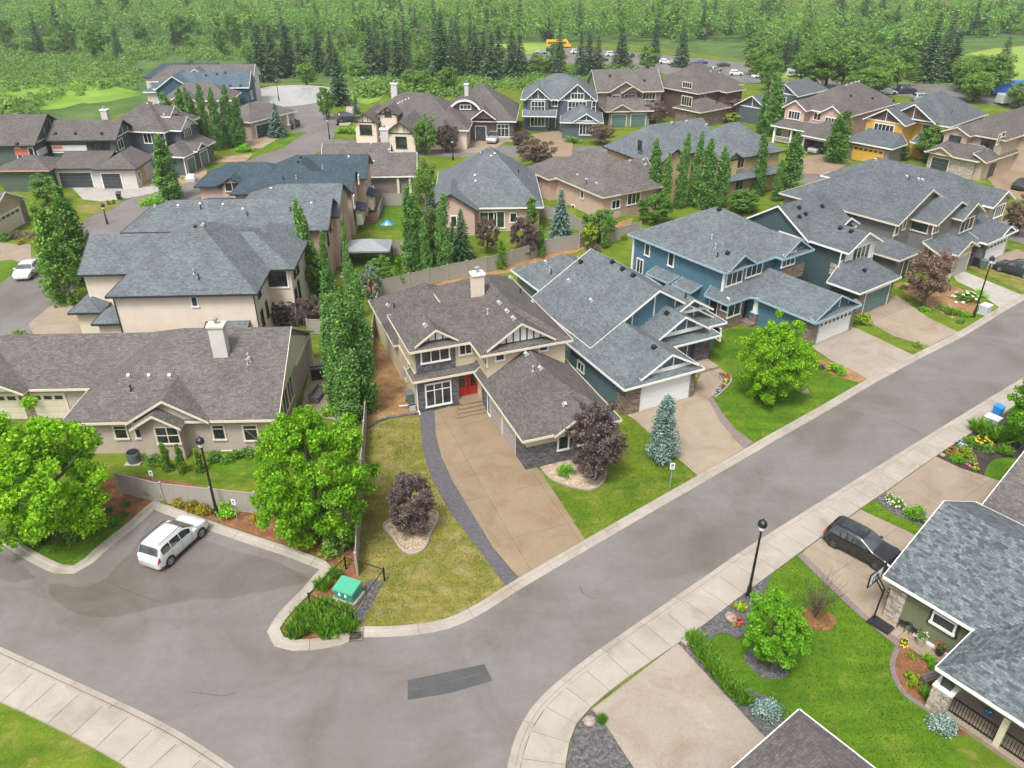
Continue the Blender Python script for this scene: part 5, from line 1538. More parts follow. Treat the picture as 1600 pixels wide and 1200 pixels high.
def house_stonebeige():
    h = House('house', 'beige stone house with dark garage doors at the right edge', (1540,214,5.6), -52, 'shingle_brown', 'trim_cream', 'siding_beige')
    h.mass((-6,0,3,20), 5.6, .56, 'v', 'h', 'h')
    h.mass((-6.2,-1.5,-1.6,6), 5.6, .45, 'v', 'g', 'x', go=.4, wall='siding_beige'); h.clad((-5.7,-1.2,-2.0,-1.06), 2.9, 4.0, 'stone_buff')
    h.mass((2,6,14,22), 5.6, .56, 'u', 'h', 'h')
    h.skirt((-6.4,-5.0,2.0,-.8), 3.0, 1.4, 'f', 1.4, 1.4); h.wall((-5.8,-4.4,1.4,-.8), 0, 3.0, 'stone_buff')
    h.roof((-6.0,-5.4,-1.6,-2), 3.05, .5, 'v', 'g', 'x', go=.4, gable='stone_buff')
    h.gdoor('f', -4.45, -3.8, 2.6, mat='door_dark', cols=3, lights=False)
    h.skirt((.8,-4.6,3.0,9), 3.0, 1.0, 'r'); h.wall((.5,-4.0,2.4,9), 0, 3.0, 'siding_beige')
    h.gdoor('r', 2.4, .6, 4.8, mat='door_dark', cols=4, lights=False)
    h.win_at('f', -1.2, -3.9, 4.6, 1.8, 1.3, 1, 1, 'trim_dark'); h.win_at('f', .5, .4, 4.5, 2.0, 1.7, 1, 1, 'trim_dark'); h.win('r', 2.5, 1560, 218, .7, 1.6, 1, 1); h.win('r', 2.5, 1568, 210, 1.2, .7, 1, 1)
    h.door('r', 2.4, 5.6, .2, 1.2, 2.2, 'door_dark')
    return h
house_stonebeige()
# ---------------------------------------------------------------- far left
def house_unfinished():
    h = House('house', 'dark green house still wrapped in building paper with grey garage doors', (71,220,5.8), 2, 'shingle_brown', 'trim_dark', 'siding_forest')
    h.mass((0,0,10.4,8), 5.8, .55, 'u', 'g', 'g', go=.4, battens=3, bm='trim_white', gable='siding_forest')
    h.mass((-14,-3,-.2,9), 5.8, .55, 'u', 'h', 'g', go=.5, battens=4, bm='trim_white', gable='siding_forest')
    h.mass((-5,-7,3,0), 3.2, .4, 'u', 'h', 'h', trim='osb')
    h.wall((2.6,-4.8,9.4,.5), 0, 3.0, 'stucco_white'); h.skirt((2.4,-5.4,9.8,.5), 3.0, 1.2, 'f', 0, 0)
    h.mass((8.6,-6.0,15.0,1.5), 3.0, .5, 'v', 'h', 'x', gable='none', wall='stucco_white')
    h.gdoor('f', -4.8, 5.4, 4.6, mat='door_dark', cols=4, lights=False, frame='trim_white'); h.gdoor('f', -5.5, 10.9, 2.7, mat='door_dark', cols=3, lights=False, frame='trim_white')
    h.clad((.4,.42,5.6,.56), 4.2, 5.0, 'plywood_wrap'); h.clad((.5,.38,2.0,.44), 4.5, 4.9, 'wrap_red')
    h.clad((-3.6,-2.58,-1.6,-2.46), 4.3, 5.3, 'wrap_red'); h.clad((-.5,-2.4,-.3,.4), 4.0, 4.9, 'plywood_wrap')
    h.win_at('f', .5, 7.4, 4.7, 3.4, 1.5, 3, 1, 'trim_dark'); h.win_at('r', 10.0, 2.2, 4.7, 2.0, 1.5, 2, 1, 'trim_white'); h.win_at('f', -2.5, -3.0, 4.6, .8, 1.6, 1, 1, 'trim_white'); h.win_at('f', -2.5, -1.2, 4.6, .8, 1.6, 1, 1, 'trim_white')
    h.win_at('f', -2.5, -4.8, 1.4, 1.0, 1.9, 1, 1, 'trim_white')
    h.clad((14.45,-3.6,14.6,-2.2), 0, 2.8, 'osb'); h.win_at('r', 14.5, -4.4, 1.6, .8, 1.4, 1, 1, 'trim_white')
    h.slab('floor_band', (.4,.38,10,.5), 3.9, 4.05, 'trim_white')
    h.vents((87,209),(118,209),(159,209),(27,225), mat='metal_black', size=.4)
    return h
house_unfinished()
def house_bluewhite():
    h = House('house', 'dark slate house with white trim and gabled bay beside the poplar row', (242,205,5.8), -8, 'shingle_brown', 'trim_white', 'siding_slate')
    h.mass((-9,-.6,2.0,11), 5.8, .62, 'u', 'h', 'h')
    h.mass((-3.5,.9,3.9,6.3), 5.8, .62, 'u', 'h', 'g', go=.5, gable='siding_white')
    h.roof((-4.6,3.2,1.2,7), 7.4, .7, 'u', 'h', 'g', go=.4, gable='siding_white')
    h.mass((.5,-4.1,6.5,6.3), 3.0, .42, 'v', 'h', 'x', gable='none'); h.roof((3,-.9,6.9,2.9), 3.1, .5, 'u', 'g', 'g', go=.4)
    h.gdoor('r', 6.0, -1.8, 2.4, mat='door_teal', cols=2, lights=False); h.gdoor('r', 6.0, 2.6, 2.4, mat='door_teal', cols=2, lights=False)
    h.win_at('f', -.1, -1.4, 4.7, 1.4, 1.6, 2, 1); h.win_at('r', 3.4, 3.6, 4.8, 2.2, 1.8, 4, 1); h.win_at('f', 1.4, 1.0, 4.8, .9, 1.6, 1, 1)
    h.corner(1.5,-.1,2.9,5.8); h.corner(5.98,-3.58,0,3.0)
    h.chimney_px(164, 176, 6.5, 3, 6.9, w=1.1, d=.9)
    h.vents((218,163),(231,163),(240,163),(257,180),(273,180))
    return h
house_bluewhite()
def house_fargrey():
    h = House('house', 'far grey roofed house with pale wall behind the poplar row', (241,140,5.0), 5, 'shingle_taupe', 'trim_white', 'siding_beige')
    h.mass((3,-8.5,17,.5), 4.2, .6, 'u', 'h', 'h'); h.mass((5,-10,11,-2), 4.2, .6, 'v', 'g', 'x', go=.4)
    return h
house_fargrey()
def house_farblue():
    h = House('house', 'far house with wide blue roof and blue end wall', (241,140,5.0), 5, 'shingle_blue', 'trim_white', 'siding_navy')
    h.mass((-.5,.8,18.6,9), 5.0, .62, 'u', 'h', 'g', go=.4); h.mass((.2,-.6,8,8), 5.0, .66, 'v', 'g', 'x', go=.4); h.mass((-3,2,3,9), 4.2, .5, 'u', 'h', 'h', wall='stucco_white')
    h.win_at('r', 18.2, 4, 3.0, 2.0, 1.6, 2, 1); h.vents((322,118),(339,116),(352,114),(376,134),(360,134), mat='metal_black', size=.4)
    return h
house_farblue()
def house_fargrey2():
    h = House('house', 'far house with long pale grey roof above the blue roof', (241,140,5.0), 5, 'shingle_taupe', 'trim_white', 'stucco_white')
    h.mass((-4,8.5,18,17), 5.2, .62, 'u', 'h', 'g', go=.4); h.mass((3,7.5,10,15), 5.4, .66, 'v', 'g', 'x', go=.4)
    return h
house_fargrey2()
def house_farnavy():
    h = House('house', 'farthest dark navy roofed house at the edge of the woods', (241,140,5.0), 5, 'shingle_navy', 'trim_dark', 'stucco_white')
    h.mass((-8,18,8,26), 4.6, .6, 'u', 'h', 'g', go=.4); h.mass((-2,17,5,24), 5.0, .66, 'v', 'g', 'x', go=.4)
    return h
house_farnavy()
def house_circle():
    h = House('bungalow', 'cream house with grey roof and porch columns beside the blue spruce', (397,190,3.2), 60, 'shingle_taupe', 'trim_white', 'siding_beige')
    h.mass((-1,0,11,9), 3.2, .5, 'u', 'h', 'h'); h.mass((-7,2,1,9), 3.2, .5, 'u', 'h', 'x', gable='none')
    h.gdoor('f', .5, 3.0, 4.6, mat='door_dark', cols=4, lights=False); h.column(6.5, .3, 0, 3.2, .4, 'trim_white', 'stone_buff'); h.column(8.5, .3, 0, 3.2, .4, 'trim_white', 'stone_buff')
    return h
house_circle()
def garage_left():
    h = House('house', 'cream garage gable cut by the left picture edge', (44,309,3.0), 87, 'shingle_taupe', 'trim_white', 'siding_beige')
    h.mass((-8.0,0,0,10), 3.0, .5, 'v', 'g', 'h', go=.5)
    h.gdoor('f', .5, -4.2, 4.9, mat='door_cream', cols=5); h.clad((-1.2,.38,-.4,.55), 0, 2.8, 'stone_brown')
    return h
garage_left()
# ---------------------------------------------------------------- foliage
mat_leaf('leaf_maple', (0.111,0.280,0.008,1), (0.222,0.472,0.015,1), (0.399,0.649,0.039,1), .45)
mat_leaf('leaf_young', (0.094,0.276,0.011,1), (0.175,0.444,0.019,1), (0.323,0.591,0.043,1), .45)
mat_leaf('leaf_poplar', (0.073,0.185,0.045,1), (0.137,0.306,0.073,1), (0.242,0.435,0.121,1), .38)
mat_leaf('leaf_birch', (0.130,0.234,0.046,1), (0.208,0.338,0.072,1), (0.338,0.442,0.130,1), .4)
mat_leaf('leaf_mid', (0.075,0.188,0.027,1), (0.135,0.292,0.045,1), (0.240,0.413,0.083,1), .38)
mat_leaf('leaf_wild', (0.088,0.188,0.037,1), (0.150,0.288,0.056,1), (0.250,0.400,0.094,1), .4)
mat_leaf('leaf_purple', (0.075,0.054,0.063,1), (0.141,0.105,0.113,1), (0.245,0.186,0.186,1), .25)
mat_leaf('leaf_copper', (0.115,0.084,0.065,1), (0.189,0.135,0.108,1), (0.284,0.209,0.162,1), .25)
mat_leaf('leaf_silver', (0.119,0.189,0.140,1), (0.189,0.273,0.210,1), (0.294,0.392,0.315,1), .25)
mat_leaf('needle_green', (0.044,0.119,0.041,1), (0.085,0.196,0.068,1), (0.145,0.272,0.102,1), .15)
mat_leaf('needle_blue', (0.101,0.189,0.169,1), (0.162,0.270,0.243,1), (0.270,0.405,0.365,1), .15)
mat_leaf('needle_pale', (0.149,0.247,0.236,1), (0.230,0.345,0.328,1), (0.345,0.460,0.437,1), .1)
mat_leaf('needle_dark', (0.057,0.121,0.061,1), (0.100,0.190,0.086,1), (0.162,0.270,0.126,1), .15)
mat_leaf('leaf_cedar', (0.072,0.176,0.010,1), (0.124,0.267,0.016,1), (0.195,0.364,0.029,1), .25)
mat_leaf('leaf_lime', (0.156,0.264,0.012,1), (0.240,0.360,0.022,1), (0.384,0.432,0.042,1), .35)
mat_leaf('leaf_gold', (.26,.25,.012,1), (.36,.30,.018,1), (.46,.38,.04,1), .35)
mat_leaf('leaf_grass', (0.074,0.203,0.016,1), (0.128,0.290,0.024,1), (0.216,0.392,0.047,1), .35)
mat_leaf('leaf_twig', (.14,.11,.07,1), (.19,.14,.09,1), (.15,.17,.06,1), .2)
mat_leaf('petal_white', (.6,.6,.52,1), (.72,.72,.66,1), (.8,.8,.75,1), .2)
NR = np.random.default_rng(11)
def unit(n):
    v = NR.normal(size=(n, 3)); return v / np.linalg.norm(v, axis=1, keepdims=True)
def quads(c, nrm, size, aspect=.62, along=None):
    """leaf quads at c facing nrm; a random or given long axis"""
    n = len(c)
    a = unit(n) if along is None else along
    a = a - nrm * np.sum(a * nrm, 1, keepdims=True); a /= np.linalg.norm(a, axis=1, keepdims=True) + 1e-9
    b = np.cross(nrm, a)
    s = size[:, None]
    return np.stack([c - a*s*.5, c + b*s*aspect*.5, c + a*s*.5, c - b*s*aspect*.5], 1).reshape(-1, 3)
def quad_mesh(name, V, mat, tone=None):
    me = bpy.data.meshes.new(name)
    n = len(V) // 4
    me.vertices.add(4*n); me.vertices.foreach_set('co', V.astype(np.float32).ravel())
    me.loops.add(4*n); me.loops.foreach_set('vertex_index', np.arange(4*n, dtype=np.int32))
    me.polygons.add(n); me.polygons.foreach_set('loop_start', np.arange(0, 4*n, 4, dtype=np.int32))
    me.materials.append(M[mat]); me.update(calc_edges=True)
    if tone is None:      # leaves that grow together in runs share a tone
        tone = np.repeat(np.clip(.5 + .24*NR.normal(size=n//30 + 1), 0, 1), 30)[:n]
    a = me.attributes.new('tone', 'FLOAT', 'FACE'); a.data.foreach_set('value', tone.astype(np.float32))
    return me
def clump_cloud(centers, radii, per, size, up=.55, flat=.75):
    """leaves gathered in clumps"""
    k = len(centers)
    idx = np.repeat(np.arange(k), per)
    d = unit(len(idx)) * (NR.random((len(idx), 1)) ** .45)
    d[:, 2] *= flat
    c = centers[idx] + d * radii[idx][:, None]
    nrm = unit(len(idx)) * .8 + d * .5 + np.array([0, 0, up]); nrm /= np.linalg.norm(nrm, axis=1, keepdims=True)
    return quads(c, nrm, size * (.65 + .7 * NR.random(len(idx))))
def lumpy_ball(k, rx, rz, zc, inner=.5, seed_amp=.22):
    d = unit(k); lump = 1 + seed_amp * np.sin(d[:, 0]*5.1 + zc) * np.cos(d[:, 1]*4.3 + rx) + .07*NR.normal(size=k)
    r = (inner + (1 - inner) * NR.random(k) ** .6) * np.clip(lump, .65, 1.13)
    return d * r[:, None] * np.array([rx, rx, rz]) + np.array([0, 0, zc])
def limbs(h, r, n, tr, z0, z1, bark=0):
    b = MB()
    b.tube([(0,0,-.1),(.03,0,h*.25),(-.04,.05,h*.55),(.02,0,h*.8)], [tr*1.25, tr, tr*.65, tr*.2], 8)
    for i in range(n):
        a = 2*math.pi*i/n + rng.random(); z = z0 + (z1-z0)*rng.random(); L = r*(.55+.35*rng.random())
        b.tube([(0,0,z),(math.cos(a)*L*.5, math.sin(a)*L*.5, z+L*.35),(math.cos(a)*L, math.sin(a)*L, z+L*.85)], [tr*.45, tr*.3, tr*.08], 5)
    return b
PROTO = {}
def proto(kind, trunk, tmat, crown, label, cat):
    t = thing({'maple':'maple_tree'}.get(kind, kind), label, cat, (0, -400, 0))
    return t
KIND = {}
def make_round(kind, h, r, leafmat, k=90, per=120, size=.22, bark='bark', clear=.2, variants=2, inner=.45, cr=.55, up=.55):
    out = []
    for _ in range(variants):
        zc = h * (clear + (1 - clear) * .48); rz = h * (1 - clear) * .5
        C = lumpy_ball(k, r * .86, rz * .9, zc, inner)
        V = clump_cloud(C, np.full(k, cr * r / 3 * 1.0) * (.7 + .6 * NR.random(k)), per, size, up)
        out.append((limbs(h, r, 7, r * .055 + .04, h*clear*.8, h*.6).mesh('trunk', bark), quad_mesh('crown', V, leafmat)))
    KIND[kind] = (h, r, out)
def make_column(kind, h, r, leafmat, k=120, per=60, size=.2, bark='bark_pale', variants=3, taper=.75):
    out = []
    for _ in range(variants):
        t = NR.random(k) ** .92; prof = np.clip(1 - t, 0, 1) ** .5 * np.clip((t + .03) / .14, .25, 1) ** .6
        ns = 4; sub_ = NR.integers(0, ns, k); oa = NR.random()*6.28 + np.arange(ns)*2*np.pi/ns; oh = np.array([1.0, .93, .85, .76]) if kind in ('poplar', 'aspen') else np.ones(4)*.99
        spread = (.36 if kind == 'poplar' else .46 if kind == 'aspen' else .1) * r
        a = NR.random(k) * 2 * np.pi; rr = (r - spread) * prof * (.25 + .75 * NR.random(k) ** .5) * (1 + .3*np.sin(a*3 + t*9))
        fan = np.clip(t*3, 0, 1) * (1 - .45*t)
        C = np.stack([rr*np.cos(a) + spread*fan*np.cos(oa)[sub_], rr*np.sin(a) + spread*fan*np.sin(oa)[sub_], h*(.03 + .95*t*oh[sub_])], 1)
        V = clump_cloud(C, r * (.24 + .22*NR.random(k)) * (1.05 - .5*t), per, size, .45, 1.4)
        b = MB(); b.tube([(0,0,-.1),(0,0,h*.4),(.05,0,h*.85)], [r*.12+.03, r*.08, .02], 6)
        out.append((b.mesh('trunk', bark), quad_mesh('crown', V, leafmat)))
    KIND[kind] = (h, r, out)
def make_spruce(kind, h, r, leafmat, levels=26, spray=.42, variants=2, taper=1.0, dens=1.0):
    out = []
    for _ in range(variants):
        cs, ns, al, sz = [], [], [], []
        for i in range(levels):
            t = (i + .3 * NR.random()) / levels
            R = r * (1 - t) ** taper * (.85 + .3 * NR.random()) + .08
            z = h * (.04 + .95 * t)
            nb = max(5, int((7 + 8 * (1 - t)) * dens))
            a0 = NR.random() * 6.28
            for j in range(nb):
                a = a0 + 2*np.pi*j/nb + .25*NR.normal()
                L = R * (.75 + .35 * NR.random())
                d = np.array([np.cos(a), np.sin(a), 0]); s = np.array([-np.sin(a), np.cos(a), 0])
                m = max(2, int(L / (spray * .42)))
                for q in range(m):
                    f = (q + .6) / m
                    p = d*L*f + np.array([0, 0, z - .28*L*f*f + .1*L*(f**4)])
                    w = (1 - .6*f)
                    for sg in (-1, 0, 1):
                        dirv = d*.75 + s*sg*.8*w + np.array([0, 0, -.18 + .1*NR.normal()])
                        cs.append(p + dirv*spray*.35); al.append(dirv); ns.append(np.array([.35*NR.normal(), .35*NR.normal(), 1.0])); sz.append(spray*(.8 + .5*NR.random()))
        c = np.array(cs); n_ = np.array(ns); n_ /= np.linalg.norm(n_, axis=1, keepdims=True); al = np.array(al)
        V = quads(c, n_, np.array(sz), .42, al)
        tip = quads(np.array([[0, 0, h*.99]]), np.array([[1., 0, 0]]), np.array([h*.07]), .3, np.array([[0, 0, 1.]]))
        b = MB(); b.tube([(0,0,-.1),(0,0,h*.5),(0,0,h*.98)], [h*.017+.03, h*.01, .01], 6)
        out.append((b.mesh('trunk', 'bark'), quad_mesh('crown', np.concatenate([V, tip]), leafmat)))
    KIND[kind] = (h, r, out)
def make_shrub(kind, h, r, leafmat, n=500, size=.13, variants=2, blades=False, flowers=None):
    out = []
    for _ in range(variants):
        if blades:
            a = NR.random(n)*6.28; lean = .25 + .55*NR.random(n); L = h*(.8 + .5*NR.random(n)); rb = r*.75*np.sqrt(NR.random(n)); ab = NR.random(n)*6.28
            base = np.stack([rb*np.cos(ab), rb*np.sin(ab), np.zeros(n)], 1)
            d = np.stack([np.cos(a)*lean, np.sin(a)*lean, np.ones(n)], 1); d /= np.linalg.norm(d, axis=1, keepdims=True)
            nr = np.cross(d, unit(n)); nr /= np.linalg.norm(nr, axis=1, keepdims=True)
            V = quads(base + d*(L*.5)[:, None], nr, L, .13, d)
        else:
            k = max(6, n // 40)
            d = unit(k); d[:, 2] = np.abs(d[:, 2]) * 1.0
            C = d * (.45 + .4*NR.random((k, 1))) * np.array([r, r, h*.85]) + np.array([0, 0, h*.12])
            V = clump_cloud(C, np.full(k, .42*r), n // k, size, .6, .8)
        meshes = [None, quad_mesh('foliage', V, leafmat)]
        if flowers:
            m = 26; d = unit(m); d[:, 2] = np.abs(d[:, 2])
            c = d * np.array([r, r, h]) * 1.0 + np.array([0, 0, .03]); nn = d*.6 + np.array([0, 0, .6]); nn /= np.linalg.norm(nn, axis=1, keepdims=True)
            meshes[0] = quad_mesh('blossom', quads(c, nn, np.full(m, size*1.5), .9), flowers)
        out.append(tuple(meshes))
    KIND[kind] = (h, r, out)
make_round('maple', 7.0, 3.6, 'leaf_maple', 250, 170, .175, clear=.03, cr=.36, inner=.55)
make_round('young_tree', 4.2, 1.7, 'leaf_young', 130, 130, .135, clear=.16, cr=.42, inner=.5)
make_round('round_tree', 6.0, 2.4, 'leaf_mid', 90, 80, .24, clear=.08, cr=.55, inner=.55)
make_round('birch', 12.0, 2.0, 'leaf_birch', 80, 90, .22, clear=.12, bark='bark_pale', cr=.9)
make_round('plum_tree', 5.0, 2.0, 'leaf_purple', 120, 110, .15, clear=.05, cr=.5, up=.4, inner=.5)
make_round('copper_tree', 5.2, 2.1, 'leaf_copper', 100, 90, .17, clear=.14, cr=.5, up=.4, inner=.5)
make_round('silver_tree', 4.5, 1.6, 'leaf_silver', 50, 90, .18, clear=.1, cr=.65)
make_round('bright_tree', 3.0, 1.3, 'leaf_lime', 34, 70, .2, clear=.15, cr=.7)
make_round('wild_tree', 10.0, 3.4, 'leaf_wild', 80, 80, .38, clear=.12, cr=.75, variants=3)
make_round('woodland_tree', 12.0, 3.0, 'leaf_mid', 80, 80, .38, clear=.15, cr=.75, variants=3, bark='bark_pale')
make_column('poplar', 10.0, 1.45, 'leaf_poplar', 230, 60, .23)
make_column('aspen', 8.0, 1.7, 'leaf_mid', 130, 60, .24)
make_column('cedar', 3.2, .62, 'leaf_cedar', 60, 60, .13, variants=2, taper=.5)
make_spruce('spruce', 9.0, 2.3, 'needle_green')
make_spruce('blue_spruce', 7.0, 2.1, 'needle_blue', 22)
make_spruce('dark_spruce', 16.0, 3.0, 'needle_dark', 28, .75, 3)
make_column('blue_cone', 4.6, 1.0, 'needle_blue', 220, 60, .13, bark='bark', variants=1, taper=.5)
make_shrub('globe_spruce', .9, .9, 'needle_pale', 1500, .12)
make_shrub('shrub', 1.0, .7, 'leaf_mid', 700, .13)
make_shrub('bright_shrub', 1.0, .7, 'leaf_young', 700, .14)
make_shrub('lime_shrub', .8, .65, 'leaf_lime', 600, .13)
make_shrub('gold_shrub', .8, .65, 'leaf_gold', 600, .13)
make_shrub('purple_shrub', 1.0, .75, 'leaf_purple', 600, .13)
make_shrub('hosta', .5, .6, 'leaf_lime', 160, .3)
make_shrub('flower_white', .7, .55, 'leaf_grass', 500, .12, flowers='petal_white')
make_shrub('flower_red', .45, .4, 'leaf_grass', 300, .11, flowers='flower_red')
make_shrub('flower_pink', .45, .4, 'leaf_grass', 300, .11, flowers='flower_pink')
make_shrub('flower_yellow', .5, .45, 'leaf_grass', 300, .11, flowers='flower_yellow')
make_shrub('flower_blue', .4, .4, 'leaf_grass', 300, .1, flowers='flower_blue')
make_shrub('daylily', .75, .6, 'leaf_grass', 240, .2, blades=True)
make_shrub('tall_grass', 1.1, .45, 'leaf_grass', 200, .2, blades=True)
NAME = {'maple':'maple_tree','birch':'birch_tree','poplar':'poplar_tree','aspen':'columnar_aspen','cedar':'cedar_shrub','spruce':'spruce_tree','blue_spruce':'blue_spruce','dark_spruce':'spruce_tree','blue_cone':'cone_juniper',
        'shrub':'green_shrub','bright_shrub':'green_shrub','lime_shrub':'lime_shrub','gold_shrub':'golden_shrub','flower_white':'flowering_shrub','flower_red':'red_flowers','flower_pink':'pink_flowers','flower_yellow':'yellow_flowers','flower_blue':'blue_flowers','daylily':'daylily_clump','tall_grass':'ornamental_grass'}
SHRUBS = {'globe_spruce','shrub','bright_shrub','lime_shrub','gold_shrub','purple_shrub','hosta','flower_white','flower_red','flower_pink','flower_yellow','flower_blue','daylily','tall_grass'}
_tn = [0]
def plant_at(kind, loc, hs, rs, label, group=None, cat=None):
    h, r, var = KIND[kind]
    _tn[0] += 1
    a, b = var[_tn[0] % len(var)]
    nm = NAME.get(kind, kind)
    shrub = kind in SHRUBS
    t = thing(nm, label, cat or ('shrub' if shrub else 'tree'), tuple(loc), rng.random()*6.28, group)
    sc_ = (rs/r, rs/r, hs/h)
    if a is not None: obj('blossom' if shrub else 'trunk', a, t, None, 0, sc_)
    obj('foliage' if shrub else 'crown', b, t, None, 0, sc_)
    return t
def tree(kind, px, py, top, w, label, group=None, cat=None):
    if kind in ('poplar', 'aspen'): w *= 1.3
    """tree whose foot shows at px, py, whose tip shows at row top and whose crown is w pixels wide"""
    g = G(px, py)
    hs = max(.3, pole_h(g, top)); mid = Vector((g.x, g.y, g.z + hs*.5))
    rs = w / 2 / px_per_m(mid)
    if kind in ('poplar', 'aspen'): rs *= rng.uniform(.82, 1.12)
    t = plant_at(kind, g, hs, rs, label, group, cat)
    if kind in ('poplar', 'aspen', 'birch'): t.rotation_euler = (rng.uniform(-.03, .03), rng.uniform(-.035, .035), rng.random()*6.28)
    return t
# -- near trees
tree('maple', 90, 838, 638, 238, 'large bright green maple on the left tree island')
tree('maple', 499, 838, 640, 212, 'large bright green maple beside the small parking bay lamp')
tree('maple', 1200, 626, 492, 126, 'bright green maple on the lawn before the blue house')
tree('young_tree', 1198, 1040, 926, 112, 'round young tree in the pebble ring on the near lawn')
tree('plum_tree', 645, 834, 738, 84, 'multi stemmed purple shrub tree on the yellowing lawn')
tree('plum_tree', 928, 748, 622, 100, 'dark plum tree in front of the beige house garage')
tree('blue_cone', 1033, 718, 617, 48, 'blue green conical juniper beside the grey house driveway')
# poplar screen beside the beige house
for px, py, tp, w, lb in ((532,642,466,44,'leftmost poplar of the tall screen beside the bark mulch'),(553,655,446,48,'tallest poplar of the screen beside the bark mulch'),(573,645,462,44,'rightmost poplar of the screen beside the bark mulch'),
                      (530,590,424,40,'rear left poplar of the screen behind the patio'),(562,588,420,42,'rear right poplar of the screen behind the patio'),(547,662,560,34,'shorter poplar at the front foot of the screen')):
    tree('poplar', px, py, tp, w, lb, 'poplar screen beside the beige house')
tree('poplar', 490, 458, 309, 24, 'poplar rising before the timbered gable')
tree('poplar', 517, 470, 360, 15, 'slim poplar behind the cream house')
tree('poplar', 546, 475, 337, 14, 'slim light poplar left of the grey canopy')
tree('poplar', 556, 500, 385, 16, 'poplar in front of the grey canopy')
tree('round_tree', 500, 462, 388, 46, 'dark leafy tree behind the cream house')
tree('silver_tree', 582, 478, 412, 40, 'silvery green tree behind the beige house')
tree('round_tree', 596, 440, 398, 46, 'yellow green small tree beside the grey canopy')
for px, py, tp, w, lb in ((625,452,402,21,'bright cedar behind the beige house chimney side'),(783,421,370,17,'cedar at the back fence above the beige house roof'),(845,402,352,15,'cedar left of the blue spruce by the fence'),(946,388,340,15,'cedar by the fence left of the blue house')):
    tree('cedar', px, py, tp, w, lb)
tree('birch', 670, 412, 218, 50, 'tall pale green birch above the back lawn')
tree('poplar', 648, 432, 290, 32, 'poplar at the back fence left of the birch')
tree('poplar', 692, 428, 300, 24, 'bare stemmed poplar at the back fence right of the birch')
tree('poplar', 668, 436, 340, 18, 'low poplar against the back fence')
tree('blue_spruce', 676, 400, 295, 36, 'blue spruce behind the row of poplars')
tree('spruce', 682, 410, 308, 40, 'green spruce between two poplars at the back fence')
tree('spruce', 722, 406, 325, 44, 'green spruce before the pink hip roofed bungalow')
tree('spruce', 708, 402, 345, 30, 'small spruce beside the pink hip roofed bungalow')
tree('copper_tree', 762, 396, 338, 44, 'brown leaved tree before the hip roofed bungalow patio doors')
tree('plum_tree', 820, 402, 332, 54, 'dusky purple tree before the hip roofed bungalow')
tree('cedar', 830, 368, 308, 26, 'yellow green conifer at the bungalow corner')
tree('blue_spruce', 875, 378, 293, 48, 'large blue spruce at the back fence')
tree('round_tree', 935, 378, 324, 58, 'light green garden tree behind the pink walled bungalow')
tree('bright_tree', 918, 388, 348, 34, 'lime green bush tree beside the purple bush')
tree('round_tree', 1022, 348, 300, 60, 'rounded tree at the foot of the poplar clump')
tree('round_tree', 1160, 332, 294, 56, 'rounded tree below the tan house')
tree('bright_tree', 1120, 318, 275, 30, 'lime tree right of the poplar clump')
for px, py, tp, w, lb in ((1020,325,215,24,'leftmost poplar of the clump before the tan house'),(1038,328,238,20,'shorter second poplar of the clump'),(1060,325,208,22,'third poplar of the clump before the tan house'),(1079,322,202,20,'slim tall fourth poplar of the clump'),(1100,326,216,28,'broad fifth poplar of the clump'),(1122,324,228,26,'rightmost poplar of the clump before the tan house')):
    tree('poplar', px, py, tp, w, lb, 'poplar clump before the tan house')
tree('poplar', 1184, 306, 205, 20, 'lone poplar at the right end of the tan house')
tree('poplar', 1230, 312, 205, 30, 'tall poplar behind the dark teal house')
tree('poplar', 1212, 314, 250, 18, 'short poplar left of the tall one behind the dark teal house')
tree('poplar', 1206, 212, 110, 28, 'tall poplar before the small blue house')
tree('poplar', 1190, 208, 140, 18, 'slim poplar before the small blue house')
tree('aspen', 1303, 254, 172, 36, 'columnar tree beside the open garage')
tree('round_tree', 1448, 254, 192, 50, 'dense tree right of the orange garage')
tree('round_tree', 1402, 250, 222, 36, 'green bush before the orange garage door')
tree('poplar', 270, 312, 208, 32, 'single poplar beside the bare earth yard')
for i, (px, tp) in enumerate(((279,141),(294,137),(311,133),(326,127),(345,137),(361,132),(374,150))):
    tree('poplar', px, 234 - (i > 4)*4, tp, 21, ('first','second','third','fourth','fifth','sixth','last')[i] + ' poplar from the left in the row beside the blue house', 'poplar row beside the blue house')
tree('aspen', 105, 474, 318, 50, 'columnar aspen at the kerb by the white sedan')
tree('aspen', 128, 442, 293, 54, 'larger columnar aspen behind the one by the white sedan')
tree('round_tree', 76, 320, 270, 50, 'grey green shrub tree before the unfinished house')
tree('blue_spruce', 435, 214, 160, 34, 'blue spruce beside the turning circle')
tree('bright_tree', 411, 176, 156, 26, 'green bush beside the turning circle')
tree('round_tree', 511, 187, 132, 30, 'bright street tree at the turning circle exit')
tree('dark_spruce', 532, 164, 74, 40, 'tall spruce at the head of the footpath')
tree('spruce', 557, 178, 142, 14, 'small spruce beside the footpath')
tree('round_tree', 666, 242, 178, 42, 'bright green tree right of the half timbered house')
tree('plum_tree', 698, 238, 190, 44, 'purple tree beside the tan driveway')
tree('plum_tree', 583, 216, 190, 44, 'purple bush tree before the half timbered house')
tree('copper_tree', 836, 266, 215, 68, 'copper leaved tree before the slate blue house driveway')
tree('plum_tree', 815, 226, 203, 38, 'purple shrub tree left of the slate blue house driveway')
tree('copper_tree', 938, 226, 192, 46, 'brown bush tree right of the slate blue house')
tree('copper_tree', 1022, 194, 155, 44, 'russet tree beside the teal garage doors')
tree('bright_tree', 1092, 194, 164, 31, 'lime green round tree before the brown roofed house')
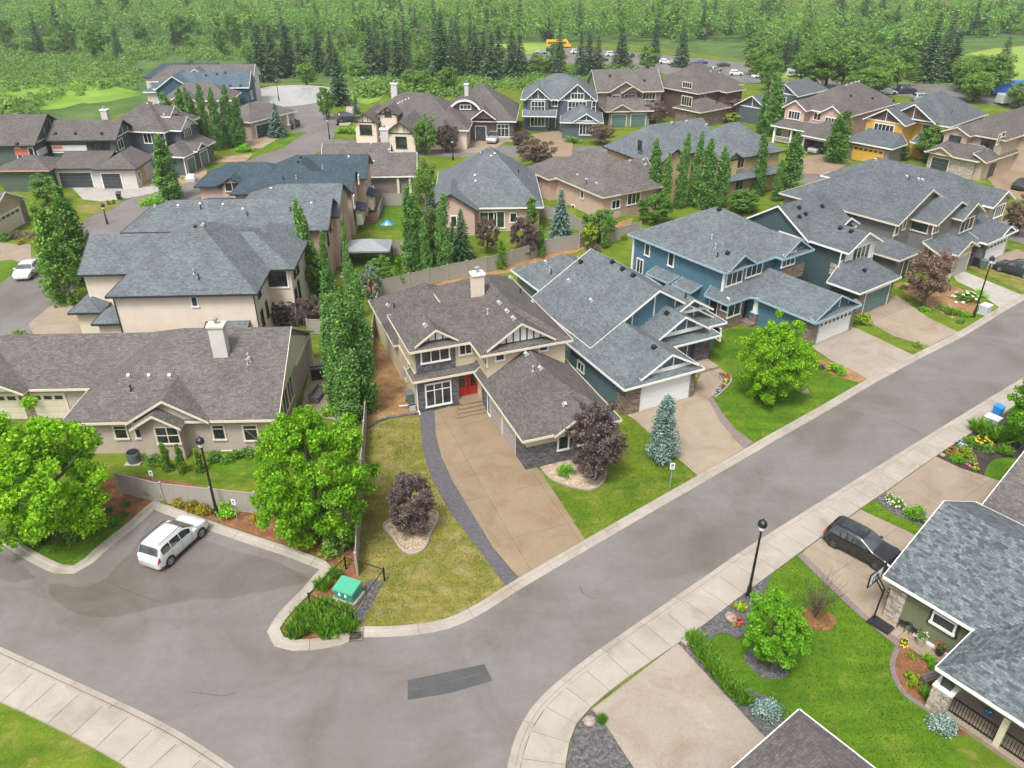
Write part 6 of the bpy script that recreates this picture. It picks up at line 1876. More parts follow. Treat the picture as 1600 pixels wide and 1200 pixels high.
tree('bright_tree', 1143, 193, 175, 32, 'low lime green tree before the brown roofed house')
tree('copper_tree', 1140, 186, 150, 42, 'reddish thin tree before the brown roofed house')
tree('cedar', 1115, 192, 156, 15, 'dark cedar before the brown roofed house')
tree('copper_tree', 1441, 480, 388, 76, 'copper leaved tree in the bed before the taupe house')
tree('copper_tree', 1588, 368, 302, 60, 'copper leaved tree at the right picture edge')
tree('young_tree', 1596, 706, 585, 92, 'white blossoming tree at the right edge garden')
tree('bright_tree', 1047, 160, 128, 28, 'green tree between the back row houses')
# -- shrubs and flowers
_ord = ('first','second','third','fourth','fifth','sixth','seventh','eighth')
def shrub(kind, px, py, w, h, label, group=None):
    g = G(px, py); r = w / 2 / px_per_m(g)
    return plant_at(kind, (g.x, g.y, g.z + .02), h, r, label, group)
for i, (px, py, w, k) in enumerate(((240,777,26,'lime_shrub'),(262,784,30,'lime_shrub'),(283,791,30,'gold_shrub'),(302,797,26,'gold_shrub'),(320,803,30,'gold_shrub'))):
    shrub(k, px, py, w, .9, _ord[i] + ' yellow green shrub from the left along the parking kerb', 'yellow green shrubs along the parking kerb')
shrub('bright_shrub', 357, 806, 36, 1.1, 'green shrub at the foot of the parking bay lamp')
shrub('gold_shrub', 402, 812, 26, .7, 'yellow shrub right of the parking sign')
shrub('shrub', 527, 862, 58, 1.7, 'large green shrub under the maple by the property fence')
for i, (px, py, w) in enumerate(((462,852,16),(482,856,24),(503,866,18),(538,880,20))): shrub('gold_shrub', px, py, w, .5, _ord[i] + ' low gold plant from the left below the parking maple', 'low gold plants below the parking maple')
for i, (px, py, w) in enumerate(((22,806,60),(58,838,56),(110,842,40),(8,800,50))): shrub('shrub', px, py, w, 1.0, ('broad hedge shrub under the left maple','hedge shrub near the kerb under the left maple','hedge shrub at the right foot of the left maple','hedge shrub at the left picture edge')[i])
for i, (px, py) in enumerate(((196,806),(176,820),(198,790),(170,800))): shrub('shrub', px, py, 15, .5, ('small round plant at the mulch tip beside the left island','small plant left of the mulch tip','small plant up the mulch slope','lone small plant amid the island mulch')[i])
for i, (px, py, w) in enumerate(((470,985,40),(500,975,46),(532,968,44),(480,965,36),(515,990,40),(545,985,30),(460,995,26),(505,955,34))): shrub('daylily', px, py, w, .7, 'daylily clump in the triangular bed before the green transformer', 'daylilies before the green transformer')
shrub('daylily', 505, 918, 28, .6, 'daylily beside the left rail of the transformer'); shrub('gold_shrub', 530, 948, 18, .4, 'small gold plant in front of the transformer')
shrub('daylily', 525, 902, 22, .5, 'daylily at the upper corner of the transformer bed')
for i, (px, py, w, h) in enumerate(((243,722,36,.9),(340,720,34,.9),(363,718,34,.9),(386,714,30,.9))): shrub('shrub', px, py, w, h, ('green shrub right of the cooling unit','first green shrub right of the lamp behind the fence','second green shrub right of the lamp behind the fence','third green shrub right of the lamp behind the fence')[i])
for i, (px, py, tp) in enumerate(((263,736,690),(286,738,694),(313,738,700))): tree('cedar', px, py, tp, 19, ('left dark upright shrub under the gable window','middle dark upright shrub under the gable window','upright shrub right of the gable window')[i], cat='shrub')
shrub('bright_shrub', 884, 742, 30, .9, 'green shrub in the rock bed under the plum tree')
shrub('shrub', 925, 600, 24, .9, 'green shrub between the beige and grey houses')
shrub('lime_shrub', 1346, 505, 36, 1.1, 'yellow green shrub left of the dark teal garage')
shrub('bright_shrub', 1305, 583, 32, 1.0, 'green shrub in the bed by the blue house driveway'); shrub('purple_shrub', 1282, 577, 14, .7, 'small purple shrub by the blue house driveway')
shrub('shrub', 1433, 543, 15, .6, 'small shrub in the grass strip'); 
for i, (px, py, k, w, lb) in enumerate(((1444,487,'bright_shrub',18,'green plant at the left of the copper tree bed'),(1472,484,'shrub',22,'round green plant in the copper tree bed'),(1487,492,'daylily',20,'grassy plant in the copper tree bed'),(1508,494,'bright_shrub',20,'green plant at the lower end of the copper tree bed'),(1508,470,'flower_white',40,'white flowering shrub near the far street lamp'),(1532,462,'bright_shrub',26,'green shrub right of the white flowering shrub'),(1412,452,'shrub',16,'blue green plant by the taupe house lawn edge'),(1500,505,'shrub',14,'small plant near the kerb of the copper tree bed'))):
    shrub(k, px, py, w, 1.0 if w > 30 else .6, lb)
for i, (px, py, k, w, h, lb) in enumerate(((1430,808,'bright_shrub',36,.9,'clipped round green shrub between two near driveways'),(1402,792,'flower_white',22,.7,'white flowered plant left of the clipped shrub'),(1389,782,'flower_white',16,.5,'small white flowered plant at the gravel bed tip'),
    (1500,712,'lime_shrub',40,.7,'large lime plant in the flower garden'),(1497,720,'bright_shrub',26,.5,'low bright plant at the driveway edge of the flower garden'),(1485,709,'flower_red',18,.5,'red flowers left in the flower garden'),(1515,690,'bright_shrub',20,.5,'round plant high in the flower garden'),(1501,696,'flower_blue',18,.4,'pale blue flowers in the flower garden'),(1537,690,'flower_yellow',26,.4,'yellow flowers in the flower garden'),(1543,704,'shrub',26,.5,'blue green leafy plant in the flower garden'),(1563,690,'tall_grass',26,1.0,'upright plant in front of the utility cabinet'),(1529,676,'tall_grass',22,1.0,'grass clump left of the utility cabinet'),(1545,682,'tall_grass',30,.8,'low grass before the utility cabinet'),(1518,726,'flower_pink',18,.4,'pink flowers low in the flower garden'),(1522,734,'hosta',14,.3,'tiny bright plant at the round lawn edge'),(1568,708,'daylily',26,.5,'grassy plant by the round lawn'),(1525,700,'shrub',22,.5,'green plant in the middle of the flower garden'),
    (1578,672,'shrub',26,1.1,'dark shrub right of the utility cabinet'),(1155,952,'hosta',22,.5,'pale plant by the sidewalk beside the young tree'),(1152,975,'flower_red',20,.4,'orange leaved plant beside the young tree'),(1076,1010,'flower_red',10,.25,'tiny orange flowers at the driveway corner'),
    (1195,1118,'globe_spruce',50,.9,'pale blue globe spruce by the bottom edge'),(1222,1116,'shrub',26,.6,'dark juniper right of the globe spruce'),(1468,1140,'globe_spruce',50,.8,'blue green dwarf spruce by the stone pier'),
    (1425,1068,'hosta',30,.5,'bright hosta in the red mulch bed'),(1421,1027,'hosta',14,.35,'small pale hosta at the top of the red mulch bed'),(1412,1008,'flower_yellow',16,.45,'yellow plant at the tip of the red mulch bed'),(1450,1036,'bright_shrub',26,.6,'hydrangea beside the walk'),(1463,1050,'bright_shrub',26,.6,'hydrangea along the porch front'),(1475,1064,'bright_shrub',22,.6,'hydrangea nearest the porch'),(1450,1092,'tall_grass',18,.6,'grass tuft below the bench'),(1470,1100,'daylily',26,.6,'grassy plant at the foot of the stone pier'),(1478,1080,'shrub',14,.3,'little plant right of the bench'),
    (940,1128,'daylily',16,.4,'grass tuft at the bottom driveway corner'))):
    shrub(k, px, py, w, h, lb)
for i, (px, py) in enumerate(((1092,1015),(1100,1028),(1110,1042),(1122,1056),(1135,1070),(1148,1083),(1160,1096),(1085,1004),(1118,1048),(1140,1078))): shrub('daylily', px, py, 30, .55, 'daylily clump edging the lobed lawn beside the bottom driveway', 'daylilies edging the lobed lawn')
for i, (px, py, k) in enumerate(((1128,606,'flower_pink'),(1134,598,'flower_yellow'),(1122,613,'flower_blue'),(1136,590,'flower_red'))): shrub(k, px, py, 12, .4, ('pink','yellow','blue','red')[i] + ' flowers in the bed beside the grey house entry walk')
for i, (px, py, k, w, lb) in enumerate(((25,372,'purple_shrub',26,'left purple shrub at the left edge driveway'),(47,374,'purple_shrub',22,'right purple shrub at the left edge driveway'),(33,381,'gold_shrub',16,'yellow shrub below the purple shrubs'),(55,380,'gold_shrub',14,'yellow shrub right of the purple shrubs'),(8,375,'shrub',26,'green shrub at the left edge driveway'),(92,326,'gold_shrub',24,'gold shrub before the unfinished house'),(240,318,'bright_shrub',42,'green bush below the single poplar'),(170,320,'shrub',7,'left small shrub by the concrete apron'),(178,319,'shrub',7,'right small shrub by the concrete apron'),(540,208,'bright_shrub',34,'green bush left of the half timbered house'),(928,394,'purple_shrub',30,'purple bush at the fence'),(974,374,'lime_shrub',18,'lime bush at the fence left of the blue house'),(381,236,'bright_shrub',28,'bright bush at the end of the poplar row'),(388,236,'gold_shrub',10,'gold plant at the end of the poplar row'),(1075,196,'shrub',24,'dark bush before the brown roofed house'),(895,222,'shrub',30,'dark green bush at the slate blue house driveway'),(1222,170,'shrub',20,'bush beside the small blue house'),(1226,222,'gold_shrub',20,'gold bush beside the pink house porch'),(30,537,'copper_tree',60,'')[:5])):
    if lb: shrub(k, px, py, w, 1.2 if w > 20 else .8, lb)
for i, px in enumerate((567,580,597,612)): shrub('lime_shrub', px, 379, 9, .6, 'lime shrub in the row along the middle fence', 'lime shrubs along the middle fence')
for i, (px, py, tp, w) in enumerate(((440,508,470,50),(465,506,462,46),(490,512,462,50),(505,500,470,36))): tree('plum_tree', px, py, tp, w, ('leftmost','second','third','rightmost')[i] + ' purple bush of the hedge between bungalow and cream house', 'purple hedge between bungalow and cream house')
tree('shrub', 30, 545, 515, 56, 'bristly shrub behind the bungalow garage roof', cat='shrub')
# bare twiggy shrub
def twiggy():
    g = G(1273, 966); t = thing('twiggy_shrub', 'bare twiggy shrub in the round mulch ring', 'shrub', tuple(g))
    b = MB()
    for i in range(26):
        a = rng.random()*6.28; s = .25 + .55*rng.random(); H = 1.7 + .7*rng.random()
        p = [(0,0,0),(math.cos(a)*s*.3,math.sin(a)*s*.3,H*.4),(math.cos(a)*s*.8,math.sin(a)*s*.8,H*.75),(math.cos(a)*s*1.3,math.sin(a)*s*1.3,H)]
        b.tube(p, [.022,.016,.011,.004], 4)
        for j in range(3):
            q = Vector(p[1+j%3]); c = a + 1.2*(rng.random()-.5)*2
            b.tube([q, q+Vector((math.cos(c)*.3,math.sin(c)*.3,.35)), q+Vector((math.cos(c)*.5,math.sin(c)*.5,.75))], [.012,.008,.003], 4)
    b.build('stem', 'bark', t)
    n = 900; V = quads(lumpy_ball(n, .95, .8, 1.5, .2), unit(n), np.full(n, .07)); obj('foliage', quad_mesh('foliage', V, 'leaf_twig'), t)
twiggy()
# -- woods
def wood_tree(kind, px, py, hs, w, group):
    g = G(px, py); where = ('in the valley woods at far left', 'in the woods above the turning circle', 'in the woods behind the half timbered house', 'beside the distant parking lot', 'in the far woods right of the parking lot', 'by the far sports field')[min(5, max(0, int((px - 0) // 270)))]
    lb = {'dark_spruce':'dark pointed spruce ','wild_tree':'broad leafy tree ','woodland_tree':'tall slender pale stemmed tree '}[kind] + where + (', farther back' if py < 62 else '')
    plant_at(kind, g, hs, w, lb, {'dark_spruce':'spruces in the woods','wild_tree':'leafy trees in the woods','woodland_tree':'slender trees in the woods'}[kind])
wr = random.Random(5)
# spruces behind the back row
for px, py, hs in ((412,128,15),(428,122,16),(455,118,17),(472,122,15),(500,112,16),(520,118,18),(583,122,17),(592,112,18),(604,118,17),(622,128,19),(632,122,20),(690,132,18),(684,118,19),(706,122,17),(718,116,18),(770,128,15),(782,122,16),(800,124,15),(812,118,14),(875,118,15),(905,122,14),(918,118,15),(935,116,15),(968,108,16),(1062,104,14),(1445,130,18),(1470,122,20),(1480,128,17),(1562,122,14),(1390,112,14),(1225,112,15),(1240,108,16),(1020,98,14),(745,122,15),(756,118,16),(735,112,17)):
    wood_tree('dark_spruce', px + wr.uniform(-2,2), py, hs*wr.uniform(.8,1.1), 3.4*wr.uniform(.8,1.3), '')
for px, py, hs, w in ((840,118,8,3.2),(858,114,7,3),(870,110,9,3.4),(1010,116,9,3),(1190,130,10,3.4),(1200,142,9,3),(1270,140,11,4.4),(1290,134,12,4.6),(1315,138,10,4.2),(1345,132,9,4.4),(1375,142,9,4.6),(1400,134,10,4.6),(1510,145,9,4.2),(1530,150,10,4.4),(1550,148,9,4),(1500,138,8,3.6),(1340,150,7,4),(1365,152,6.5,3.6),(1520,160,7,3.8),(1590,170,6,3),(1250,128,9,3.4),(1175,118,9,3.4),(700,140,6,2.6),(560,128,6,3),(645,140,5,2.6),(660,142,5,2.6),(480,134,6,2.8),(395,138,6,2.8)):
    wood_tree('wild_tree', px, py, hs*wr.uniform(.9,1.1), w*wr.uniform(.9,1.1), '')
for _ in range(26):
    wood_tree(wr.choice(('wild_tree','woodland_tree','wild_tree')), wr.uniform(1170,1475), wr.uniform(68,112), wr.uniform(7,12), wr.uniform(2.6,4.4), '')
for _ in range(34):
    px = wr.uniform(400, 800); py = wr.uniform(72, 122 if px < 700 else 112)
    plant_at('birch' if wr.random() < .6 else 'woodland_tree', G(px, py), wr.uniform(6, 13), wr.uniform(1.8, 3.2), 'pale green slender tree among the spruces above the back row', 'pale trees among the spruces')
# rows of the far woods, thinning out of sight
for _ in range(170):
    px = wr.uniform(-60, 1660); far = wr.random()
    if px < 740: py = 20 + 86*far ** 1.2
    else: py = 18 + 46*far
    if 1480 < px and py > 58: py = 52
    k = wr.choice(('wild_tree','wild_tree','woodland_tree','dark_spruce') if px < 420 else ('dark_spruce','woodland_tree','wild_tree','dark_spruce'))
    wood_tree(k, px, py, {'wild_tree':9,'woodland_tree':12,'dark_spruce':14}[k]*wr.uniform(.6,1.25), {'wild_tree':4.2,'woodland_tree':3.2,'dark_spruce':2.8}[k]*wr.uniform(.8,1.25), '')
# brush of the valley: nobody could count it
def brush():
    V = []
    polys = [[(-60,190),(-60,60),(330,55),(560,60),(730,75),(700,120),(600,135),(520,118),(400,125),(330,115),(235,100),(215,135),(200,158),(120,180),(0,195)], [(740,75),(1150,75),(1200,100),(1000,72)]]
    cnt = 0
    while cnt < 3000:
        px, py = wr.uniform(-60, 1010), wr.uniform(48, 188)
        if px > 740 and not (py > 96 + (px-740)*.05 and py < 140): continue
        if 560 < px < 740 and py > 152: continue
        if px < 230 and py > 165 - max(0, (px-20))*.12 + (25 if px < 60 else 0): continue
        if px > 230 and py > 118 and not (556 < px < 1010 and py < 152): continue
        if 215 < px < 400 and py > 95: continue
        if 395 < px < 540 and py > 126: continue
        if px < 215 and 135 + 3*math.sin(px*.09) < py < 164 - px*.05 + 3*math.sin(px*.13) and wr.random() > .1: continue
        g = G(px, py); cnt += 1
        r = wr.choice((wr.uniform(.7, 1.6), wr.uniform(1.4, 3.0))); k = 84
        d = unit(k); d[:, 2] = np.abs(d[:, 2])
        c = d*np.array([r, r, r*.85])*(.7+.3*NR.random((k,1))) + np.array([g.x, g.y, g.z])
        n = d*.7 + unit(k)*.5 + np.array([0,0,.4]); n /= np.linalg.norm(n, axis=1, keepdims=True)
        V.append(quads(c, n, np.full(k, .24 + r*.17)*(.6+.7*NR.random(k)), .8))
    o = obj('valley_brush', quad_mesh('valley_brush', np.concatenate(V), 'leaf_wild'))
    tag(o, 'dense green brush filling the wooded valley', 'brush', None, 'stuff')
    V = []
    for _ in range(2600):
        px, py = wr.uniform(-80, 1680), wr.uniform(4, 62)
        if px > 740: py = wr.uniform(4, 66)
        if px > 1480: py = wr.uniform(4, 60)
        if 1180 < px < 1470 and wr.random() < .5: py = wr.uniform(58, 104)
        g = G(px, py); r = wr.choice((wr.uniform(1.5, 3), wr.uniform(2.5, 4.8))); k = 80; d = unit(k); d[:, 2] = np.abs(d[:, 2])
        c = d*np.array([r, r, r*1.3])*(.75+.25*NR.random((k,1))) + np.array([g.x, g.y, g.z + wr.uniform(.5, 7)])
        n = d*.7 + unit(k)*.5 + np.array([0,0,.4]); n /= np.linalg.norm(n, axis=1, keepdims=True)
        V.append(quads(c, n, np.full(k, .4 + r*.15)*(.6+.7*NR.random(k)), .8))
    o = obj('far_woods', quad_mesh('far_woods', np.concatenate(V), 'leaf_mid'))
    tag(o, 'far woodland canopy closing the view', 'woods', None, 'stuff')
brush()

# -- turf: blades standing over the near lawns, nobody could count them
def inside(poly, x, y):
    c = np.zeros(len(x), bool); n = len(poly)
    for i in range(n):
        (x0, y0), (x1, y1) = poly[i-1], poly[i]
        if y0 == y1: continue
        m = ((y0 > y) != (y1 > y)) & (x < (x1-x0)*(y-y0)/(y1-y0) + x0); c ^= m
    return c
def turf(pts, dens, mat, label, size=.10, grow=.0):
    p = gp(pts); P2 = [(q.x, q.y) for q in p]
    xs, ys = [a for a, _ in P2], [b for _, b in P2]
    n = int((max(xs)-min(xs))*(max(ys)-min(ys))*dens)
    x, y = NR.uniform(min(xs), max(xs), n), NR.uniform(min(ys), max(ys), n)
    k = inside(P2, x, y); x, y = x[k], y[k]
    # thicker in some places than others
    w = .5 + .5*np.sin(x*1.7 + 2*np.sin(y*.9))*np.cos(y*1.3 + x*.4); k = NR.random(len(x)) < .35 + .65*w; x, y = x[k], y[k]; n = len(x)
    L = size*(.6 + .9*NR.random(n)); a = NR.random(n)*6.28; le = .5 + .9*NR.random(n)
    d = np.stack([np.cos(a)*le, np.sin(a)*le, np.ones(n)], 1); d /= np.linalg.norm(d, axis=1, keepdims=True)
    nr = np.cross(d, unit(n)); nr /= np.linalg.norm(nr, axis=1, keepdims=True)
    V = quads(np.stack([x, y, np.full(n, .035)], 1) + d*(L*.45)[:, None], nr, L, .34, d)
    tag(obj('lawn_grass', quad_mesh('lawn_grass', V, mat)), label, 'grass', None, 'stuff')
mat_leaf('blade_green', (.050,.115,.008,1), (.085,.165,.012,1), (.150,.225,.028,1), .3)
mat_leaf('blade_dry', (.110,.130,.020,1), (.170,.165,.035,1), (.27,.22,.085,1), .3)
turf([(573,672),(590,661),(612,654),(655,648),(657,662),(661,700),(670,735),(687,772),(712,812),(747,857),(791,917),(745,948),(699,970),(660,977),(621,981),(562,981),(560,930),(560,868),(565,800),(572,690)], 95, 'blade_dry', 'yellowing grass blades of the corner lawn')
turf([(845,738),(880,791),(915,846),(1000,798),(1091,746),(1045,705),(990,655),(975,645),(940,650),(947,742),(940,759),(922,768),(895,764),(862,752)], 95, 'blade_green', 'grass blades between the two front driveways')
turf([(1100,540),(1118,560),(1142,590),(1138,604),(1114,623),(1132,650),(1177,692),(1200,683),(1275,641),(1347,600),(1300,580),(1262,555),(1255,540),(1200,510),(1140,515)], 70, 'blade_green', 'grass blades before the blue house')
turf([(1246,869),(1201,902),(1189,930),(1179,962),(1167,985),(1152,996),(1132,988),(1113,993),(1105,1011),(1114,1036),(1139,1063),(1177,1085),(1214,1101),(1237,1136),(1275,1200),(1480,1200),(1480,1150),(1460,1118),(1415,1086),(1398,1060),(1394,1035),(1403,1013),(1358,977),(1318,941)], 120, 'blade_green', 'grass blades of the lush near lawn')
turf([(1365,782),(1343,797),(1390,819),(1431,838),(1441,823),(1400,806)], 110, 'blade_green', 'grass blades of the strip beside the black vehicle')
turf([(0,826),(62,864),(98,882),(113,884),(127,878),(152,855),(178,836),(200,812),(150,800),(80,800),(0,780)], 80, 'blade_green', 'grass blades at the tip of the left tree island')
# ---------------------------------------------------------------- vehicles
def paint(name, col, rough=.25, metal=0.0):
    m, n, l, b = nt(name)
    c = noise(n, l, 2.0, 2, co_obj(n)); r = ramp(n, l, c.outputs['Fac'], [(.3, sc(col, .95)), (.7, sc(col, 1.04))])
    l.new(r.outputs[0], b.inputs['Base Color'])
    b.inputs['Roughness'].default_value = rough; b.inputs['Metallic'].default_value = metal
    b.inputs['Coat Weight'].default_value = 1.0; b.inputs['Coat Roughness'].default_value = .03
for nm, c, mt in (('paint_white_car', (.58,.59,.60,1), 0), ('paint_black_car', (.010,.011,.013,1), 0), ('paint_silver', (.42,.44,.46,1), .4), ('paint_red', (.45,.03,.03,1), 0), ('paint_blue', (.04,.10,.24,1), .2), ('paint_dark', (.035,.045,.060,1), .3)): paint(nm, c, .25, mt)
mat_plain('lamp_red', (.5,.02,.02,1), .2); mat_plain('lamp_clear', (.75,.78,.8,1), .1); mat_plain('rim_alloy', (.5,.51,.52,1), .3, .7); mat_plain('rim_dark', (.16,.17,.19,1), .3, .6)
PROF = {
 'suv':   dict(L=4.6, W=1.90, H=1.80, x=[0,.012,.035,.085,.14,.30,.46,.54,.64,.745,.80,.88,.95,.985,1], t=[.40,.56,.66,.90,.985,1.0,.99,.955,.81,.645,.625,.59,.53,.45,.36], cab=(.085,.60), ws=(.55,.738), rw=(.036,.09), sh=.585),
 'bigsuv':dict(L=4.95, W=1.98, H=1.80, x=[0,.012,.03,.07,.12,.30,.45,.53,.62,.715,.78,.88,.95,.985,1], t=[.42,.58,.68,.92,.985,1.0,.985,.95,.82,.68,.66,.63,.57,.49,.38], cab=(.07,.58), ws=(.54,.708), rw=(.034,.078), sh=.60),
 'sedan': dict(L=4.7, W=1.82, H=1.46, x=[0,.015,.05,.15,.22,.32,.45,.55,.62,.70,.78,.88,.95,.985,1], t=[.45,.60,.68,.71,.82,.97,1.0,.985,.93,.78,.66,.62,.56,.48,.38], cab=(.24,.64), ws=(.63,.755), rw=(.165,.30), sh=.63),
}
CAR_MESH = {}
def car_ring(pr, x):
    X, T = pr['x'], pr['t']
    i = max(0, min(len(X)-2, next((k for k in range(len(X)-1) if x <= X[k+1]), len(X)-2)))
    f = (x - X[i]) / (X[i+1] - X[i]); t = (T[i] + (T[i+1]-T[i])*f) * pr['H']
    W = pr['W']/2; e = min(x, 1-x)
    w = W * (.80 + .20 * min(1, (e/.10)) ** .5)
    sh = min(pr['sh']*pr['H'] + .0, t - .03)
    a, b = pr['cab']; k = max(0, min(1, (t - sh - .05) / (.33*pr['H'])))
    cw = w*(.93 - .17*k)
    zb = .17 + .10*max(0, 1 - e/.05)
    return [(0,zb),(w*.88,zb),(w*.985,zb+.10),(w,(zb+sh)*.55),(w*.965,sh),(cw,t-.05-.03*k),(cw*.72,t-.008),(0,t)]
def car_pt(pr, x, k):
    r = car_ring(pr, x); i = min(int(k), 6); f = k - i
    y = r[i][0] + (r[i+1][0]-r[i][0])*f; z = r[i][1] + (r[i+1][1]-r[i][1])*f
    return Vector(((x-.5)*pr['L'], y, z))
def car_patch(pr, x0, x1, k0, k1, side=1, off=.014, nx=8, nk=5, both=False, skew=0.0):
    """patch lying just proud of the body skin"""
    vs, fs = [], []
    ks = [k0 + (k1-k0)*j/nk for j in range(nk+1)]
    cols = [(k, side) for k in ks]
    if both: cols = [(k, 1) for k in ks] + [(k, -1) for k in ks[::-1][1:]]
    for i in range(nx+1):
        x = x0 + (x1-x0)*i/nx
        for k, sd in cols:
            xx = x + skew*(k-k0)
            p = car_pt(pr, min(max(xx,.001),.999), k); e = .004
            tx = car_pt(pr, min(xx+e,.999), k) - car_pt(pr, max(xx-e,.001), k); tk = car_pt(pr, min(max(xx,.001),.999), min(k+.05,7)) - car_pt(pr, min(max(xx,.001),.999), max(k-.05,0))
            n = tx.cross(tk)
            n = n.normalized() if n.length > 1e-9 else Vector((0,0,1))
            if n.dot(Vector((0, p.y, p.z-.6))) < 0: n = -n
            p = p + n*off
            vs.append((p.x, p.y*sd, p.z))
    m = len(cols)
    for i in range(nx):
        for j in range(m-1):
            fs.append((i*m+j, (i+1)*m+j, (i+1)*m+j+1, i*m+j+1))
    b = MB(); b.add(vs, fs); return b
def car_meshes(kind):
    if kind in CAR_MESH: return CAR_MESH[kind]
    pr = PROF[kind]; out = {}
    xs = [i/48 for i in range(49)]; xs[0] = .0; vs, fs = [], []
    for x in xs:
        r = [car_pt(pr, min(max(x,0),1), k*.5) for k in range(15)]
        ring = r + [Vector((p.x, -p.y, p.z)) for p in r[-2:0:-1]]
        vs += ring
    m = 28
    for i in range(len(xs)-1):
        for j in range(m): fs.append((i*m+j, i*m+(j+1)%m, (i+1)*m+(j+1)%m, (i+1)*m+j))
    fs += [tuple(range(m-1,-1,-1)), tuple(range((len(xs)-1)*m, len(xs)*m))]
    b = MB(); b.add(vs, fs); out['body'] = b
    a, c = pr['cab']
    for s in (1, -1):
        w0, w1 = a+.02, c+.03; e1, e2 = w0+(w1-w0)*.30, w0+(w1-w0)*.64
        for q, (x0, x1) in enumerate(((w0, e1-.008), (e1+.008, e2-.008), (e2+.008, w1))): out['side_window%d%d' % (s, q)] = car_patch(pr, x0, x1, 4.14, 4.84, s, nx=7)
        for q, x0 in enumerate((e1, e2, w1)): out['seam%d%d' % (s, q)] = car_patch(pr, x0-.0022, x0+.0022, 2.3, 4.05, s, .006, 1)
        out['headlight%d' % s] = car_patch(pr, .935, .988, 3.45, 4.5, s, .02); out['taillight%d' % s] = car_patch(pr, .004, .045, 3.3, 4.6, s, .02)
        out['sill%d' % s] = car_patch(pr, .03, .97, 1.0, 2.25, s, .01, 14)
    out['windshield'] = car_patch(pr, *pr['ws'], 5.15, 7, both=True); out['rear_window'] = car_patch(pr, *pr['rw'], 5.2, 7, both=True)
    wr_ = .36 if kind != 'sedan' else .33
    t = MB(); pf = [(wr_*.62,-.11),(wr_*.95,-.115),(wr_,-.07),(wr_,.07),(wr_*.95,.115),(wr_*.62,.11)]
    def lathe_y(pf, n=20):
        b = MB(); v, f = [], []
        for r, y in pf:
            for k in range(n):
                a_ = 2*math.pi*k/n; v.append((r*math.cos(a_), y, r*math.sin(a_)))
        for i in range(len(pf)-1):
            for k in range(n): f.append((i*n+k, i*n+(k+1)%n, (i+1)*n+(k+1)%n, (i+1)*n+k))
        f += [tuple(range(n)), tuple(range((len(pf)-1)*n, len(pf)*n))]
        b.add(v, f); return b
    out['tyre'] = lathe_y(pf)
    rim = lathe_y([(wr_*.64,.06),(wr_*.66,.122),(wr_*.60,.124),(wr_*.56,.09),(wr_*.12,.10),(wr_*.1,.125)])
    for k in range(5):
        a_ = 2*math.pi*k/5; rim.bar((0,.115,0),(wr_*.62*math.cos(a_),.118,wr_*.62*math.sin(a_)),.07,.03)
    out['rim'] = rim
    out['arch'] = lathe_y([(wr_*1.14,-.02),(wr_*1.14,.012),(wr_*1.0,.014)], 22)
    out['_'] = (pr, wr_)
    CAR_MESH[kind] = {k: (v if k == '_' else {}) for k, v in out.items()}
    CAR_MESH[kind]['src'] = out
    return CAR_MESH[kind]
def car(kind, loc, heading, paintm, label, group=None, glass='car_glass', rim='rim_alloy', roof=None, detail=True, rails=False, scale=1.0):
    cm = car_meshes(kind); src = cm['src']; pr, wr_ = src['_']
    t = thing('parked_car' if kind == 'sedan' else 'parked_suv', label, 'car' if kind == 'sedan' else 'suv', tuple(loc), heading, group)
    def ms(key, mat, name):
        c = cm[key]
        if mat not in c: c[mat] = src[key].mesh(name, mat, smooth=key in ('body','windshield','rear_window','tyre') or key.startswith('side'))
        return c[mat]
    obj('body', ms('body', paintm, 'body'), t)
    for s in (1, -1):
        for q in range(3):
            obj('side_window', ms('side_window%d%d' % (s, q), glass, 'side_window'), t)
            if detail: obj('door_seam', ms('seam%d%d' % (s, q), 'plastic_dark', 'door_seam'), t)
        if detail:
            obj('headlight', ms('headlight%d' % s, 'lamp_clear', 'headlight'), t); obj('taillight', ms('taillight%d' % s, 'lamp_red', 'taillight'), t)
            obj('sill', ms('sill%d' % s, 'plastic_dark', 'sill'), t)
            x = (pr['ws'][1]-.5-.06)*pr['L']; b = MB(); b.box(x-.1, s*pr['W']/2-.02 if s > 0 else -pr['W']/2-.2, pr['sh']*pr['H']-.03, x+.1, pr['W']/2+.2 if s > 0 else -pr['W']/2+.02, pr['sh']*pr['H']+.13); b.build('mirror', paintm, t)
            if rails:
                b = MB(); z = pr['H']+.03; y = s*pr['W']*.345; b.tube([(-.40*pr['L'],y,z-.05),(-.36*pr['L'],y,z+.02),(.0,y,z+.03),(.06*pr['L'],y,z-.03)], .022, 6); b.build('roof_rail', 'metal_black', t)
    obj('windshield', ms('windshield', glass, 'windshield'), t); obj('rear_window', ms('rear_window', glass, 'rear_window'), t)
    for fx in (.185, .80):
        for s in (1, -1):
            p = ((fx-.5)*pr['L'], s*(pr['W']/2-.10), wr_)
            ar = obj('wheel_arch', ms('arch', 'plastic_dark', 'wheel_arch'), t, ((fx-.5)*pr['L'], s*(pr['W']/2-.005), wr_+.02), 0 if s > 0 else math.pi)
            w = obj('wheel', ms('tyre', 'rubber', 'wheel'), t, p, 0 if s > 0 else math.pi)
            if detail: obj('rim', ms('rim', rim, 'rim'), w)
    if detail and roof: 
        obj('sunroof', car_patch(pr, pr['cab'][0]+.12, pr['cab'][1]-.08, 6.1, 7, both=True, off=.008).mesh('sunroof', roof), t)
    if scale != 1.0: t.scale = (scale,)*3
    return t
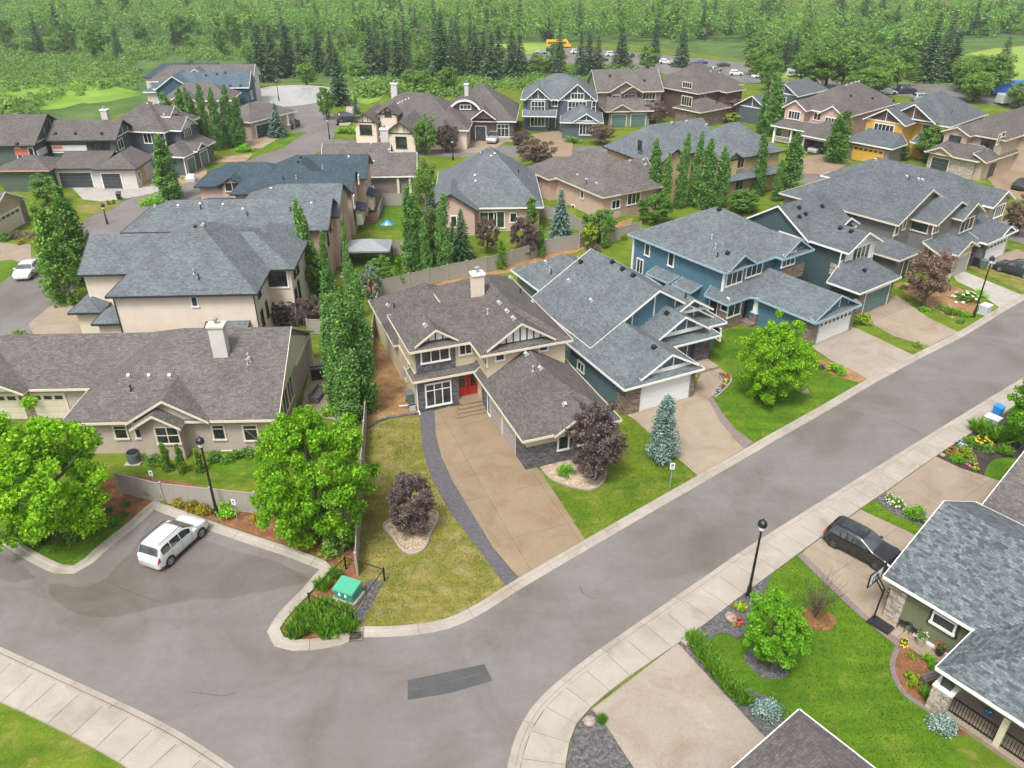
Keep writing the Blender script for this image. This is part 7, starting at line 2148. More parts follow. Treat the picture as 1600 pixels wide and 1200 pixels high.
def car_by_wheels(kind, rear, front, side, *a, **k):
    """place a car by the two wheel hubs seen on one side (side -1: its right)"""
    pr = PROF[kind]; A, B = P(*rear, .35), P(*front, .35)
    d = (B - A); h = math.atan2(d.y, d.x); c = (A + B)/2; left = Vector((-math.sin(h), math.cos(h), 0))
    c = c - left*side*(pr['W']/2); fx = (.185+.80)/2 - .5
    c = c - Vector((math.cos(h), math.sin(h), 0))*fx*pr['L']
    k['scale'] = d.length / ((.80-.185)*pr['L'])
    return car(kind, (c.x, c.y, .016), h, *a, **k)
car_by_wheels('suv', (267.5,877.5), (315.5,833.75), -1, 'paint_white_car', 'white wagon parked in the corner parking bay', rails=True)
_c = car_by_wheels('bigsuv', (1300,851), (1366,886), -1, 'paint_black_car', 'black luxury vehicle with grey glass roof on the near driveway', rim='rim_dark', roof='glass'); _c.location.z = .055
def car_px(kind, px, py, hd, *a, **k):
    g = G(px, py); return car(kind, (g.x, g.y, g.z + .06), math.radians(hd), *a, **k)
_a, _b = G(75,432), G(20,490)
car_px('sedan', 47, 428, math.degrees(math.atan2(_b.y-_a.y, _b.x-_a.x)), 'paint_white_car', 'white sedan at the kerb of the left street')
car_by_wheels('suv', (1600,432), (1561,420.5), 1, 'paint_dark', 'dark blue grey car on the driveway at the right edge')
car_px('suv', 771, 221, -100, 'paint_silver', 'silver car before the house with the arched dormer')
car_px('sedan', 1278, 238, 42, 'paint_silver', 'pale car inside the open garage')
car_px('sedan', 1597, 294, 40, 'paint_black_car', 'black car on the stone house driveway')
car_px('sedan', 450, 183, 98, 'paint_red', 'red car by the turning circle')
car_px('suv', 456, 199, 80, 'paint_dark', 'dark vehicle beside the blue spruce')
car_px('suv', 544, 190, 20, 'paint_dark', 'dark vehicle left of the half timbered house')
LOT = ((955,88,'suv','white',10),(978,98,'sedan','red',20),(985,90,'suv','dark',60),(1040,100,'suv','white',-20),(1082,106,'suv','dark',10),(1062,92,'sedan','silver',0),(1095,100,'sedan','blue',15),(1118,112,'suv','silver',30),(1150,118,'suv','white',-10),(762,82,'suv','dark',-10),(845,84,'sedan','silver',5),(862,80,'suv','dark',0),(900,84,'suv','white',20),(925,90,'sedan','silver',10),(940,96,'suv','dark',15),(1185,122,'sedan','white',20),(1205,126,'suv','silver',10),(1330,140,'suv','white',20),(1385,148,'sedan','silver',0),(1415,146,'suv','dark',10),(1318,150,'sedan','blue',10),(1440,158,'suv','silver',10),(1130,104,'sedan','dark',10),(1010,92,'sedan','white',-15))
LOTN = dict(zip(sorted(q[0] for q in LOT), 'first second third fourth fifth sixth seventh eighth ninth tenth eleventh twelfth thirteenth fourteenth fifteenth sixteenth seventeenth eighteenth nineteenth twentieth twenty-first twenty-second twenty-third twenty-fourth'.split()))
for i, (px, py, k, c, hd) in enumerate(LOT):
    car_px(k, px, py, hd, {'white':'paint_white_car','dark':'paint_dark','silver':'paint_silver','red':'paint_red','blue':'paint_blue'}[c], c + (' sedan' if k == 'sedan' else ' utility vehicle') + ', ' + LOTN[px] + ' from the left in the distant parking lot', 'vehicles in the distant parking lot', detail=False)
def box_truck(px, py, hd, body, cab, L, W, H, name, label, cat, windows=0):
    g = G(px, py); t = thing(name, label, cat, (g.x, g.y, g.z+.05), math.radians(hd))
    b = MB(); b.add([(-L/2,-W/2,.55),(L/2-.9,-W/2,.55),(L/2-.9,W/2,.55),(-L/2,W/2,.55),(-L/2,-W/2+.06,H-.1),(L/2-1.0,-W/2+.06,H-.1),(L/2-1.0,W/2-.06,H-.1),(-L/2,W/2-.06,H-.1),(-L/2+.1,-W/2+.4,H),(L/2-1.2,-W/2+.4,H),(L/2-1.2,W/2-.4,H),(-L/2+.1,W/2-.4,H)],
        [(0,3,2,1),(0,1,5,4),(1,2,6,5),(2,3,7,6),(3,0,4,7),(4,5,9,8),(5,6,10,9),(6,7,11,10),(7,4,8,11),(8,9,10,11)]); b.build('body', body, t)
    b = MB(); b.box(L/2-1.3,-W/2+.15,.5,L/2+.2,W/2-.15,1.4); b.add([(L/2-1.3,-W/2+.15,1.4),(L/2-.3,-W/2+.2,1.4),(L/2-.3,W/2-.2,1.4),(L/2-1.3,W/2-.15,1.4),(L/2-1.3,-W/2+.2,H*.75),(L/2-.8,-W/2+.25,H*.75),(L/2-.8,W/2-.25,H*.75),(L/2-1.3,W/2-.2,H*.75)],[(0,1,5,4),(1,2,6,5),(2,3,7,6),(4,5,6,7)]); b.build('cab', cab, t)
    for s in (1,-1):
        for i in range(windows):
            x = -L/2+.6+i*(L-2.2)/windows; b = MB(); b.box(x, s*W/2-.05, H*.55, x+(L-2.2)/windows*.8, s*W/2+.01, H*.8); b.build('side_window', 'car_glass', t)
        for x in (-L*.3, L*.36):
            b = MB(); b.tube([(x,s*(W/2-.28),.45),(x,s*(W/2-.02),.45)], .45, 14); b.build('wheel', 'rubber', t)
    return t
box_truck(872, 75, 4, 'yellow_bus', 'yellow_bus', 9.5, 2.4, 3.0, 'school_bus', 'yellow school bus in the distant parking lot', 'bus', 8)
box_truck(1058, 102, 175, 'paint_white_car', 'paint_white_car', 5.8, 2.0, 1.9, 'pickup_truck', 'white pickup truck in the distant parking lot', 'truck')
box_truck(1245, 120, 10, 'paint_white_car', 'paint_white_car', 6.5, 2.2, 2.6, 'box_truck', 'white box truck among the far trees', 'truck')
box_truck(1580, 148, 6, 'blue_tarp', 'paint_white_car', 11, 2.5, 3.0, 'transport_trailer', 'blue trailer beside the far sports field', 'trailer')
box_truck(1580, 164, 6, 'paint_white_car', 'paint_white_car', 6.5, 2.2, 2.4, 'box_truck', 'white van below the blue trailer', 'truck')
# ---------------------------------------------------------------- street furniture
def lamp(px, py, top, label):
    g = G(px, py); H = pole_h(g, top); t = thing('street_lamp', label, 'street lamp', tuple(g))
    b = MB(); b.lathe([(.20,0),(.20,.08),(.15,.12),(.13,.75),(.10,.8),(.085,1.0),(.06,H-.85),(.09,H-.82),(.09,H-.76)], 12); b.build('post', 'metal_black', t)
    b = MB(); b.lathe([(.10,H-.76),(.17,H-.68),(.215,H-.45),(.20,H-.30)], 12); b.build('globe', 'lamp_clear', t)
    b = MB(); b.lathe([(.25,H-.42),(.27,H-.30),(.22,H-.15),(.10,H-.05),(.05,H-.02),(.03,H+.06),(.005,H+.12)], 12); b.build('lantern_cap', 'metal_black', t)
    for k in range(4):
        a = k*math.pi/2+.4; q = MB(); q.bar((.11*math.cos(a),.11*math.sin(a),H-.76),(.24*math.cos(a),.24*math.sin(a),H-.38),.025); q.build('lantern_bar', 'metal_black', t)
    return t
lamp(1168.7,932,812,'black street lamp on the near sidewalk beside the young tree'); lamp(340,806,683,'black street lamp behind the white wagon'); lamp(1521,496,400,'black street lamp before the taupe house')
lamp(168,350,318,'street lamp on the left street beyond the aspens'); lamp(515,217,183,'street lamp at the mouth of the turning circle'); lamp(436,157,121,'street lamp inside the turning circle'); lamp(708,250,216,'street lamp at the tan driveway')
def sign(px, py, top, label, w=.32, h=.5, rot=0):
    g = G(px, py); H = pole_h(g, top); t = thing('street_sign', label, 'sign', tuple(g), rot)
    b = MB(); b.tube([(0,0,0),(0,0,H)], .035, 8); b.build('post', 'metal_grey', t)
    b = MB(); b.box(-w/2,-.055,H-h,w/2,-.035,H); pl = b.build('plate', 'paint_white', t)
    b = MB(); b.box(-w*.28,-.058,H-h*.55,w*.28,-.0555,H-h*.2); b.build('symbol', 'metal_green_grey', pl)
    b = MB(); b.box(-w*.3,-.058,H-h*.85,w*.3,-.0555,H-h*.68); b.build('symbol', 'metal_grey', pl)
    return t
sign(1046,766,723,'grey post sign on the kerb beside the conical juniper'); sign(372,815,780,'post sign right of the parking bay lamp',.3,.42,-.3); sign(537,865,829,'post sign against the green shrub by the property fence',.3,.5,-.4); sign(247,778,735,'post sign at the grey fence corner',.3,.42,-.3)
# fences
def fence(pts, label, h=1.75, step=2.4, mat='fence_vinyl', z=0):
    p = [Vector(q) for q in pts]; t = thing('fence', label, 'fence', tuple(p[0]))
    o = p[0]
    pm = {}
    q = []
    for a, b in zip(p, p[1:]):
        n = max(1, round((b-a).length/step)); q += [a.lerp(b, i/n) for i in range(n)]
    q.append(p[-1])
    post = MB(); post.box(-.065,-.065,0,.065,.065,h+.08); post.box(-.085,-.085,h+.08,.085,.085,h+.12); pmesh = post.mesh('post', mat)
    for i, c in enumerate(q):
        d = (q[min(i+1,len(q)-1)] - q[max(i-1,0)]); obj('post', pmesh, t, c-o, math.atan2(d.y, d.x))
    for a, b in zip(q, q[1:]):
        L = round((b-a).length - .13, 2); d = b - a
        if L not in pm:
            m = MB(); nb = max(3, int(L/.16)); bw = L/nb
            for k in range(nb): m.box(-L/2+k*bw+.004, -.014 + (k % 2)*.006, .10, -L/2+(k+1)*bw-.004, .014 + (k % 2)*.006, h-.05)
            m.box(-L/2,-.03,h-.06,L/2,.03,h+.02); m.box(-L/2,-.03,.08,L/2,.03,.18); pm[L] = m.mesh('panel', mat)
        obj('panel', pm[L], t, (a+b)/2 - o, math.atan2(d.y, d.x))
    return t
fence([G(190,772),G(258,788),G(330,805) + Vector((0,.6,0)),G(395,822) + Vector((0,1.2,0)),G(480,838) + Vector((0,1.6,0)),G(556,858) + Vector((0,1.2,0))], 'grey vinyl fence between mauve bungalow and parking bay')
fence([G(559,900),G(563,820),G(569,720),G(573,660),G(577,600),G(584,530),G(590,490),G(597,462)], 'grey fence along the left side of the beige house lot')
fence([G(597,462),G(640,452),G(700,438),G(760,426),G(800,415),G(850,398),G(905,388),G(925,378)], 'tan back fence behind the beige and grey houses', h=1.8)
fence([G(540,402),G(600,400),G(645,398),G(690,398)], 'grey fence between the two back lawns')
fence([G(600,322),G(640,322),G(680,324)], 'grey fence behind the bright back lawn')
fence([G(846,340),G(880,350),G(915,368),G(925,378)], 'angled fence beside the pink walled bungalow')
fence([G(940,386),G(960,378),G(1000,368)], 'back fence left of the blue house')
fence([G(482,523),G(520,523),G(560,520)], 'low grey fence behind the bungalow patio', h=1.6)
# bed edging
def edging(pts, label, closed=True, w=.13, h=.14, mat='concrete'):
    p = gp(pts); p = smooth_closed(p, 4) if closed else smooth_open(p, 5)
    p = p + p[:1] if closed else p
    L, R = offset(p, w/2), offset(p, -w/2); n = len(p); b = MB()
    vs = [(q.x,q.y,0) for q in L] + [(q.x,q.y,h) for q in L] + [(q.x,q.y,h) for q in R] + [(q.x,q.y,0) for q in R]
    fs = []
    for i in range(n-1):
        for r in range(3): fs.append((r*n+i, r*n+i+1, (r+1)*n+i+1, (r+1)*n+i))
    b.add(vs, fs); return tag(b.build('bed_edging', mat), label, None, None, 'structure')
edging([(600,825),(612,838),(630,862),(648,866),(664,856),(672,836),(684,812),(678,800),(640,806),(606,816)], 'kerb stones around the island bed')
edging([(846,732),(862,750),(895,762),(922,766),(940,757),(947,742),(944,728)], 'kerb stones around the plum tree bed', closed=False)
edging([(574,670),(590,660),(612,653),(655,647)], 'dark timber edging between lawn and bark mulch', closed=False, mat='stone_grey', w=.2)
edging([(1403,1013),(1394,1035),(1398,1060),(1415,1086),(1460,1118),(1482,1150)], 'mauve paver edging of the red mulch bed', closed=False, w=.28, h=.07, mat='paver_mauve')
edging([(1202,902),(1190,930),(1180,962),(1168,985),(1152,995),(1132,989),(1114,993),(1106,1011),(1115,1035),(1140,1062),(1178,1084),(1215,1100),(1238,1135)], 'dark edging around the lobed lawn', closed=False, w=.14, h=.08, mat='paver_slate')
edging([(1114,621),(1124,617),(1140,600),(1142,590),(1136,586),(1125,600),(1114,614)], 'kerb around the flower bed by the grey house entry')
# transformer
def transformer():
    g = G(545, 933); t = thing('utility_transformer', 'green utility transformer on a pale pad inside black rails', 'transformer', (g.x, g.y, .04), math.radians(-22))
    b = MB(); b.box(-.75,-.6,0,.75,.6,.16); b.build('pad', 'concrete_pale', t)
    b = MB(); b.box(-.62,-.48,.16,.62,.48,.78); b.build('cabinet', 'transformer_green', t)
    b = MB(); b.add([(-.68,-.56,.78),(.68,-.56,.78),(.68,.54,.78),(-.68,.54,.78),(-.66,-.52,.90),(.66,-.52,.90),(.66,.52,1.0),(-.66,.52,1.0)],[(0,3,2,1),(4,5,6,7),(0,1,5,4),(1,2,6,5),(2,3,7,6),(3,0,4,7)]); b.build('lid', 'transformer_lid', t)
    for x in (-.35, .05): q = MB(); q.box(x,-.492,.4,x+.16,-.481,.62); q.build('notice', 'paint_white', t)
    q = MB(); q.box(-.01,-.495,.2,.01,-.481,.76); q.build('seam', 'metal_black', t)
    C = [G(541,890), G(601,908), G(553,978), G(485,948)]
    f = thing('rail_fence', 'black pipe rail fence around the green transformer', 'fence', tuple(C[0]))
    for c in C: q = MB(); q.tube([c-C[0], c-C[0]+Vector((0,0,1.05))], .055, 8); q.lathe([(.06,1.05),(.06,1.08),(.01,1.12)], 8, c=tuple(c-C[0])); q.build('post', 'metal_black', f)
    for a, b_ in ((0,1),(1,2),(2,3),(3,0)): q = MB(); q.tube([C[a]-C[0]+Vector((0,0,.95)), C[b_]-C[0]+Vector((0,0,.95))], .03, 6); q.build('rail', 'metal_black', f)
transformer()
def drain():
    g = G(556, 996); t = thing('storm_drain', 'rusty storm drain grate in the kerb below the transformer', 'drain', (g.x, g.y, .13), math.radians(8))
    b = MB(); b.box(-.36,-.3,-.06,.36,.3,0); b.build('frame', 'stone_brown', t)
    for i in range(7): q = MB(); q.box(-.3,-.25+i*.075,0,.3,-.21+i*.075,.02); q.build('bar', 'metal_black', t)
drain()
def hoop():
    g = G(1375, 978); t = thing('basketball_hoop', 'portable basketball hoop with clear backboard on the driveway edge', 'basketball hoop', (g.x, g.y, .06), math.radians(-52))
    b = MB(); b.add([(-.65,-.42,0),(.65,-.36,0),(.65,.36,0),(-.65,.42,0),(-.6,-.36,.14),(.6,-.3,.18),(.6,.3,.18),(-.6,.36,.14)],[(0,3,2,1),(4,5,6,7),(0,1,5,4),(1,2,6,5),(2,3,7,6),(3,0,4,7)]); b.build('base', 'plastic_dark', t)
    b = MB(); b.tube([(-.45,0,.14),(-.42,0,1.2),(-.36,0,2.5)], .05, 8); b.build('pole', 'metal_black', t)
    b = MB(); b.bar((-.38,0,2.2),(-.95,0,2.75),.06); b.bar((-.36,0,2.5),(-.95,0,3.1),.06); b.build('arm', 'metal_black', t)
    b = MB(); b.box(-1.0,-.66,2.5,-.97,.66,3.35); bb = b.build('backboard', 'lamp_clear', t)
    q = MB()
    for y0,z0,y1,z1 in ((-.7,2.46,.7,2.52),(-.7,3.33,.7,3.39),(-.7,2.52,-.64,3.33),(.64,2.52,.7,3.33),(-.02,2.52,.02,3.33),(-.3,2.62,-.26,3.0),(.26,2.62,.3,3.0),(-.3,2.98,.3,3.02),(-.3,2.6,.3,2.64)): q.box(-1.02,y0,z0,-.95,y1,z1)
    q.build('board_frame', 'metal_black', bb)
    q = MB(); q.tube([(-1.25+.23*math.cos(a*math.pi/8),.23*math.sin(a*math.pi/8),2.62) for a in range(17)], .012, 5); q.build('rim', 'red_paint', t)
hoop()
def cabinet(px, py, label, w=1.0, d=.8, h=.95, rot=-52, mat='paint_grey_box'):
    g = G(px, py); t = thing('utility_cabinet', label, 'utility box', (g.x, g.y, .03), math.radians(rot))
    b = MB(); b.box(-w/2-.1,-d/2-.1,0,w/2+.1,d/2+.1,.08); b.build('pad', 'concrete_pale', t)
    b = MB(); b.box(-w/2,-d/2,.08,w/2,d/2,h-.05); b.build('cabinet', mat, t)
    b = MB(); b.box(-w/2-.04,-d/2-.04,h-.05,w/2+.04,d/2+.04,h); b.build('lid', 'paint_white', t)
    for x in (-.02, .01): pass
    q = MB(); q.box(-.01,-d/2-.008,.12,.01,-d/2+.002,h-.08); q.build('seam', 'metal_black', t)
cabinet(1547,668,'white utility cabinet in the flower garden by the near sidewalk'); cabinet(1537,490,'grey utility cabinet beside the far street lamp', rot=38)
def bin_(px, py, mat, label, rot=0, z=.05):
    g = G(px, py); t = thing('wheeled_bin', label, 'bin', (g.x, g.y, z), rot)
    b = MB(); b.add([(-.24,-.26,.05),(.24,-.26,.05),(.24,.26,.05),(-.24,.26,.05),(-.3,-.33,.95),(.3,-.33,.95),(.3,.33,.95),(-.3,.33,.95)],[(0,3,2,1),(0,1,5,4),(1,2,6,5),(2,3,7,6),(3,0,4,7)]); b.build('body', mat, t)
    b = MB(); b.add([(-.33,-.37,.95),(.33,-.37,.95),(.33,.35,.95),(-.33,.35,.95),(-.29,-.32,1.02),(.29,-.32,1.02),(.29,.33,1.08),(-.29,.33,1.08)],[(4,5,6,7),(0,1,5,4),(1,2,6,5),(2,3,7,6),(3,0,4,7),(0,3,2,1)]); b.build('lid', mat, t)
    for s in (-1,1): q = MB(); q.tube([(s*.22,.3,.12),(s*.3,.3,.12)], .12, 10); q.build('wheel', 'rubber', t)
bin_(1524,416,'plastic_dark','black wheeled bin beside the white garage',.6); bin_(1535,420,'metal_green_grey','green grey bin beside the white garage',.6); bin_(1556,652,'blue_plastic','blue bin behind the utility cabinet',.6); bin_(187,312,'plastic_dark','dark bin on the concrete apron',.2); bin_(641,630,'metal_green_grey','green grey bin against the beige side wall',.3)
def ac():
    g = G(211, 722); t = thing('cooling_unit', 'round grey air conditioner beside the bungalow', 'air conditioner', (g.x, g.y, .03))
    b = MB(); b.box(-.55,-.55,0,.55,.55,.06); b.build('pad', 'concrete_pale', t)
    b = MB(); b.lathe([(.44,.06),(.46,.12),(.46,.80),(.44,.86)], 24); 
    for k in range(24):
        a = 2*math.pi*k/24; b.box(.455*math.cos(a)-.012,.455*math.sin(a)-.012,.12,.455*math.cos(a)+.02,.455*math.sin(a)+.02,.8)
    b.build('casing', 'metal_green_grey', t); b = MB(); b.lathe([(.42,.86),(.40,.90),(.1,.93),(.02,.93)], 24); b.build('fan_guard', 'metal_black', t)
ac()
def chair(px, py, rot, label):
    g = G(px, py); t = thing('bistro_chair', label, 'chair', (g.x, g.y, .06), rot)
    b = MB(); b.lathe([(.22,.42),(.23,.44),(.22,.46)], 14); b.build('seat', 'metal_black', t)
    for x, y in ((-.17,-.17),(.17,-.17),(.17,.17),(-.17,.17)): q = MB(); q.bar((x*1.25,y*1.25,0),(x,y,.43),.028); q.build('leg', 'metal_black', t)
    q = MB(); q.tube([(-.2,.19,.44),(-.24,.24,.75),(-.15,.27,.95),(0,.28,1.0),(.15,.27,.95),(.24,.24,.75),(.2,.19,.44)], .018, 6)
    for k in range(-3,4): q.bar((k*.055,.2,.46),(k*.06,.27,.96-abs(k)*.02),.014)
    for z in (.6,.75): q.bar((-.22,.22,z),(.22,.22,z),.012)
    q.build('backrest', 'metal_black', t)
    for s in (-1,1): q = MB(); q.tube([(s*.24,.23,.68),(s*.28,-.05,.68),(s*.2,-.2,.44)], .015, 6); q.build('armrest', 'metal_black', t)
chair(1409,982,math.radians(-50),'left black bistro chair against the sage wall'); chair(1427,993,math.radians(-52),'right black bistro chair against the sage wall')
def small_table():
    g = G(1419,984); t = thing('side_table', 'small round table between the bistro chairs', 'table', (g.x, g.y, .06))
    b = MB(); b.lathe([(.24,.52),(.25,.54),(.24,.56)], 14); b.build('table_top', 'metal_black', t); b = MB(); b.lathe([(.16,0),(.03,.04),(.03,.52)], 8); b.build('pedestal', 'metal_black', t)
    c = obj('lantern', None, None, (g.x, g.y, .62)); tag(c, 'white lantern on the small round table', 'lantern'); b = MB(); b.box(-.07,-.07,0,.07,.07,.2); b.lathe([(.1,.2),(.02,.28)], 4); b.build('housing', 'paint_white', c)
small_table()
def pot(px, py, r, h, mat, label, flower=None, z=.06):
    g = G(px, py); t = thing('planter', label, 'planter', (g.x, g.y, z))
    b = MB(); b.lathe([(r*.6,0),(r*.75,h*.2),(r,h*.9),(r*1.08,h*.92),(r*1.08,h),(r*.9,h)], 14); b.build('pot', mat, t)
    if flower:
        n = 120; V = quads(lumpy_ball(n, r*1.1, r*.8, h+r*.4, .3), unit(n), np.full(n, r*.5)); obj('foliage', quad_mesh('foliage', V, 'leaf_grass'), t)
        V = quads(lumpy_ball(24, r*1.2, r*.9, h+r*.5, .9), unit(24), np.full(24, r*.5), .9); obj('blossom', quad_mesh('blossom', V, flower), t)
pot(1391,942,.3,.6,'plastic_dark','dark urn planter at the stone corner','petal_white'); pot(1437,1008,.26,.5,'clay_pot','pale pot with plants on the walk','petal_white'); pot(1466,1024,.24,.45,'plastic_dark','dark pot with red flowers on the walk','flower_red'); pot(1540,1122,.2,.4,'blue_plastic','blue pot with white flowers on the porch','petal_white',.27); pot(1127,594,.22,.4,'clay_pot','red flower pot at the grey house entry walk','flower_red'); pot(756,616,.18,.35,'clay_pot','small pot beside the red door','flower_red',.5)
def bench():
    g = G(1452, 1066); t = thing('garden_bench', 'weathered wooden bench in the red mulch bed', 'bench', (g.x, g.y, .05), math.radians(20))
    for k in range(3): b = MB(); b.box(-.55,-.24+k*.165,.40,.55,-.10+k*.165,.46); b.build('plank', 'wood_weathered', t)
    for s in (-1,1): b = MB(); b.box(s*.42-.07,-.2,0,s*.42+.07,.2,.40); b.build('leg', 'wood_weathered', t)
bench()
def rock(px, py, r, label):
    g = G(px, py); V = []; n = 9; b = MB()
    pr_ = [(.9,0),(1.0,.25),(.8,.6),(.4,.8)]
    vs = []
    for rr, zz in pr_:
        for k in range(n): a = 2*math.pi*k/n; q = r*rr*(.85+.3*rng.random()); vs.append((q*math.cos(a)*1.2, q*math.sin(a), zz*r*(.85+.3*rng.random())))
    fs = [(i*n+k, i*n+(k+1)%n, (i+1)*n+(k+1)%n, (i+1)*n+k) for i in range(3) for k in range(n)] + [tuple(range(3*n,4*n))]
    b.add(vs, fs); o = b.build('boulder', 'boulder', None, True, (g.x, g.y, .03), rng.random()*6); tag(o, label, 'boulder')
rock(1142,966,.35,'pinkish boulder by the sidewalk beside the young tree'); rock(1073,1004,.28,'small boulder at the bottom driveway corner'); rock(921,1128,.3,'tan boulder in the pebble corner bed'); rock(1472,712,.2,'pale boulder at the tip of the flower garden'); rock(1255,612,.45,'flat grey boulder under the blue house maple'); rock(668,826,.22,'rock in the island bed under the purple shrub')
def steps_reel():
    g = G(644, 641); t = thing('hose_reel', 'pale hose reel box by the beige house corner', 'hose reel', (g.x, g.y, .04), .4)
    b = MB(); b.box(-.25,-.2,0,.25,.2,.45); b.build('box', 'paint_grey_box', t); b = MB(); b.tube([(-.28,0,.35),(.28,0,.35)], .17, 12); b.build('drum', 'plastic_dark', t); b = MB(); b.bar((-.2,.1,.45),(-.9,.5,.3),.06); b.build('handle', 'paint_white', t)
steps_reel()
def canopy():
    g = G(578, 412); t = thing('garden_canopy', 'grey fabric canopy on posts over the back lawn', 'canopy', (g.x, g.y, 0), math.radians(2))
    w, d = 2.6, 1.9
    for x in (-w+.15, w-.15):
        for y in (-d+.15, d-.15): b = MB(); b.box(x-.05,y-.05,0,x+.05,y+.05,2.2); b.build('post', 'metal_black', t)
    b = MB(); b.add([(-w,-d,2.2),(w,-d,2.2),(w,d,2.2),(-w,d,2.2),(-.5,0,3.0),(.5,0,3.0)],[(0,1,5,4),(1,2,5),(2,3,4,5),(3,0,4)]); b.build('roof', 'metal_grey', t)
    b = MB()
    for x0,y0,x1,y1 in ((-w,-d,w,-d),(w,-d,w,d),(w,d,-w,d),(-w,d,-w,-d)): b.bar((x0,y0,2.13),(x1,y1,2.13),.03,.18)
    b.build('valance', 'metal_grey', t)
canopy()
def seat(px, py, rot, w, label, mat='cushion_grey', z=.05, nm='outdoor_sofa', cat='sofa'):
    g = G(px, py); t = thing(nm, label, cat, (g.x, g.y, z), rot)
    b = MB(); b.box(-w/2,-.4,.08,w/2,.4,.28); b.build('frame', 'wood_weathered', t); b = MB(); b.box(-w/2+.1,-.38,.28,w/2-.1,.25,.42); b.build('cushion', mat, t)
    b = MB(); b.box(-w/2,.25,.28,w/2,.4,.78); b.build('backrest', mat, t)
    for s in (-1,1): b = MB(); b.box(s*(w/2-.05)-.05,-.38,.28,s*(w/2-.05)+.05,.25,.58); b.build('armrest', 'wood_weathered', t)
seat(497,622,1.4,1.9,'grey outdoor sofa on the bungalow patio'); seat(522,606,-1.5,.9,'upper grey armchair on the bungalow patio',nm='outdoor_armchair',cat='armchair'); seat(523,622,-1.5,.9,'lower grey armchair on the bungalow patio',nm='outdoor_armchair',cat='armchair')
def grill():
    g = G(499, 592); t = thing('barbecue_grill', 'black covered barbecue on the bungalow patio', 'grill', (g.x, g.y, .05), .2)
    b = MB(); b.box(-.6,-.3,.1,.6,.3,.9); b.build('cart', 'metal_black', t); b = MB(); b.tube([(-.62,0,.92),(.62,0,.92)], .32, 14); b.build('lid', 'metal_black', t)
    for x in (-.5,.5): q = MB(); q.tube([(x,-.33,.1),(x,-.2,.1)], .1, 10); q.build('wheel', 'rubber', t)
grill()
def deck():
    g = G(577, 337); t = thing('garden_deck', 'grey railed deck behind the navy roofed house', 'deck', (g.x, g.y, 0), math.radians(2))
    for k in range(12): b = MB(); b.box(-1.6+k*.265,-2.6,.55,-1.6+k*.265+.25,4.4,.62); b.build('plank', 'wood_brown', t)
    b = MB(); b.box(-1.6,-2.6,0,1.58,4.4,.54); b.build('skirt', 'wood_weathered', t)
    b = MB(); b.bar((1.55,-2.6,1.6),(1.55,4.4,1.6),.1)
    for k in range(24): b.bar((1.55,-2.55+k*.3,.6),(1.55,-2.55+k*.3,1.6),.04)
    b.build('railing', 'metal_grey', t)
    for k in range(3): b = MB(); b.box(-.4,-2.9-k*.3,0,1.4,-2.6-k*.3,.45-k*.15); b.build('step', 'wood_brown', t)
    u = thing('patio_umbrella', 'closed teal umbrella on the deck', 'umbrella', (g.x+.4, g.y+1.4, .62)); b = MB(); b.tube([(0,0,0),(0,0,2.5)], .03, 6); b.build('pole', 'metal_grey', u); b = MB(); b.lathe([(.12,.7),(.2,1.0),(.16,1.8),(.03,2.45)], 10); b.build('canopy', 'teal_cloth', u)
    seat_g = thing('patio_table', 'dark table on the deck', 'table', (g.x-.3, g.y-.4, .62)); b = MB(); b.box(-.7,-.5,.66,.7,.5,.72); b.build('table_top', 'wood_brown', seat_g)
    for x in (-.6,.6):
        for y in (-.4,.4): b = MB(); b.box(x-.04,y-.04,0,x+.04,y+.04,.66); b.build('leg', 'metal_black', seat_g)
    bl = thing('garden_chair', 'blue chair beside the deck steps', 'chair', tuple(G(563,347))); b = MB(); b.box(-.4,-.4,.35,.4,.35,.5); b.build('seat', 'blue_plastic', bl); b = MB(); b.box(-.4,.3,.5,.4,.42,1.1); b.build('backrest', 'blue_plastic', bl)
    for x in (-.35,.35):
        for y in (-.35,.35): b = MB(); b.box(x-.04,y-.04,0,x+.04,y+.04,.36); b.build('leg', 'blue_plastic', bl)
    ty = thing('play_tent', 'small blue play tent on the bright back lawn', 'play tent', (*G(605,350)[:2], .03)); b = MB(); b.add([(-.8,-.7,0),(.8,-.6,0),(.7,.7,0),(-.7,.6,0),(0,0,.55)],[(0,1,4),(1,2,4),(2,3,4),(3,0,4)]); b.build('canopy', 'blue_plastic', ty); b = MB(); b.add([(-.25,-.66,.02),(.25,-.64,.02),(0,-.3,.32)],[(0,1,2)]); b.build('flap', 'lamp_clear', ty)
deck()
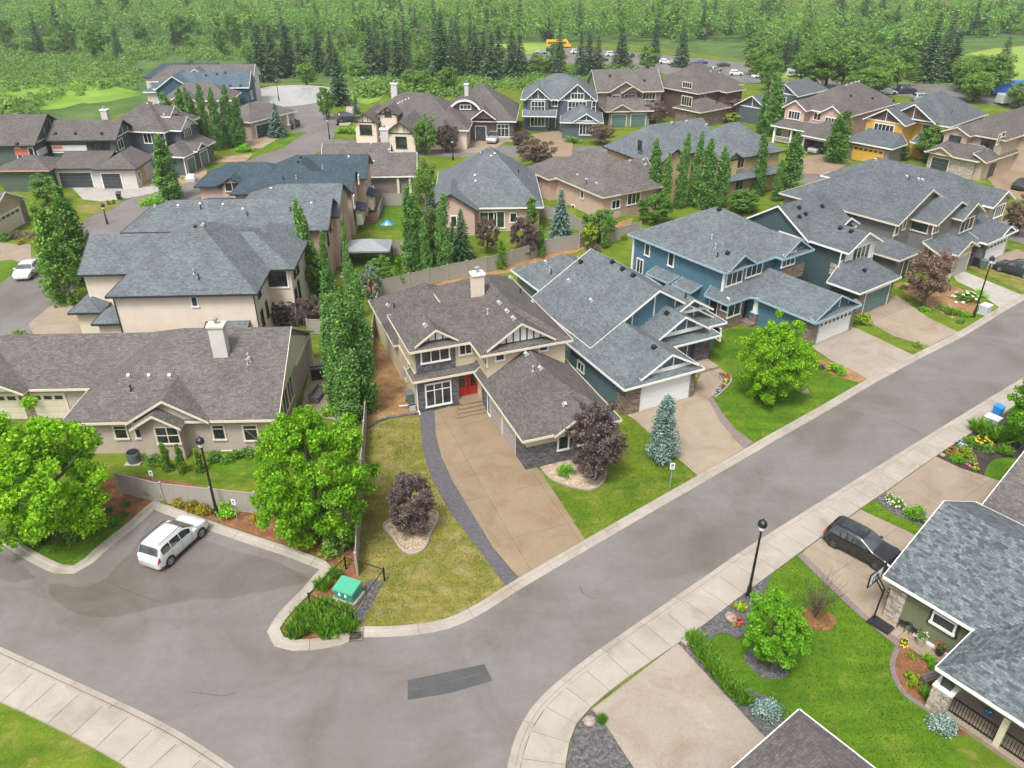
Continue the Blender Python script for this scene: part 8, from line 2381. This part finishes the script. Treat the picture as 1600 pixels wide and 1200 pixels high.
def ornament():
    g = G(149, 822); t = thing('garden_ornament', 'small blue and yellow garden figure on the tree island', 'ornament', (g.x, g.y, .04))
    b = MB(); b.lathe([(.16,0),(.2,.15),(.16,.4),(.06,.5)], 10); b.build('body', 'flower_yellow', t); b = MB(); b.lathe([(.05,.48),(.11,.58),(.1,.68),(.04,.74)], 10); b.build('head', 'clay_pot', t); b = MB(); b.lathe([(.13,.70),(.1,.8),(.01,.98)], 10); b.build('hat', 'blue_plastic', t)
ornament()
for i, (px, py) in enumerate(((538,416),(537,421),(536,427),(535,433))):
    g = G(px, py); b = MB(); b.lathe([(.3,0),(.32,.03),(.3,.06)], 7); o = b.build('stepping_stone', 'concrete_pale', None, False, (g.x, g.y, .02)); tag(o, ('farthest','second','third','nearest')[i] + ' stepping stone behind the cream house', 'stepping stone')
def excavator_bits():
    g = G(256, 284); o = thing('building_container', 'red fuel drum by the unfinished house', 'drum', tuple(g)); b = MB(); b.lathe([(.4,0),(.42,.05),(.42,.5),(.44,.52),(.42,.54),(.42,1.1),(.38,1.12)], 14); b.build('drum', 'red_paint', o)
    g = G(300, 283); o = thing('sand_bag', 'white bulk bag on the bare earth yard', 'bag', tuple(g)); b = MB(); b.add([(-.6,-.6,0),(.6,-.6,0),(.6,.6,0),(-.6,.6,0),(-.7,-.7,.5),(.7,-.7,.55),(.68,.7,.5),(-.7,.66,.52),(-.5,-.5,1.0),(.5,-.5,1.0),(.5,.5,.95),(-.5,.5,1.05)],[(0,1,5,4),(1,2,6,5),(2,3,7,6),(3,0,4,7),(4,5,9,8),(5,6,10,9),(6,7,11,10),(7,4,8,11),(8,9,10,11)]); b.build('sack', 'plywood_wrap', o)
excavator_bits()
# ---------------------------------------------------------------- air
def haze():
    m = bpy.data.materials.new('haze'); m.use_nodes = True; M['haze'] = m
    n, l = m.node_tree.nodes, m.node_tree.links
    n.remove(n['Principled BSDF'])
    v = n.new('ShaderNodeVolumePrincipled'); v.inputs['Color'].default_value = (.93, .96, 1, 1); v.inputs['Density'].default_value = .00025; v.inputs['Anisotropy'].default_value = .2
    l.new(v.outputs[0], n['Material Output'].inputs['Volume'])
    b = MB(); b.box(-2700, -80, -11.5, 2700, 2700, 36.5)
    tag(b.build('haze', 'haze'), 'thin pale haze in the air over the neighbourhood', 'haze', None, 'stuff')
haze()
